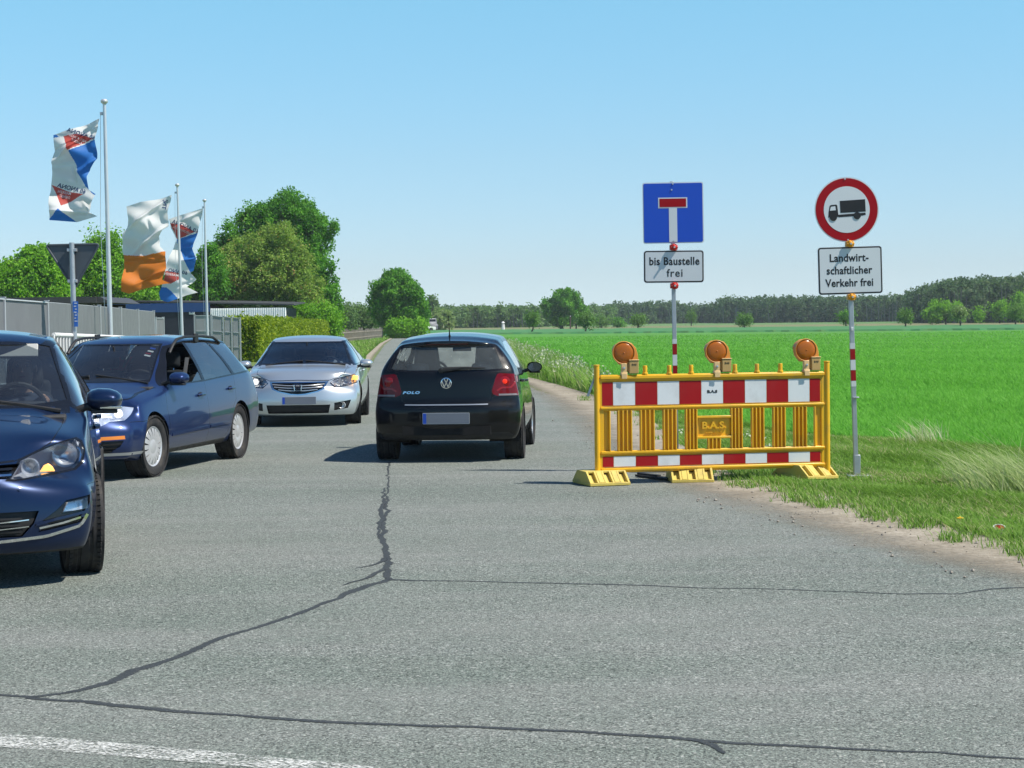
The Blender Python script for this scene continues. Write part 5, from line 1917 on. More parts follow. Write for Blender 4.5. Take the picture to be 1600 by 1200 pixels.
class Shell:
    """car body: a closed lattice shaped by profile curves, then cut along outlines into parts.
    u runs from the nose to the tail, y to the left, z up."""
    def __init__(s, sp):
        s.sp = sp
        L = sp['L']
        du = sp.get('du', 0.035)
        na = int(L / du)
        nb, nc = 20, 34
        u = np.linspace(0, L, na + 1)

        def cv(key, sm=0.06):
            a = np.array(sp[key], float)
            return smooth1(u, np.interp(u, a[:, 0], a[:, 1]), sm)
        top, crown_ = cv('top', 0.045), cv('crown', 0.08)
        zed = top - crown_
        zb = np.minimum(cv('belt'), zed - 0.015)
        ye, yb, ym, yl, ys = cv('yedge', 0.07), cv('ybelt'), cv('ymax'), cv('ylow'), cv('ysill')
        zm, zl, zs = cv('zmax'), cv('zlow'), cv('zbot')
        cknots = np.array([0, .16, .42, .66, 1.0])
        c = np.linspace(0, 1, nc + 1)
        bulge = sp.get('bulge', 0.02)
        Y = np.zeros((na + 1, nc + 1)); Z = np.zeros((na + 1, nc + 1))
        for i in range(na + 1):
            yk = np.array([ys[i], yl[i], ym[i], yb[i], ye[i]]); zk = np.array([zs[i], zl[i], zm[i], zb[i], zed[i]])
            # catmull-rom below the belt, nearly straight above it
            for k in range(4):
                sel = (c >= cknots[k] - 1e-9) & (c <= cknots[k + 1] + 1e-9)
                t = (c[sel] - cknots[k]) / (cknots[k + 1] - cknots[k])
                if k == 3:
                    Y[i, sel] = yk[3] + (yk[4] - yk[3]) * t + bulge * 4 * t * (1 - t) * min(1, (zk[4] - zk[3]) / 0.3)
                    Z[i, sel] = zk[3] + (zk[4] - zk[3]) * t
                else:
                    def tan(a, j):
                        if j == 0: return a[1] - a[0]
                        if j == 3: return (a[3] - a[2]) * 0.7
                        return (a[j + 1] - a[j - 1]) / 2
                    h00, h10, h01, h11 = 2*t**3-3*t**2+1, t**3-2*t**2+t, -2*t**3+3*t**2, t**3-t**2
                    Y[i, sel] = h00*yk[k] + h10*tan(yk, k) + h01*yk[k+1] + h11*tan(yk, k+1)
                    Z[i, sel] = h00*zk[k] + h10*tan(zk, k) + h01*zk[k+1] + h11*tan(zk, k+1)
        b = np.linspace(-1, 1, 2 * nb + 1)
        idx = {}
        V = []
        I, J, K = np.meshgrid(np.arange(na + 1), np.arange(2 * nb + 1), np.arange(nc + 1), indexing='ij')
        onb = (I == 0) | (I == na) | (J == 0) | (J == 2 * nb) | (K == 0) | (K == nc)
        ids = -np.ones(onb.shape, int)
        ids[onb] = np.arange(onb.sum())
        i_, j_, k_ = I[onb], J[onb], K[onb]
        bb, ccv = b[j_], c[k_]
        ab = np.abs(bb)
        cp = sp.get('crown_pow', 2.4)
        z = Z[i_, k_] + crown_[i_] * (1 - ab ** cp) * ccv ** 4
        y = bb * Y[i_, k_]
        wf = np.clip(1 - u[i_] / sp.get('front_blend', 0.75), 0, 1); wf = wf * wf * (3 - 2 * wf)
        wr = np.clip(1 - (L - u[i_]) / sp.get('rear_blend', 0.6), 0, 1); wr = wr * wr * (3 - 2 * wr)
        fz = np.array(sp['front_x'], float); rz_ = np.array(sp['rear_x'], float)
        fb = np.array(sp['front_bow'], float) if not np.isscalar(sp['front_bow']) else np.array([[0, sp['front_bow']], [2, sp['front_bow']]])
        rb = np.array(sp['rear_bow'], float) if not np.isscalar(sp['rear_bow']) else np.array([[0, sp['rear_bow']], [2, sp['rear_bow']]])
        x = u[i_] + wf * (np.interp(z, fz[:, 0], fz[:, 1]) + np.interp(z, fb[:, 0], fb[:, 1]) * ab ** sp.get('front_pow', 2.6)) \
            - wr * (np.interp(z, rz_[:, 0], rz_[:, 1]) + np.interp(z, rb[:, 0], rb[:, 1]) * ab ** sp.get('rear_pow', 3.0))
        bw = cv('bow', 0.05)
        upc = np.clip((ccv - 0.66) / 0.34, 0, 1)
        x = x + bw[i_] * ab ** 2 * upc
        s.V = np.stack([x, y, z], 1)
        F = []

        def grid(A):
            F.append(np.stack([A[:-1, :-1], A[1:, :-1], A[1:, 1:], A[:-1, 1:]], -1).reshape(-1, 4))
        grid(ids[0]); grid(ids[na]); grid(ids[:, 0]); grid(ids[:, 2 * nb]); grid(ids[:, :, 0]); grid(ids[:, :, nc])
        F = np.concatenate(F)
        s.F = F
        # rounding of the edges
        E = np.concatenate([F[:, [0, 1]], F[:, [1, 2]], F[:, [2, 3]], F[:, [3, 0]]])
        n = len(s.V)
        deg = np.bincount(E.ravel(), minlength=n).astype(float)
        for it in range(sp.get('smooth', 4)):
            acc = np.zeros_like(s.V)
            for d in range(3):
                acc[:, d] = np.bincount(E[:, 0], s.V[E[:, 1], d], n) + np.bincount(E[:, 1], s.V[E[:, 0], d], n)
            s.V = s.V * 0.5 + 0.5 * acc / deg[:, None]
        if 'shape' in sp:
            s.V = sp['shape'](s.V)
        bm = bmesh.new()
        vs = [bm.verts.new(v) for v in s.V]
        for f in F: bm.faces.new([vs[q] for q in f])
        bmesh.ops.recalc_face_normals(bm, faces=bm.faces)
        s.bm = bm
        s.lay = bm.faces.layers.int.new('part')
        s.names = ['body']
        s.bm.normal_update()
        s.bvh = BVHTree.FromBMesh(bm)

    def hit(s, view, a, b, left=True):
        """surface point and normal seen at 2D coordinates of a view (shell coordinates)"""
        if view == 'side': o, d = Vector((a, 3 if left else -3, b)), Vector((0, -1 if left else 1, 0))
        elif view == 'front': o, d = Vector((-3, a, b)), Vector((1, 0, 0))
        elif view == 'rear': o, d = Vector((9, a, b)), Vector((-1, 0, 0))
        else: o, d = Vector((a, b, 4)), Vector((0, 0, -1))
        p, n, i, q = s.bvh.ray_cast(o, d)
        return p, n

    # --- projections: 2D coordinates of a point for a view direction
    def proj(s, view):
        if view == 'side': return lambda p: (p[0], p[2])
        if view in ('front', 'rear'): return lambda p: (p[1], p[2])
        if view == 'top': return lambda p: (p[0], p[1])

    def axis(s, view):
        return {'side': Vector((0, 1, 0)), 'front': Vector((1, 0, 0)), 'rear': Vector((1, 0, 0)), 'top': Vector((0, 0, 1))}[view]

    def ok(s, view, f, lim):
        n = f.normal
        c = f.calc_center_median()
        if view == 'side': good = abs(n.y) > 0.12
        elif view == 'front': good = n.x < -0.10
        elif view == 'rear': good = n.x > 0.10
        else: good = n.z > 0.15
        if lim:
            if 'umin' in lim and c.x < lim['umin']: return False
            if 'umax' in lim and c.x > lim['umax']: return False
            if 'zmin' in lim and c.z < lim['zmin']: return False
            if 'zmax' in lim and c.z > lim['zmax']: return False
            if 'left' in lim and (c.y > 0) != lim['left']: return False
            if 'nmin' in lim:
                if view == 'front' and -n.x < lim['nmin']: return False
                if view == 'rear' and n.x < lim['nmin']: return False
                if view == 'top' and n.z < lim['nmin']: return False
                if view == 'side' and abs(n.y) < lim['nmin']: return False
        return good

    def cut(s, poly, view, name, mirror=True, lim=None):
        """cuts the shell along a closed outline and gives the faces inside to a part"""
        polys = [poly]
        if mirror and view in ('front', 'rear', 'top'):
            polys.append([(-a, b) for a, b in poly] if view != 'top' else [(a, -b) for a, b in poly])
        if name not in s.names: s.names.append(name)
        pid = s.names.index(name)
        pr = s.proj(view)
        ax = s.axis(view)
        for pl in polys:
            a = np.array(pl)
            lo, hi = a.min(0) - 0.005, a.max(0) + 0.005

            def box(f):
                q = [pr(v.co) for v in f.verts]
                return min(p[0] for p in q), max(p[0] for p in q), min(p[1] for p in q), max(p[1] for p in q)
            cand = set()
            for f in s.bm.faces:
                c = pr(f.calc_center_median())
                if lo[0] - .08 < c[0] < hi[0] + .08 and lo[1] - .08 < c[1] < hi[1] + .08 and s.ok(view, f, lim):
                    cand.add(f)
            n = len(pl)
            for i in range(n):
                p0, p1 = pl[i], pl[(i + 1) % n]
                if math.hypot(p1[0] - p0[0], p1[1] - p0[1]) < 1e-6: continue
                x0, x1 = min(p0[0], p1[0]), max(p0[0], p1[0]); y0, y1 = min(p0[1], p1[1]), max(p0[1], p1[1])
                sel = []
                for f in cand:
                    bx0, bx1, by0, by1 = box(f)
                    if bx1 >= x0 - 1e-4 and bx0 <= x1 + 1e-4 and by1 >= y0 - 1e-4 and by0 <= y1 + 1e-4: sel.append(f)
                if not sel: continue
                d = (p1[0] - p0[0], p1[1] - p0[1])
                nr2 = (-d[1], d[0])
                if view == 'side': co, no = Vector((p0[0], 0, p0[1])), Vector((nr2[0], 0, nr2[1]))
                elif view == 'top': co, no = Vector((p0[0], p0[1], 0)), Vector((nr2[0], nr2[1], 0))
                else: co, no = Vector((0, p0[0], p0[1])), Vector((0, nr2[0], nr2[1]))
                geom = set(sel)
                for f in sel:
                    geom.update(f.edges); geom.update(f.verts)
                r = bmesh.ops.bisect_plane(s.bm, geom=list(geom), dist=2e-4, plane_co=co, plane_no=no.normalized())
                cand = {f for f in cand if f.is_valid}
                for g in r['geom']:
                    if isinstance(g, bmesh.types.BMFace) and g.is_valid: cand.add(g)
            cand = [f for f in cand if f.is_valid]
            if not cand: continue
            cs = np.array([pr(f.calc_center_median()) for f in cand])
            ins = inside(cs, pl)
            for f, k in zip(cand, ins):
                if k: f[s.lay] = pid

    def line(s, pts, view, name='gap', w=0.006, mirror=True, lim=None, closed=False):
        """narrow joint along a polyline"""
        P_ = [Vector((p[0], p[1])) for p in pts]
        n = len(P_)
        if closed:
            for i in range(n): s.line([P_[i], P_[(i + 1) % n]], view, name, w, mirror, lim)
            return
        L, Rr = [], []
        for i in range(n):
            d = (P_[min(i + 1, n - 1)] - P_[max(i - 1, 0)]).normalized()
            nn = Vector((-d.y, d.x)) * w / 2
            L.append(P_[i] + nn); Rr.append(P_[i] - nn)
        # one slim quad per segment
        for i in range(n - 1):
            s.cut([tuple(L[i]), tuple(L[i + 1]), tuple(Rr[i + 1]), tuple(Rr[i])], view, name, mirror, lim)

    def finish(s, root, xf, mats, inset=None, drop=(), children=None):
        """splits into one mesh per part; xf moves shell coordinates into the car's own"""
        bm = s.bm
        bm.normal_update()
        bm.verts.index_update()
        inset = inset or {}
        children = children or {}
        groups = {}
        for f in bm.faces: groups.setdefault(s.names[f[s.lay]], []).append(f)
        body_like = {'body', 'gap'} | set(k for k in mats if mats[k][1] == 'body')
        out = {}
        sets = {}
        for nm, fs in groups.items():
            if nm in drop: continue
            sets.setdefault('body' if nm in body_like else nm, []).append((nm, fs))
        for key, lst in sets.items():
            # one object per separate island for parts that come in pairs
            allf = [(f, nm) for nm, fs in lst for f in fs]
            isl = [allf]
            if key != 'body':
                fset = {f: nm for f, nm in allf}
                seen = set(); isl = []
                for f in fset:
                    if f in seen: continue
                    st = [f]; seen.add(f); comp = []
                    while st:
                        g = st.pop(); comp.append((g, fset[g]))
                        for e in g.edges:
                            for h in e.link_faces:
                                if h in fset and h not in seen: seen.add(h); st.append(h)
                    if len(comp) >= 2 and sum(g.calc_area() for g, _ in comp) > 2e-4: isl.append(comp)
            for comp in isl:
                vmap, V, N, F, MI = {}, [], [], [], []
                ml = []
                for f, nm in comp:
                    m = mats[nm][0]
                    if m not in ml: ml.append(m)
                    ff = []
                    for v in f.verts:
                        if v not in vmap:
                            vmap[v] = len(V)
                            V.append(v.co - v.normal * inset.get(nm, 0.0)); N.append(v.normal.copy())
                        ff.append(vmap[v])
                    F.append(ff[::-1]); MI.append(ml.index(m))
                me = bpy.data.meshes.new(key)
                me.from_pydata([xf(v) for v in V], [], F)
                me.polygons.foreach_set('material_index', MI)
                me.polygons.foreach_set('use_smooth', [True] * len(F))
                nn = [xf(n, True) for n in N]
                me.normals_split_custom_set_from_vertices(nn)
                o = link_mesh(key, me, ml, root)
                out.setdefault(key, []).append(o)
        bm.free()
        return out


def arc(cx, cz, r, n=28, a0=0.0, a1=360.0):
    return [(cx + r * math.cos(R(a0 + (a1 - a0) * i / n)), cz + r * math.sin(R(a0 + (a1 - a0) * i / n))) for i in range(n)]


def wheel(parent, c, r, w, side, style, steer=0.0, rim_r=None):
    """wheel turning round local Y; side +1 = outer face towards +y"""
    e = None
    rim_r = rim_r or r * 0.66
    rot = Matrix.Rotation(steer, 4, 'Z')
    M = Matrix.Translation(c) @ rot @ basis((1, 0, 0), (0, 0, -side), (0, side, 0))     # Z of the lathe = outwards
    h = w / 2
    m = MB()
    prof = [(rim_r, -h * .8), (r * .80, -h), (r * .93, -h * .98), (r * .985, -h * .82), (r, -h * .62)]
    for g in (-.5, -.17, .17, .5):
        prof += [(r, (g - .055) * w), (r - .007, (g - .04) * w), (r - .007, (g + .04) * w), (r, (g + .055) * w)]
    prof += [(r, h * .62), (r * .985, h * .82), (r * .93, h * .98), (r * .80, h), (rim_r + .012, h * .86), (rim_r, h * .74)]
    prof = [p for i, p in enumerate(prof) if i == 0 or True]
    m.lathe(prof, 48, M)
    # shoulder tread blocks
    for k in range(52):
        a = 2 * math.pi * k / 52
        for sg in (-1, 1):
            q = M @ Matrix.Rotation(a, 4, 'Z') @ Matrix.Translation((r - .004, 0, sg * h * .78)) @ Matrix.Rotation(sg * 0.42, 4, 'Y')
            v0 = len(m.V)
            m.box((0, 0, 0), (0.016, 2 * math.pi * r / 52 * .72, w * .17))
            for i in range(v0, len(m.V)): m.V[i] = tuple(q @ Vector(m.V[i]))
    ty = m.build('wheel', [M_tyre], parent, smooth=40)
    m = MB()
    if style == 'cover':          # plastic cover with many slots round the edge
        m.lathe([(0.0, h * .80), (rim_r * .30, h * .80), (rim_r * .36, h * .74), (rim_r * .40, h * .74)], 36, M)
        ns = 16
        for k in range(ns):
            a = 2 * math.pi * k / ns
            q = M @ Matrix.Rotation(a, 4, 'Z')
            v0 = len(m.V)
            hw0, hw1 = rim_r * .40 * math.pi / ns * 1.15, rim_r * .92 * math.pi / ns * .68
            z0, z1 = h * .74, h * .72
            m.add([(rim_r * .36, -hw0, z0), (rim_r * .93, -hw1, z1), (rim_r * .93, hw1, z1), (rim_r * .36, hw0, z0),
                   (rim_r * .36, -hw0, z0 - .03), (rim_r * .93, -hw1, z1 - .03), (rim_r * .93, hw1, z1 - .03), (rim_r * .36, hw0, z0 - .03),
                   (rim_r * .65, -(hw0 + hw1) / 2, z0 + .012), (rim_r * .65, (hw0 + hw1) / 2, z0 + .012)],
                  [(0, 8, 9, 3), (8, 1, 2, 9), (0, 4, 5, 1, 8), (3, 9, 2, 6, 7), (1, 5, 6, 2), (0, 3, 7, 4)])
            for i in range(v0, len(m.V)): m.V[i] = tuple(q @ Vector(m.V[i]))
        m.lathe([(rim_r * .90, h * .66), (rim_r * .93, h * .74), (rim_r * 1.0, h * .80), (rim_r * 1.02, h * .74)], 40, M)
        mat = M_cover
    else:
        ns = {'five': 5, 'ten': 10, 'seven': 7}[style]
        m.lathe([(0.0, h * .62), (rim_r * .16, h * .62), (rim_r * .20, h * .55), (rim_r * .20, h * .2)], 24, M)
        for k in range(ns):
            a = 2 * math.pi * k / ns
            q = M @ Matrix.Rotation(a, 4, 'Z')
            v0 = len(m.V)
            w0, w1 = rim_r * .17 * (5 / ns) ** .4, rim_r * .13 * (5 / ns) ** .4
            m.add([(rim_r * .14, -w0, h * .60), (rim_r * .95, -w1, h * .74), (rim_r * .95, w1, h * .74), (rim_r * .14, w0, h * .60),
                   (rim_r * .14, -w0 * 1.2, h * .3), (rim_r * .95, -w1 * 1.3, h * .5), (rim_r * .95, w1 * 1.3, h * .5), (rim_r * .14, w0 * 1.2, h * .3)],
                  [(0, 1, 2, 3), (4, 5, 1, 0), (5, 6, 2, 1), (6, 7, 3, 2), (7, 4, 0, 3)])
            for i in range(v0, len(m.V)): m.V[i] = tuple(q @ Vector(m.V[i]))
        m.lathe([(rim_r * .88, -h * .6), (rim_r * .92, h * .5), (rim_r * .96, h * .74), (rim_r * 1.01, h * .84), (rim_r * 1.03, h * .76)], 40, M)
        mat = M_rim
    m.build('rim', [mat], ty, smooth=30)
    m = MB()
    m.lathe([(0.0, h * .12), (rim_r * .93, h * .12), (rim_r * .93, -h * .5), (0, -h * .5)], 24, M)
    m.build('brake_disc', [M_liner if style == 'cover' else M_disc], ty)
    return ty


def arch_liner(parent, c, r, y0, y1):
    m = MB()
    v, f = [], []
    n = 22
    for i in range(n + 1):
        a = R(-18 + 216 * i / n)
        for y in (y0, y1): v.append((c[0] + r * math.cos(a), y, c[1] + r * math.sin(a)))
    for i in range(n): f.append((2 * i, 2 * i + 1, 2 * i + 3, 2 * i + 2))
    b = len(v)
    v += [(c[0] + r * math.cos(R(-18 + 216 * i / n)), y0, c[1] + r * math.sin(R(-18 + 216 * i / n))) for i in range(n + 1)]
    f.append(tuple(range(b, b + n + 1)))
    m.add(v, f)
    return m.build('wheel_arch', M_liner, parent)


def mirror_body(parent, p, side, paint, size=(0.17, 0.24, 0.155), amber=False, lower=True):
    """door mirror; p = hub at the door, the shell's glass faces backwards (-x is back)"""
    sx, sy, sz = size
    m = MB()
    n, k = 10, 14
    v, f = [], []
    for i in range(n + 1):
        t = i / n                       # from the glass edge (back) to the round front
        rr = math.sqrt(max(0.0, 1 - (t * 0.98) ** 2.4))
        for j in range(k):
            a = 2 * math.pi * j / k
            cy = abs(math.cos(a)) ** .75 * (1 if math.cos(a) >= 0 else -1)
            cz = abs(math.sin(a)) ** .75 * (1 if math.sin(a) >= 0 else -1)
            tap = 1 - 0.22 * max(0, cy)
            v.append((-sx * .45 + sx * t, side * (sy * .5 * cy * (.35 + .65 * rr) + 0.0), sz * .5 * cz * rr * tap if t > 0 else sz * .5 * cz * tap))
    for i in range(n):
        for j in range(k):
            j2 = (j + 1) % k
            f.append((i * k + j, i * k + j2, (i + 1) * k + j2, (i + 1) * k + j))
    f.append(tuple(n * k + j for j in range(k)))
    c = Vector(p) + Vector((0.0, side * (sy * .5 + 0.055), 0.035))
    v = [Vector(q) + c for q in v]
    m.add(v, f)
    o = m.build('mirror', [paint], parent, smooth=50)
    m = MB()
    gv = [Vector((-sx * .455, side * (sy * .44 * math.cos(2 * math.pi * j / 16)), sz * .42 * math.sin(2 * math.pi * j / 16))) + c for j in range(16)]
    m.add(gv + [q + Vector((0.01, 0, 0)) for q in gv], [tuple(range(16)), tuple(range(16, 32))] + [(j, (j + 1) % 16, 16 + (j + 1) % 16, 16 + j) for j in range(16)])
    m.build('mirror_glass', M_mirror, o)
    m = MB()
    m.tube([Vector(p) + Vector((0, -side * 0.02, -0.03)), Vector(p) + Vector((0.0, side * 0.06, 0.0)), c + Vector((0, -side * sy * .2, -sz * .38))], [0.035, 0.03, 0.03], 8, flat=0.8)
    if lower:
        m.box(c + Vector((0.0, 0, -sz * .47)), (sx * .62, sy * .72, 0.022))
    m.build('mirror_foot', M_trim, o, bevel=0.006)
    if amber:
        m = MB()
        m.box(c + Vector((sx * .30, side * sy * .18, -sz * .30)), (0.03, sy * .6, 0.016))
        m.build('indicator', M_chrome, o, bevel=0.004)
    return o


def seat(parent, x, y, z, mat, w=0.50, rest=True, tall=False):
    """front seat facing +x"""
    m = MB()
    m.box((x + 0.12, y, z + 0.08), (0.52, w, 0.16))
    o = m.build('seat', mat, parent, bevel=0.05, seg=3)
    m = MB()
    q = Matrix.Rotation(R(-17), 3, 'Y')
    m.box((x - 0.22, y, z + 0.42), (0.15, w * .96, 0.62), q, taper=0.82)
    m.build('backrest', mat, o, bevel=0.06, seg=3)
    if tall:
        m = MB()
        m.box((x - 0.33, y, z + 0.80), (0.13, 0.34, 0.36), q, taper=0.8)
        m.build('headrest', mat, o, bevel=0.06, seg=3)
    elif rest:
        m = MB()
        m.box((x - 0.345, y, z + 0.83), (0.10, 0.27, 0.19), q, taper=0.9)
        m.build('headrest', mat, o, bevel=0.045, seg=3)
        m = MB()
        for s in (-.06, .06): m.tube([(x - 0.335, y + s, z + 0.78), (x - 0.30, y + s, z + 0.68)], 0.007, 6)
        m.build('headrest_post', M_chrome, o)
    return o


def interior(root, xf, sp, seatmat=M_seat, rear=True, tall=False):
    """dashboard, steering wheel, seats, floor; positions along u"""
    cu, zd = sp['cowl_u'], sp['dash_z']
    hw = sp['half_in']
    m = MB()
    a, b = xf(Vector((cu - 0.05, 0, 0))), xf(Vector((cu + 0.62, 0, 0)))
    m.add([(a.x, -hw, zd - .35), (a.x, hw, zd - .35), (a.x, hw, zd), (a.x, -hw, zd), (b.x + .2, -hw, zd + .01), (b.x + .2, hw, zd + .01),
           (b.x, -hw, zd - .1), (b.x, hw, zd - .1), (b.x, -hw, zd - .4), (b.x, hw, zd - .4)],
          [(0, 3, 2, 1), (3, 4, 5, 2), (4, 6, 7, 5), (6, 8, 9, 7), (8, 0, 1, 9), (0, 8, 6, 4, 3), (1, 2, 5, 7, 9)])
    m.box((b.x + .16, 0.37, zd + .03), (0.22, 0.36, 0.07))
    m.build('dashboard', M_dash, root, bevel=0.015)
    us = sp['seat_u']
    zs = sp['seat_z']
    c = xf(Vector((us - 0.48, 0.37, zd + 0.0)))
    m = MB()
    M = Matrix.Translation(c) @ Matrix.Rotation(R(-62), 4, 'Y')
    ring = [M @ Vector((0.185 * math.cos(2 * math.pi * i / 28), 0.185 * math.sin(2 * math.pi * i / 28), 0)) for i in range(29)]
    m.tube(ring, 0.016, 8, caps=False)
    for a_ in (0, 120, 240):
        m.tube([M @ Vector((0, 0, -0.01)), M @ Vector((0.18 * math.cos(R(a_ + 180)), 0.18 * math.sin(R(a_ + 180)), 0))], 0.018, 6)
    m.lathe([(0.0, 0.025), (0.06, 0.015), (0.065, -0.02)], 14, M)
    m.tube([M @ Vector((0, 0, -0.01)), M @ Vector((0, 0, -0.25))], 0.03, 8)
    m.build('steering_wheel', M_dash, root)
    for y in (0.37, -0.37):
        p = xf(Vector((us, y, zs)))
        seat(root, p.x, y, zs, seatmat, tall=tall)
    if rear:
        p = xf(Vector((us + 0.95, 0, zs)))
        m = MB()
        m.box((p.x + .05, 0, zs + .1), (0.5, hw * 1.7, 0.2))
        m.box((p.x - .27, 0, zs + .38), (0.16, hw * 1.7, 0.52), Matrix.Rotation(R(-18), 3, 'Y'))
        o = m.build('rear_bench', seatmat, root, bevel=0.05, seg=3)
        for y in (-.38, .38):
            m = MB()
            m.box((p.x - .37, y, zs + .70), (0.09, 0.27, 0.13))
            m.build('headrest', seatmat, o, bevel=0.04, seg=3)
    m = MB()
    f0, f1 = xf(Vector((cu, 0, 0))), xf(Vector((sp['L'] - .35, 0, 0)))
    m.box(((f0.x + f1.x) / 2, 0, zs - .06), (abs(f1.x - f0.x), hw * 1.85, 0.04))
    m.build('floor', M_trim, root)
    # mirror inside the windscreen
    mp = xf(Vector((sp['imir'][0], 0, sp['imir'][1])))
    m = MB()
    m.box((mp.x, 0, mp.z), (0.03, 0.23, 0.065))
    m.tube([(mp.x, 0, mp.z), (mp.x + .06, 0, mp.z + .09)], 0.012, 6)
    m.build('rear_view_mirror', M_trim, root, bevel=0.012)


def number_plate(root, M, w=0.52, h=0.112):
    m = MB()
    m.prism(rrect(w, h, 0.008), 0.006, M)
    o = m.build('number_plate', M_platewhite, root)
    m = MB()
    m.prism([(-w / 2 + .004, -h / 2 + .004), (-w / 2 + .042, -h / 2 + .004), (-w / 2 + .042, h / 2 - .004), (-w / 2 + .004, h / 2 - .004)], 0.0015, M @ Matrix.Translation((0, 0, .006)))
    m.build('plate_band', M_plateblue, o)
    m = MB()
    m.prism([(-w / 2 + .043, -h / 2 + .003), (w / 2 - .003, -h / 2 + .003), (w / 2 - .003, h / 2 - .003), (-w / 2 + .043, h / 2 - .003)], 0.0015, M @ Matrix.Translation((0, 0, .006)))
    m.build('plate_field', M_plate, o)
    return o


def round_emblem(root, M, r):
    """ring with a V above a W"""
    m = MB()
    prof = [(r, 0.0), (r, .006), (r * .86, .008), (r * .84, 0.0)]
    m.lathe(prof, 32, M)

    def bar(a, b, w):
        a, b = Vector(a) * r, Vector(b) * r
        d = (b - a).normalized(); n = Vector((-d.y, d.x)) * w * r / 2
        m.prism([tuple(a + n), tuple(b + n), tuple(b - n), tuple(a - n)][::-1], 0.007, M)
    for s in (-1, 1):
        bar((s * .36, .84), (s * .06, .14), .16)
        bar((s * .78, .42), (s * .36, -.74), .16)
        bar((s * .36, -.74), (s * .07, -.02), .16)
    bar((-.12, .14), (.12, .14), .13); bar((-.12, -.02), (.12, -.02), .13)
    o = m.build('emblem', M_chrome, root, smooth=0)
    m = MB()
    m.lathe([(0.0, 0.002), (r * .86, 0.002)], 24, M)
    m.build('emblem_disc', plain('emblem_blue', (0.012, 0.03, 0.09), 0.25), o)
    return o


def headlamp_bowl(parent, c, r, depth, fwd, mat=M_reflector, bulb=None, n=20):
    """reflector dish opening towards fwd"""
    z = Vector(fwd).normalized(); x = z.cross(Vector((0, 0, 1))).normalized(); y = z.cross(x)
    M = basis(x, y, z, c)
    m = MB()
    m.lathe([(0.0, -depth), (r * .5, -depth * .8), (r * .85, -depth * .35), (r, 0.0), (r * 1.08, 0.004), (r * 1.1, -0.004)], n, M)
    o = m.build('reflector', mat, parent, smooth=60)
    if bulb:
        m = MB()
        m.ball((0, 0, 0), r * .34, 10)
        m.V = [tuple(M @ (Vector(q) + Vector((0, 0, -depth * .45)))) for q in m.V]
        m.build('bulb', bulb, parent)
    return o


def backing(root, objs, depth, mat, name='lamp_housing', shrink=0.0):
    """housing behind a lens: the lens outline pushed inwards, with side walls"""
    for o in objs:
        me = o.data
        bm = bmesh.new(); bm.from_mesh(me)
        bm.normal_update()
        nrm = Vector((0, 0, 0))
        for f in bm.faces: nrm += f.normal * f.calc_area()
        nrm.normalize()
        r = bmesh.ops.extrude_face_region(bm, geom=list(bm.faces))
        nv = [g for g in r['geom'] if isinstance(g, bmesh.types.BMVert)]
        bmesh.ops.translate(bm, verts=nv, vec=-nrm * depth)
        # drop the outer skin, keep walls and back
        newf = {g for g in r['geom'] if isinstance(g, bmesh.types.BMFace)}
        old = [f for f in bm.faces if f not in newf and all(v not in set(nv) for v in f.verts)]
        bmesh.ops.delete(bm, geom=old, context='FACES_ONLY')
        bmesh.ops.recalc_face_normals(bm, faces=bm.faces)
        m2 = bpy.data.meshes.new(name)
        bm.to_mesh(m2); bm.free()
        for v in m2.vertices:
            pass
        link_mesh(name, m2, mat, o)


def place_car(root, contact, ref, heading):
    """puts the ground point 'ref' of the car onto 'contact' with the given heading vector"""
    h = math.atan2(heading[1], heading[0])
    c, s = math.cos(h), math.sin(h)
    root.rotation_euler = (0, 0, h)
    root.location = (contact[0] - (ref[0] * c - ref[1] * s), contact[1] - (ref[0] * s + ref[1] * c), 0.002)


def make_xf(sp):
    mid = sp['axle_f'] + sp['wb'] / 2

    def xf(v, direction=False):
        return Vector((-v[0], v[1], v[2])) if direction else Vector((mid - v[0], v[1], v[2]))
    return xf, mid


def conv(y2d):
    return y2d

SC = 0.95          # everything on the road shares this scale


def strip_on(shell, xf, view, pts, w, h, mat, name, parent, left=True, off=0.0, n=24):
    """narrow moulding lying on the body along 2D points of a view; w across, h proud"""
    L = resamp(pts, n)
    V, F = [], []
    for i, q in enumerate(L):
        d = L[min(i + 1, n - 1)] - L[max(i - 1, 0)]
        d = d / np.linalg.norm(d)
        nn = np.array([-d[1], d[0]]) * w / 2
        row = []
        for s_ in (1, 1, -1, -1):
            p, nr = shell.hit(view, *(q + nn * s_), left)
            if p is None: p, nr = shell.hit(view, *q, left)
            if p is None: break
            row.append((p, nr))
        if len(row) < 4: continue
        lift = [off - .004, off + h, off + h, off - .004]
        V += [xf(p + nr * l) for (p, nr), l in zip(row, lift)]
    k = len(V) // 4
    for i in range(k - 1):
        for j in range(4):
            F.append((i * 4 + j, i * 4 + (j + 1) % 4, (i + 1) * 4 + (j + 1) % 4, (i + 1) * 4 + j))
    F += [(0, 1, 2, 3), ((k - 1) * 4 + 3, (k - 1) * 4 + 2, (k - 1) * 4 + 1, (k - 1) * 4)]
    m = MB(); m.add(V, F)
    return m.build(name, mat, parent, smooth=30)


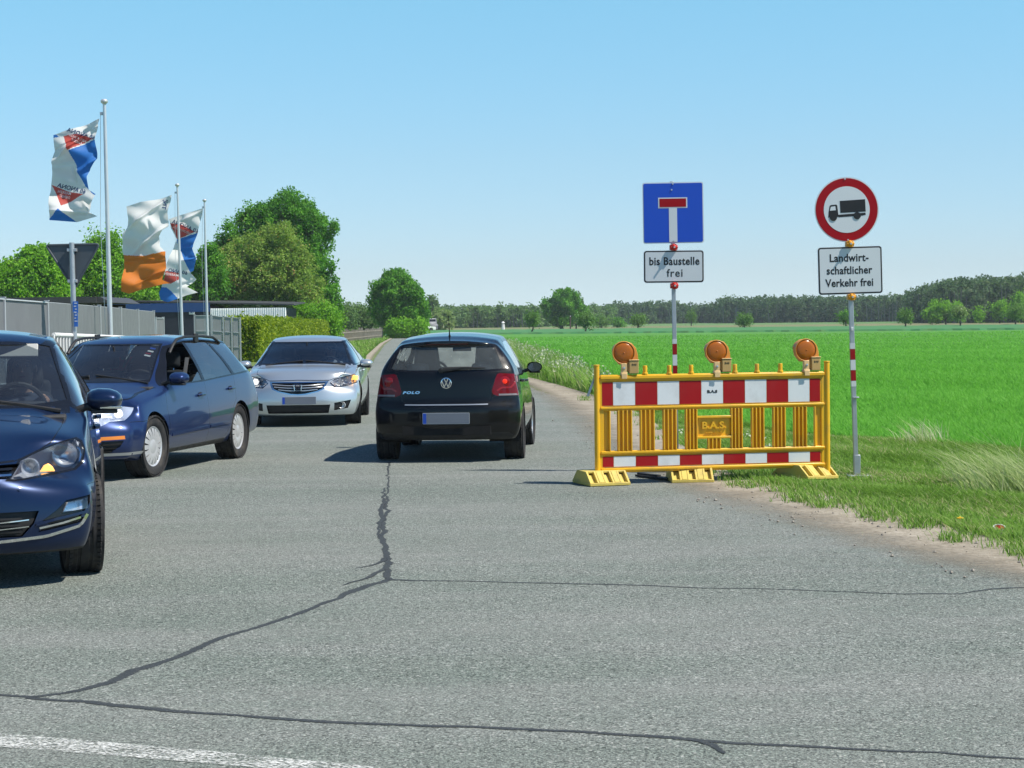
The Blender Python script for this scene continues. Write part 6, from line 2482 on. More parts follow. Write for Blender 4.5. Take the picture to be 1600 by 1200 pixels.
def handle(shell, xf, u, z, parent, paint, left=True):
    s = 1 if left else -1
    p, n = shell.hit('side', u, z, left)
    p = xf(p)
    m = MB()
    m.lathe([(0.0, 0.0015), (0.05, 0.0015), (0.056, 0.0)], 20, Matrix.Translation(p) @ basis((1.35, 0, 0), (0, 0, .62), (0, s, 0)))
    o = m.build('handle_recess', M_trim, parent)
    m = MB()
    m.tube([p + Vector((.085, s * .004, .004)), p + Vector((.06, s * .03, .006)), p + Vector((-.06, s * .03, .006)), p + Vector((-.09, s * .004, .004))], [.012, .014, .014, .012], 8, flat=1.0)
    m.build('handle', paint, o)
    return o


def wiper(parent, pts, r=0.009):
    m = MB()
    m.tube(pts, [r * 1.5] + [r] * (len(pts) - 1), 6)
    return m.build('wiper', M_trim, parent)


# ------------------------------------------------------------------ estate car
def build_estate():
    sp = dict(L=4.56, axle_f=.93, wb=2.71,
              top=[(0, .70), (.1, .755), (.3, .815), (.6, .87), (.95, .915), (1.22, .96), (1.32, .99), (1.75, 1.225), (2.10, 1.395), (2.28, 1.44), (2.6, 1.472), (3.2, 1.48), (3.9, 1.455), (4.35, 1.415), (4.55, 1.385), (4.774, 1.35)],
              crown=[(0, .06), (.5, .05), (1.2, .045), (2.1, .05), (4.774, .06)],
              belt=[(0, .62), (.3, .70), (.8, .80), (1.3, .875), (2, .915), (3, .95), (4, .99), (4.774, 1.0)],
              yedge=[(0, .60), (.5, .68), (1.0, .71), (1.32, .72), (2.1, .595), (2.6, .585), (3.6, .575), (4.3, .55), (4.774, .52)],
              ybelt=[(0, .78), (.5, .815), (1.3, .835), (2.5, .845), (3.6, .845), (4.3, .825), (4.774, .78)],
              ymax=[(0, .85), (.6, .90), (2.5, .905), (4, .90), (4.774, .86)], zmax=[(0, .52), (4.774, .66)],
              ylow=[(0, .84), (.6, .89), (4, .885), (4.774, .84)], zlow=[(0, .34), (4.774, .36)],
              ysill=[(0, .80), (.8, .83), (4, .83), (4.774, .80)], zbot=[(0, .23), (.5, .19), (1.3, .21), (3.4, .21), (4.774, .29)],
              bow=[(0, 0), (.9, 0), (1.2, .12), (1.5, .18), (2.0, .15), (2.3, .05), (2.6, 0), (4.774, 0)],
              front_x=[(.2, .06), (.35, .0), (.5, 0), (.62, .03), (.72, .09), (.82, .15)], front_bow=[(.2, .30), (.5, .34), (.72, .38)],
              rear_x=[(.2, .06), (.5, 0), (.75, .02), (.95, .07), (1.1, .18), (1.38, .42)], rear_bow=.14,
              cowl_u=1.30, dash_z=.93, half_in=.70, seat_u=2.36, seat_z=.36, imir=(2.02, 1.27), smooth=3)
    sh = Shell(sp)
    xf, mid = make_xf(sp)
    r = thing('estate_car', 'dusty blue estate car with roof rails and its front window open, turning left', 'car')
    cut, line = sh.cut, sh.line
    for u in (.93, 3.64):
        cut(arc(u, .335, .352, 36), 'side', 'hole')
    # windows and their frames
    cut([(1.43, .935), (2.0, 1.262), (2.17, 1.355), (2.35, 1.392), (2.6, 1.405), (3.2, 1.412), (3.9, 1.395), (4.20, 1.36), (4.43, 1.12), (4.45, 1.04), (4.35, 1.015), (3.5, .985), (2.5, .945)], 'side', 'window_frame')
    cut([(1.60, .972), (2.02, 1.247), (2.17, 1.332), (2.32, 1.370), (2.50, 1.385), (2.505, .962), (1.9, .95)], 'side', 'hole', lim={'left': True})
    cut([(1.60, .972), (2.02, 1.247), (2.17, 1.332), (2.32, 1.370), (2.50, 1.385), (2.505, .962), (1.9, .95)], 'side', 'side_window', lim={'left': False})
    cut([(2.20, .958), (2.44, 1.05), (2.505, 1.06), (2.505, .966)], 'side', 'side_window', lim={'left': True})
    cut([(2.585, .965), (2.58, 1.388), (3.28, 1.392), (3.43, 1.20), (3.53, 1.005)], 'side', 'side_window')
    cut([(3.36, 1.390), (3.9, 1.374), (4.17, 1.340), (4.395, 1.11), (4.40, 1.06), (4.33, 1.04), (3.62, 1.008), (3.50, 1.21)], 'side', 'side_window')
    cut([(-.475, 1.385), (.475, 1.385), (.615, .975), (-.615, .975)], 'front', 'screen_frame', False, {'umin': 1.2, 'umax': 2.35, 'nmin': .3})
    cut([(-.458, 1.368), (.458, 1.368), (.592, 1.005), (.42, .988), (-.42, .988), (-.592, 1.005)], 'front', 'windscreen', False, {'umin': 1.2, 'umax': 2.35, 'nmin': .3})
    cut([(-.50, 1.32), (.50, 1.32), (.62, 1.04), (-.62, 1.04)], 'rear', 'rear_window', False, {'umin': 4.0})
    # joints
    line([(1.36, .90), (1.30, .70), (1.30, .42), (1.34, .27), (1.6, .262), (2.46, .268)], 'side')
    line([(2.545, .955), (2.535, .6), (2.50, .27)], 'side')
    line([(2.46, .268), (3.12, .275), (3.24, .40), (3.36, .62), (3.50, .72), (3.555, .99)], 'side')
    line([(4.46, 1.0), (4.52, .86)], 'side')
    line([(.10, .62), (.52, .80), (.95, .872), (1.36, .922)], 'side', w=.007)
    line([(.42, .60), (.70, .60)], 'side')
    cut([(1.30, .262), (3.15, .27), (3.15, .19), (1.30, .19)], 'side', 'sill')
    # front
    cut([(.34, .60), (.50, .560), (.60, .575), (.655, .612), (.760, .622), (.768, .742), (.66, .752), (.50, .735), (.34, .70)], 'front', 'headlight', lim={'zmin': .54, 'umax': .75})
    cut([(.50, .425), (.805, .435), (.800, .470), (.50, .460)], 'front', 'indicator', lim={'umax': .6})
    cut([(.48, .285), (.66, .295), (.76, .36), (.795, .42), (.48, .412)], 'front', 'lower_grille', lim={'umax': .6})
    cut([(-.46, .30), (.46, .30), (.46, .47), (-.46, .47)], 'front', 'lower_grille', False, {'umax': .6})
    cut([(-.40, .50), (.40, .50), (.40, .70), (-.40, .70)], 'front', 'grille', False, {'umax': .6})
    cut([(-.95, .265), (.95, .265), (.95, .295), (-.95, .295)], 'front', 'lip', False, {'umax': .7})
    cut([(.52, .80), (.80, .80), (.80, .98), (.60, .98)], 'rear', 'tail_light', lim={'umin': 4.2})
    P_ = P_blue
    mats = {'body': (P_, 'body'), 'gap': (M_gloss, 'body'), 'window_frame': (M_gloss, 'body'), 'screen_frame': (M_gloss, 'body'), 'side_window': (GL_dark, 0), 'windscreen': (GL_shield, 0),
            'rear_window': (GL_dark, 0), 'sill': (M_trim, 'body'), 'headlight': (GL_lamp, 0), 'indicator': (M_amberlamp, 0), 'lower_grille': (M_trim, 0), 'grille': (M_gloss, 0),
            'lip': (M_rim, 'body'), 'tail_light': (M_rear, 0)}
    out = sh.finish(r, xf, mats, {'windscreen': .004, 'side_window': .004, 'lower_grille': .012, 'grille': .02}, ('hole',))
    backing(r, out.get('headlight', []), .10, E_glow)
    for o in out.get('headlight', []):
        sgn = 1 if sum(v.co.y for v in o.data.vertices) > 0 else -1
        for (y, z, rr, b) in ((.545, .650, .050, E_white), (.42, .65, .045, None), (.645, .680, .042, E_white)):
            q, n = sh.hit('front', sgn * y, z)
            headlamp_bowl(o, xf(q) + Vector((-.075, -sgn * .03, 0)), rr, .04, (1, sgn * .35, 0), M_reflector, b)
        m = MB()
    for sgn in (1, -1):
        m = MB()
        p, n = sh.hit('front', sgn * .57, .35)
        p = xf(p)
        m.lathe([(0, .004), (.04, .004), (.05, .012), (.055, 0)], 18, basis((0, 1, 0), (0, 0, 1), (1, 0, 0), p + Vector((-.005, 0, 0))))
        m.build('fog_light', M_reflector, r)
        for z in (.315, .35, .385):
            strip_on(sh, xf, 'front', [(sgn * .62, z), (sgn * (.69 + (z - .315) * 1.2), z)], .012, .012, M_gloss, 'grille_bar', r, n=8)
    for z in (.545, .60, .655):
        strip_on(sh, xf, 'front', [(-.38, z), (.38, z)], .02, .012, M_chrome, 'grille_bar', r, n=16)
    p, n = sh.hit('front', 0, .62)
    round_emblem(r, basis((0, 1, 0), (0, 0, 1), (1, 0, 0), xf(p) + Vector((.02, 0, 0))), .07)
    p, n = sh.hit('front', 0, .42)
    number_plate(r, basis((0, 1, 0), (0, 0, 1), (1, 0, 0), xf(p) + Vector((.012, 0, 0))))
    for left in (True, False):
        s = 1 if left else -1
        handle(sh, xf, 2.34, .80, r, P_, left); handle(sh, xf, 3.36, .835, r, P_, left)
        strip_on(sh, xf, 'side', [(1.36, .415), (2.50, .44)], .030, .009, P_, 'side_moulding', r, left)
        strip_on(sh, xf, 'side', [(2.56, .441), (3.18, .452)], .030, .009, P_, 'side_moulding', r, left, n=14)
        p, n = sh.hit('side', 1.52, .945, left)
        mirror_body(r, xf(p) + Vector((0, -s * .02, .035)), s, P_, (.15, .21, .14))
        pts = []
        for f in np.linspace(0, 1, 15):
            u = 2.10 + 1.65 * f
            q, n = sh.hit('top', u, s * .60)
            lift = .058 * min(1, math.sin(math.pi * f) * 2.6) + .002
            pts.append(xf(q) + Vector((0, 0, lift)))
        m = MB(); m.tube(pts, [.019] * 15, 8, flat=.8)
        rl = m.build('roof_rail', M_trim, r)
        for u in (2.95,):
            q, n = sh.hit('top', u, s * .60)
            m = MB(); m.box(xf(q) + Vector((0, 0, .045)), (.12, .03, .10)); m.build('rail_foot', M_trim, rl, bevel=.008)
    for sgn, uu in ((1, .93), (-1, .93), (1, 3.64), (-1, 3.64)):
        q = xf(Vector((uu, 0, .318)))
        wheel(r, Vector((q.x, sgn * .775, .318)), .318, .205, sgn, 'cover', R(-4) if uu < 1 else 0)
        arch_liner(r, (q.x, .335), .356, sgn * .50, sgn * .845)
    interior(r, xf, sp)
    # stickers inside the windscreen corner
    for (y, z, w, h, mt) in ((.415, 1.338, .06, .03, M_plateblue), (.412, 1.308, .065, .03, M_platewhite), (.405, 1.285, .06, .022, M_rear2), (.412, 1.262, .07, .03, M_platewhite)):
        q, n = sh.hit('front', y, z)
        m = MB()
        p = xf(q) - Vector((-n.x, n.y, n.z)) * .009
        nn = Vector((-n.x, n.y, n.z)); xa = Vector((0, 1, 0)); xa = (xa - nn * xa.dot(nn)).normalized(); ya = nn.cross(xa)
        m.box(p, (w, h, .002), Matrix((xa, ya, nn)).transposed())
        m.build('sticker', mt, r)
    for y0, y1 in ((.62, .02), (-.05, -.62)):
        a = xf(sh.hit('top', 1.40, y0)[0]) + Vector((0, 0, .012)); b = xf(sh.hit('top', 1.42, y1)[0]) + Vector((0, 0, .012))
        wiper(r, [a, a.lerp(b, .5) + Vector((-.01, 0, .004)), b])
    # belt hanging at the pillar of the open window
    m = MB()
    a = xf(Vector((2.50, .66, 1.22))); b = xf(Vector((2.42, .62, .80)))
    m.tube([a, a.lerp(b, .5), b], .03, 4, flat=.15)
    m.build('seat_belt', plain('belt_grey', (.16, .16, .16), .7), r)
    return r, sp, mid


car, sp, mid = build_estate()
h = Vector((-.187, -.982)).normalized()
car.scale = (SC,) * 3
place_car(car, G(233, 745), ((mid - .93) * SC, .80 * SC), h)


# ------------------------------------------------------------------ near dark blue hatchback
def build_near():
    sp = dict(L=4.255, axle_f=.87, wb=2.637,
              top=[(0, .735), (.06, .775), (.25, .845), (.6, .92), (.95, .98), (1.12, 1.01), (1.20, 1.035), (1.6, 1.245), (1.95, 1.395), (2.15, 1.435), (2.6, 1.455), (3.2, 1.435), (3.8, 1.38), (4.255, 1.30)],
              crown=[(0, .05), (.5, .045), (1.2, .045), (2.0, .05), (4.255, .06)],
              belt=[(0, .64), (.3, .76), (.8, .88), (1.2, .955), (2, .975), (3, 1.0), (4.255, 1.03)],
              yedge=[(0, .60), (.4, .66), (1.0, .70), (1.2, .715), (1.95, .60), (2.6, .585), (3.6, .56), (4.255, .52)],
              ybelt=[(0, .76), (.5, .825), (1.2, .835), (2.5, .84), (3.6, .83), (4.255, .78)],
              ymax=[(0, .86), (.6, .895), (2.5, .895), (3.8, .89), (4.255, .86)], zmax=[(0, .56), (4.255, .66)],
              ylow=[(0, .86), (.6, .89), (4, .885), (4.255, .84)], zlow=[(0, .36), (4.255, .36)],
              ysill=[(0, .82), (.8, .83), (4, .83), (4.255, .80)], zbot=[(0, .21), (.5, .19), (1.3, .20), (3.4, .20), (4.255, .28)],
              bow=[(0, 0), (.8, 0), (1.1, .12), (1.4, .18), (1.85, .15), (2.15, .05), (2.5, 0), (4.255, 0)],
              front_x=[(.2, .06), (.28, .015), (.40, .0), (.52, .012), (.62, .025), (.70, .05), (.80, .11)], front_bow=[(.2, .26), (.5, .30), (.75, .40)], front_pow=2.8,
              rear_x=[(.2, .06), (.5, 0), (.75, .0), (.95, .05), (1.3, .35)], rear_bow=.14,
              cowl_u=1.18, dash_z=.98, half_in=.70, seat_u=2.15, seat_z=.36, imir=(1.85, 1.27), smooth=3)
    sh = Shell(sp)
    xf, mid = make_xf(sp)
    r = thing('hatchback_car', 'glossy dark blue hatchback cut off by the left edge, its amber indicator lit', 'car')
    cut, line = sh.cut, sh.line
    for u in (.87, 3.507):
        cut(arc(u, .335, .350, 36), 'side', 'hole')
    cut([(1.28, .985), (1.9, 1.335), (2.15, 1.385), (2.8, 1.39), (3.4, 1.365), (3.62, 1.20), (3.60, 1.03), (2.4, .995)], 'side', 'window_frame')
    cut([(1.42, 1.01), (1.93, 1.315), (2.15, 1.362), (2.42, 1.37), (2.44, 1.01)], 'side', 'side_window')
    cut([(2.52, 1.012), (2.51, 1.372), (2.9, 1.372), (3.35, 1.345), (3.56, 1.20), (3.55, 1.045)], 'side', 'side_window')
    cut([(-.60, 1.385), (.60, 1.385), (.735, 1.02), (-.735, 1.02)], 'front', 'screen_frame', False, {'umin': 1.1, 'umax': 2.2, 'nmin': .3})
    cut([(-.56, 1.365), (.56, 1.365), (.695, 1.055), (.45, 1.035), (-.45, 1.035), (-.695, 1.055)], 'front', 'windscreen', False, {'umin': 1.1, 'umax': 2.2, 'nmin': .3})
    cut([(-.50, 1.28), (.50, 1.28), (.62, 1.05), (-.62, 1.05)], 'rear', 'rear_window', False, {'umin': 3.5})
    line([(1.22, .93), (1.20, .70), (1.22, .40), (1.28, .25), (2.40, .25), (2.47, .30), (2.48, .98)], 'side')
    line([(2.47, .25), (3.02, .25), (3.15, .45), (3.35, .70), (3.62, .98)], 'side')
    # bonnet joint, seen from the front
    line([(.405, .765), (.52, .80), (.62, .86), (.675, .93), (.70, 1.02)], 'front', w=.007, lim={'umax': 1.3})
    line([(-.405, .768), (-.2, .756), (.2, .756), (.405, .768)], 'front', 'gap', .012, False, {'umax': .4})
    line([(.84, .60), (.92, .605)], 'front', w=.006, lim={'umax': .6})
    # headlight and front details
    hl = [(.400, .672), (.455, .668), (.70, .685), (.80, .70), (.845, .735), (.862, .80), (.840, .850), (.80, .868), (.70, .850), (.58, .808), (.47, .765)]
    hl = [(a * .95, z) for a, z in hl]
    cut([(a + (.012 if a > .6 else -.014), z + (.010 if z > .74 else -.012)) for a, z in hl], 'front', 'lamp_trim', lim={'umax': .8, 'zmin': .62})
    cut(hl, 'front', 'headlight', lim={'umax': .8, 'zmin': .62})
    cut([(-.395, .672), (.395, .672), (.445, .752), (-.445, .752)], 'front', 'grille', False, {'umax': .4})
    cut([(-.50, .325), (.46, .325), (.53, .40), (.56, .475), (-.56, .475), (-.53, .40)], 'front', 'lower_grille', False, {'umax': .5})
    cut([(.62, .385), (.80, .415), (.86, .50), (.86, .545), (.72, .525), (.66, .47), (.58, .415)], 'front', 'fog_recess', lim={'umax': .7})
    cut([(.70, .455), (.845, .465), (.845, .53), (.73, .515)], 'front', 'fog_light', lim={'umax': .7})
    cut([(.55, .345), (.80, .385), (.855, .43), (.82, .415), (.60, .375)], 'front', 'lower_slot', lim={'umax': .7})
    cut([(-.98, .17), (.98, .17), (.98, .235), (.60, .225), (-.60, .225), (-.98, .235)], 'front', 'chin', False, {'umax': .9})
    P_ = P_navy
    mats = {'body': (P_, 'body'), 'gap': (M_gloss, 'body'), 'window_frame': (M_gloss, 'body'), 'screen_frame': (M_gloss, 'body'), 'side_window': (GL_dark, 0), 'windscreen': (GL_shield, 0),
            'rear_window': (GL_dark, 0), 'headlight': (GL_lamp, 0), 'lamp_trim': (M_gloss, 'body'), 'lower_grille': (M_trim, 0), 'grille': (M_gloss, 0), 'fog_recess': (M_gloss, 0),
            'fog_light': (GL_lamp, 0), 'lower_slot': (M_gloss, 0), 'chin': (M_trim, 'body')}
    out = sh.finish(r, xf, mats, {'windscreen': .004, 'side_window': .004, 'lower_grille': .03, 'grille': .03, 'fog_recess': .012, 'lower_slot': .01}, ('hole',))
    backing(r, out.get('headlight', []), .13, M_darkbowl)
    backing(r, out.get('fog_light', []), .05, M_reflector)
    for o in out.get('headlight', []):
        sg = 1 if sum(v.co.y for v in o.data.vertices) > 0 else -1
        for (a, z, dd, rr, mt, b) in ((.70, .775, .050, .074, M_reflector, None), (.50, .722, .045, .052, M_reflector, None)):
            q, n = sh.hit('front', sg * a, z)
            headlamp_bowl(o, xf(q) + Vector((-dd, 0, 0)), rr, .06, (1, sg * .15, .05), mt, b, 24)
        q, n = sh.hit('front', sg * .595, .712)
        p = xf(q) + Vector((-.045, 0, 0))
        m = MB()      # lit indicator under the two bowls
        m.prism([(-.045, -.030), (.05, -.028), (.036, .0), (.010, .022), (-.018, .012)], .012, basis((0, sg, 0), (0, 0, 1), (1, 0, 0), p))
        m.build('indicator', E_amber if sg > 0 else M_amberlamp, o, bevel=.004)
        # bright guide along the lower and outer edge
        strip_on(sh, xf, 'front', [(sg * .40, .678), (sg * .665, .695), (sg * .76, .712), (sg * .796, .75), (sg * .806, .80), (sg * .789, .842)], .014, .004, M_chrome, 'light_guide', o, off=-.03, n=30)
    for z in (.695, .728):
        strip_on(sh, xf, 'front', [(-.40, z), (.40, z)], .012, .012, M_chrome if z < .7 else M_gloss, 'grille_bar', r, off=-.012, n=20)
    for z in (.355, .395, .435):
        strip_on(sh, xf, 'front', [(-.46, z), (.46, z)], .012, .012, M_trim, 'grille_bar', r, off=-.012, n=20)
    strip_on(sh, xf, 'front', [(-.84, .425), (-.80, .36), (-.6, .315), (-.3, .298), (0, .295), (.3, .298), (.6, .318), (.80, .365), (.84, .43)], .018, .006, M_chrome, 'chrome_strip', r, n=60)
    for sg in (1, -1):
        strip_on(sh, xf, 'front', [(sg * .54, .392), (sg * .66, .418), (sg * .83, .445)], .016, .008, P_, 'bumper_blade', r, n=20)
        strip_on(sh, xf, 'front', [(sg * .56, .370), (sg * .70, .392), (sg * .80, .415)], .012, .006, M_chrome, 'chrome_strip', r, n=20)
        q, n = sh.hit('front', sg * .44, .60)
        m = MB(); m.lathe([(0, .004), (.009, .003), (.010, 0)], 12, basis((0, 1, 0), (0, 0, 1), (1, 0, 0), xf(q) + Vector((-.001, 0, 0)))); m.build('parking_sensor', P_, r)
        for z in (.365, .405):
            strip_on(sh, xf, 'front', [(sg * .20, z), (sg * .50, z + .02)], .006, .004, M_chrome, 'chrome_strip', r, off=.002, n=16)
    p, n = sh.hit('front', 0, .715)
    round_emblem(r, basis((0, 1, 0), (0, 0, 1), (1, 0, 0), xf(p) + Vector((.012, 0, 0))), .065)
    p, n = sh.hit('front', 0, .53)
    number_plate(r, basis((0, 1, 0), (0, 0, 1), (1, 0, 0), xf(p) + Vector((.012, 0, 0))))
    for left in (True, False):
        s = 1 if left else -1
        handle(sh, xf, 2.28, .86, r, P_, left); handle(sh, xf, 3.30, .88, r, P_, left)
        p, n = sh.hit('side', 1.42, .985, left)
        mirror_body(r, xf(p) + Vector((0, -s * .045, 0.03)), s, P_, (.16, .245, .135), True)
    for sg, uu in ((1, .87), (-1, .87), (1, 3.507), (-1, 3.507)):
        q = xf(Vector((uu, 0, .316)))
        wheel(r, Vector((q.x, sg * .785, .316)), .316, .215, sg, 'ten', R(7) if uu < 1 else 0)
        arch_liner(r, (q.x, .335), .354, sg * .48, sg * .84)
    interior(r, xf, sp)
    for y0, y1 in ((.66, .06), (-.02, -.62)):
        a = xf(sh.hit('top', 1.26, y0)[0]) + Vector((0, 0, .015)); b = xf(sh.hit('top', 1.26, y1)[0]) + Vector((0, 0, .015))
        wiper(r, [a, a.lerp(b, .5) + Vector((-.01, 0, .004)), b])
    for y in (.27, -.33):
        p = xf(Vector((1.98, y, 1.330)))
        m = MB(); m.box(p, (.015, .44, .09), Matrix.Rotation(R(-35), 3, 'Y')); m.build('sun_visor', M_visor, r, bevel=.006)
    return r, sp, mid


car, sp, mid = build_near()
NEAR = (car, mid, sp)
for o_ in car.children_recursive:             # a taller cabin than the first outline
    if o_.type == 'MESH':
        for v_ in o_.data.vertices:
            if v_.co.z > .85: v_.co.z = .85 + (v_.co.z - .85) * 1.2
h = Vector((math.sin(R(11.3)), -math.cos(R(11.3))))
car.scale = (SC,) * 3
place_car(car, G(131, 893), ((mid - .87) * SC, .80 * SC), h)


# ------------------------------------------------------------------ silver saloon
def build_saloon():
    sp = dict(L=4.726, axle_f=.97, wb=2.705,
              top=[(0, .69), (.05, .715), (.25, .775), (.6, .845), (.95, .895), (1.20, .92), (1.30, .945), (1.75, 1.16), (2.10, 1.30), (2.3, 1.345), (2.7, 1.385), (3.1, 1.38), (3.6, 1.31), (4.05, 1.10), (4.2, 1.06), (4.726, 1.02)],
              crown=[(0, .05), (.5, .04), (1.2, .035), (2.1, .045), (4.0, .05), (4.726, .04)],
              belt=[(0, .60), (.3, .72), (.8, .80), (1.3, .87), (2, .90), (3, .93), (4.0, .96), (4.726, .94)],
              yedge=[(0, .60), (.4, .68), (1.0, .72), (1.3, .735), (2.1, .61), (2.7, .59), (3.4, .57), (4.1, .62), (4.726, .62)],
              ybelt=[(0, .80), (.5, .84), (1.3, .85), (2.5, .855), (3.6, .855), (4.3, .83), (4.726, .78)],
              ymax=[(0, .88), (.6, .92), (2.5, .92), (4, .91), (4.726, .86)], zmax=[(0, .52), (4.726, .66)],
              ylow=[(0, .88), (.6, .91), (4, .90), (4.726, .84)], zlow=[(0, .33), (4.726, .36)],
              ysill=[(0, .84), (.8, .85), (4, .85), (4.726, .80)], zbot=[(0, .17), (.5, .16), (1.3, .19), (3.4, .20), (4.726, .28)],
              bow=[(0, 0), (.9, 0), (1.2, .14), (1.5, .20), (2.0, .16), (2.3, .05), (2.6, 0), (4.726, 0)],
              front_x=[(.15, .06), (.25, .01), (.40, 0), (.50, .02), (.60, .035), (.69, .075), (.78, .15)], front_bow=[(.2, .30), (.5, .34), (.72, .42)], front_pow=2.7,
              rear_x=[(.2, .06), (.5, 0), (.9, .02), (1.05, .06)], rear_bow=.16,
              cowl_u=1.28, dash_z=.87, half_in=.72, seat_u=2.36, seat_z=.27, imir=(2.02, 1.19), smooth=3)
    sh = Shell(sp)
    xf, mid = make_xf(sp)
    r = thing('saloon_car', 'silver saloon facing the viewer with lit headlights in front of the hedge', 'car')
    cut, line = sh.cut, sh.line
    for u in (.97, 3.675):
        cut(arc(u, .330, .352, 36), 'side', 'hole')
    cut([(1.42, .905), (2.0, 1.20), (2.3, 1.295), (2.9, 1.325), (3.3, 1.29), (3.75, 1.05), (3.6, .97), (2.4, .92)], 'side', 'window_frame')
    cut([(1.58, .93), (2.02, 1.175), (2.3, 1.27), (2.52, 1.29), (2.54, .94)], 'side', 'side_window')
    cut([(2.62, .945), (2.60, 1.293), (2.9, 1.30), (3.26, 1.268), (3.60, 1.06), (3.50, .975)], 'side', 'side_window')
    cut([(-.615, 1.285), (.615, 1.285), (.755, .925), (-.755, .925)], 'front', 'screen_frame', False, {'umin': 1.2, 'umax': 2.3, 'nmin': .25})
    cut([(-.575, 1.268), (.575, 1.268), (.715, .955), (.45, .938), (-.45, .938), (-.715, .955)], 'front', 'windscreen', False, {'umin': 1.2, 'umax': 2.3, 'nmin': .25})
    cut([(-.50, 1.22), (.50, 1.22), (.62, 1.08), (-.62, 1.08)], 'rear', 'rear_window', False, {'umin': 3.4, 'nmin': .2})
    line([(1.38, .86), (1.34, .6), (1.36, .28), (2.5, .27), (2.56, .3), (2.58, .92)], 'side')
    line([(2.56, .27), (3.2, .27), (3.35, .5), (3.62, .72), (3.70, .95)], 'side')
    line([(.46, .70), (.60, .745), (.68, .80), (.70, .90)], 'front', w=.008, lim={'umax': 1.4})
    line([(-.46, .70), (0, .712), (.46, .70)], 'front', 'gap', .012, False, {'umax': .5})
    hl = [(.485, .672), (.56, .602), (.70, .612), (.86, .66), (.925, .70), (.925, .775), (.88, .785), (.70, .742), (.55, .708)]
    cut([(a + (.010 if a > .7 else -.012), z + (.010 if z > .70 else -.012)) for a, z in hl], 'front', 'lamp_trim', lim={'umax': 1.0, 'zmin': .56})
    cut(hl, 'front', 'headlight', lim={'umax': 1.0, 'zmin': .56})
    cut([(.735, .55), (.95, .55), (.95, .80), (.735, .80)], 'front', 'tmp', lim={'umax': 1.0, 'zmin': 5})
    cut([(-.455, .690), (.455, .690), (.40, .575), (.30, .530), (.12, .490), (0, .482), (-.12, .490), (-.30, .530), (-.40, .575)], 'front', 'grille_surround', False, {'umax': .5})
    cut([(-.415, .672), (.415, .672), (.365, .580), (.28, .545), (.11, .508), (0, .500), (-.11, .508), (-.28, .545), (-.365, .580)], 'front', 'grille', False, {'umax': .5})
    cut([(-.46, .205), (.46, .205), (.49, .335), (-.49, .335)], 'front', 'lower_grille', False, {'umax': .6})
    cut([(.545, .245), (.75, .275), (.80, .40), (.55, .36)], 'front', 'fog_recess', lim={'umax': .8})
    P_ = P_silver
    mats = {'body': (P_, 'body'), 'gap': (M_gloss, 'body'), 'window_frame': (M_gloss, 'body'), 'screen_frame': (M_gloss, 'body'), 'side_window': (GL_dark, 0), 'windscreen': (GL_front, 0),
            'rear_window': (GL_dark, 0), 'headlight': (GL_lamp, 0), 'lamp_trim': (M_gloss, 'body'), 'tmp': (P_, 'body'), 'grille_surround': (M_chrome, 0), 'grille': (M_gloss, 0), 'lower_grille': (M_trim, 0),
            'fog_recess': (M_trim, 0)}
    out = sh.finish(r, xf, mats, {'windscreen': .004, 'side_window': .004, 'lower_grille': .03, 'grille': .03, 'fog_recess': .02}, ('hole',))
    backing(r, out.get('headlight', []), .12, M_reflector)
    for o in out.get('headlight', []):
        sg = 1 if sum(v.co.y for v in o.data.vertices) > 0 else -1
        for (a, z, dd, rr, b) in ((.60, .662, .05, .045, None), (.70, .680, .05, .045, E_white if sg < 0 else None)):
            q, n = sh.hit('front', sg * a, z)
            headlamp_bowl(o, xf(q) + Vector((-dd, 0, 0)), rr, .05, (1, 0, 0), M_reflector, b)
        q, n = sh.hit('front', sg * .83, .725)
        m = MB(); m.box(xf(q) + Vector((-.05, -sg * .01, 0)), (.05, .16, .07), Matrix.Rotation(sg * R(-42), 3, 'Z')); m.build('indicator', E_amber if sg > 0 else M_amberlamp, o, bevel=.01)
        if sg < 0:
            q, n = sh.hit('front', sg * .80, .705)
            m = MB(); m.ball(tuple(xf(q) + Vector((-.035, 0, 0))), .04, 12); m.build('bulb', E_white, o)
        q, n = sh.hit('front', sg * .66, .32)
        m = MB(); m.lathe([(0, .0), (.035, .004), (.05, .02), (.058, .0)], 18, basis((0, 1, 0), (0, 0, 1), (1, 0, 0), xf(q) + Vector((-.03, 0, 0)))); m.build('fog_light', M_reflector, r)
    for k, z in enumerate((.640, .602, .560)):
        w_ = (.40, .37, .30)[k]
        strip_on(sh, xf, 'front', [(-w_, z + .012), (-w_ * .5, z - .004), (0, z - .010), (w_ * .5, z - .004), (w_, z + .012)], .012, .012, M_rim, 'grille_bar', r, off=-.012, n=26)
    # H emblem
    p, n = sh.hit('front', 0, .598)
    M = basis((0, 1, 0), (0, 0, 1), (1, 0, 0), xf(p) + Vector((.008, 0, 0)))
    m = MB()
    out_ = [(-.058, .052), (.058, .052), (.064, .045), (.048, -.045), (.042, -.052), (-.042, -.052), (-.048, -.045), (-.064, .045)]
    for i in range(8):
        a, b = Vector((*out_[i], .006)), Vector((*out_[(i + 1) % 8], .006))
        m.tube([M @ a, M @ b], .006, 6)
    for sg in (1, -1):
        m.prism([(sg * .040, .040), (sg * .026, .040), (sg * .018, -.040), (sg * .030, -.040)], .014, M)
    m.prism([(-.024, -.008), (.024, -.008), (.026, .010), (-.026, .010)], .013, M)
    m.build('emblem', M_chrome, r, smooth=0)
    p, n = sh.hit('front', 0, .405)
    number_plate(r, basis((0, 1, 0), (0, 0, 1), (1, 0, 0), xf(p) + Vector((.014, .02, 0))), .52, .118)
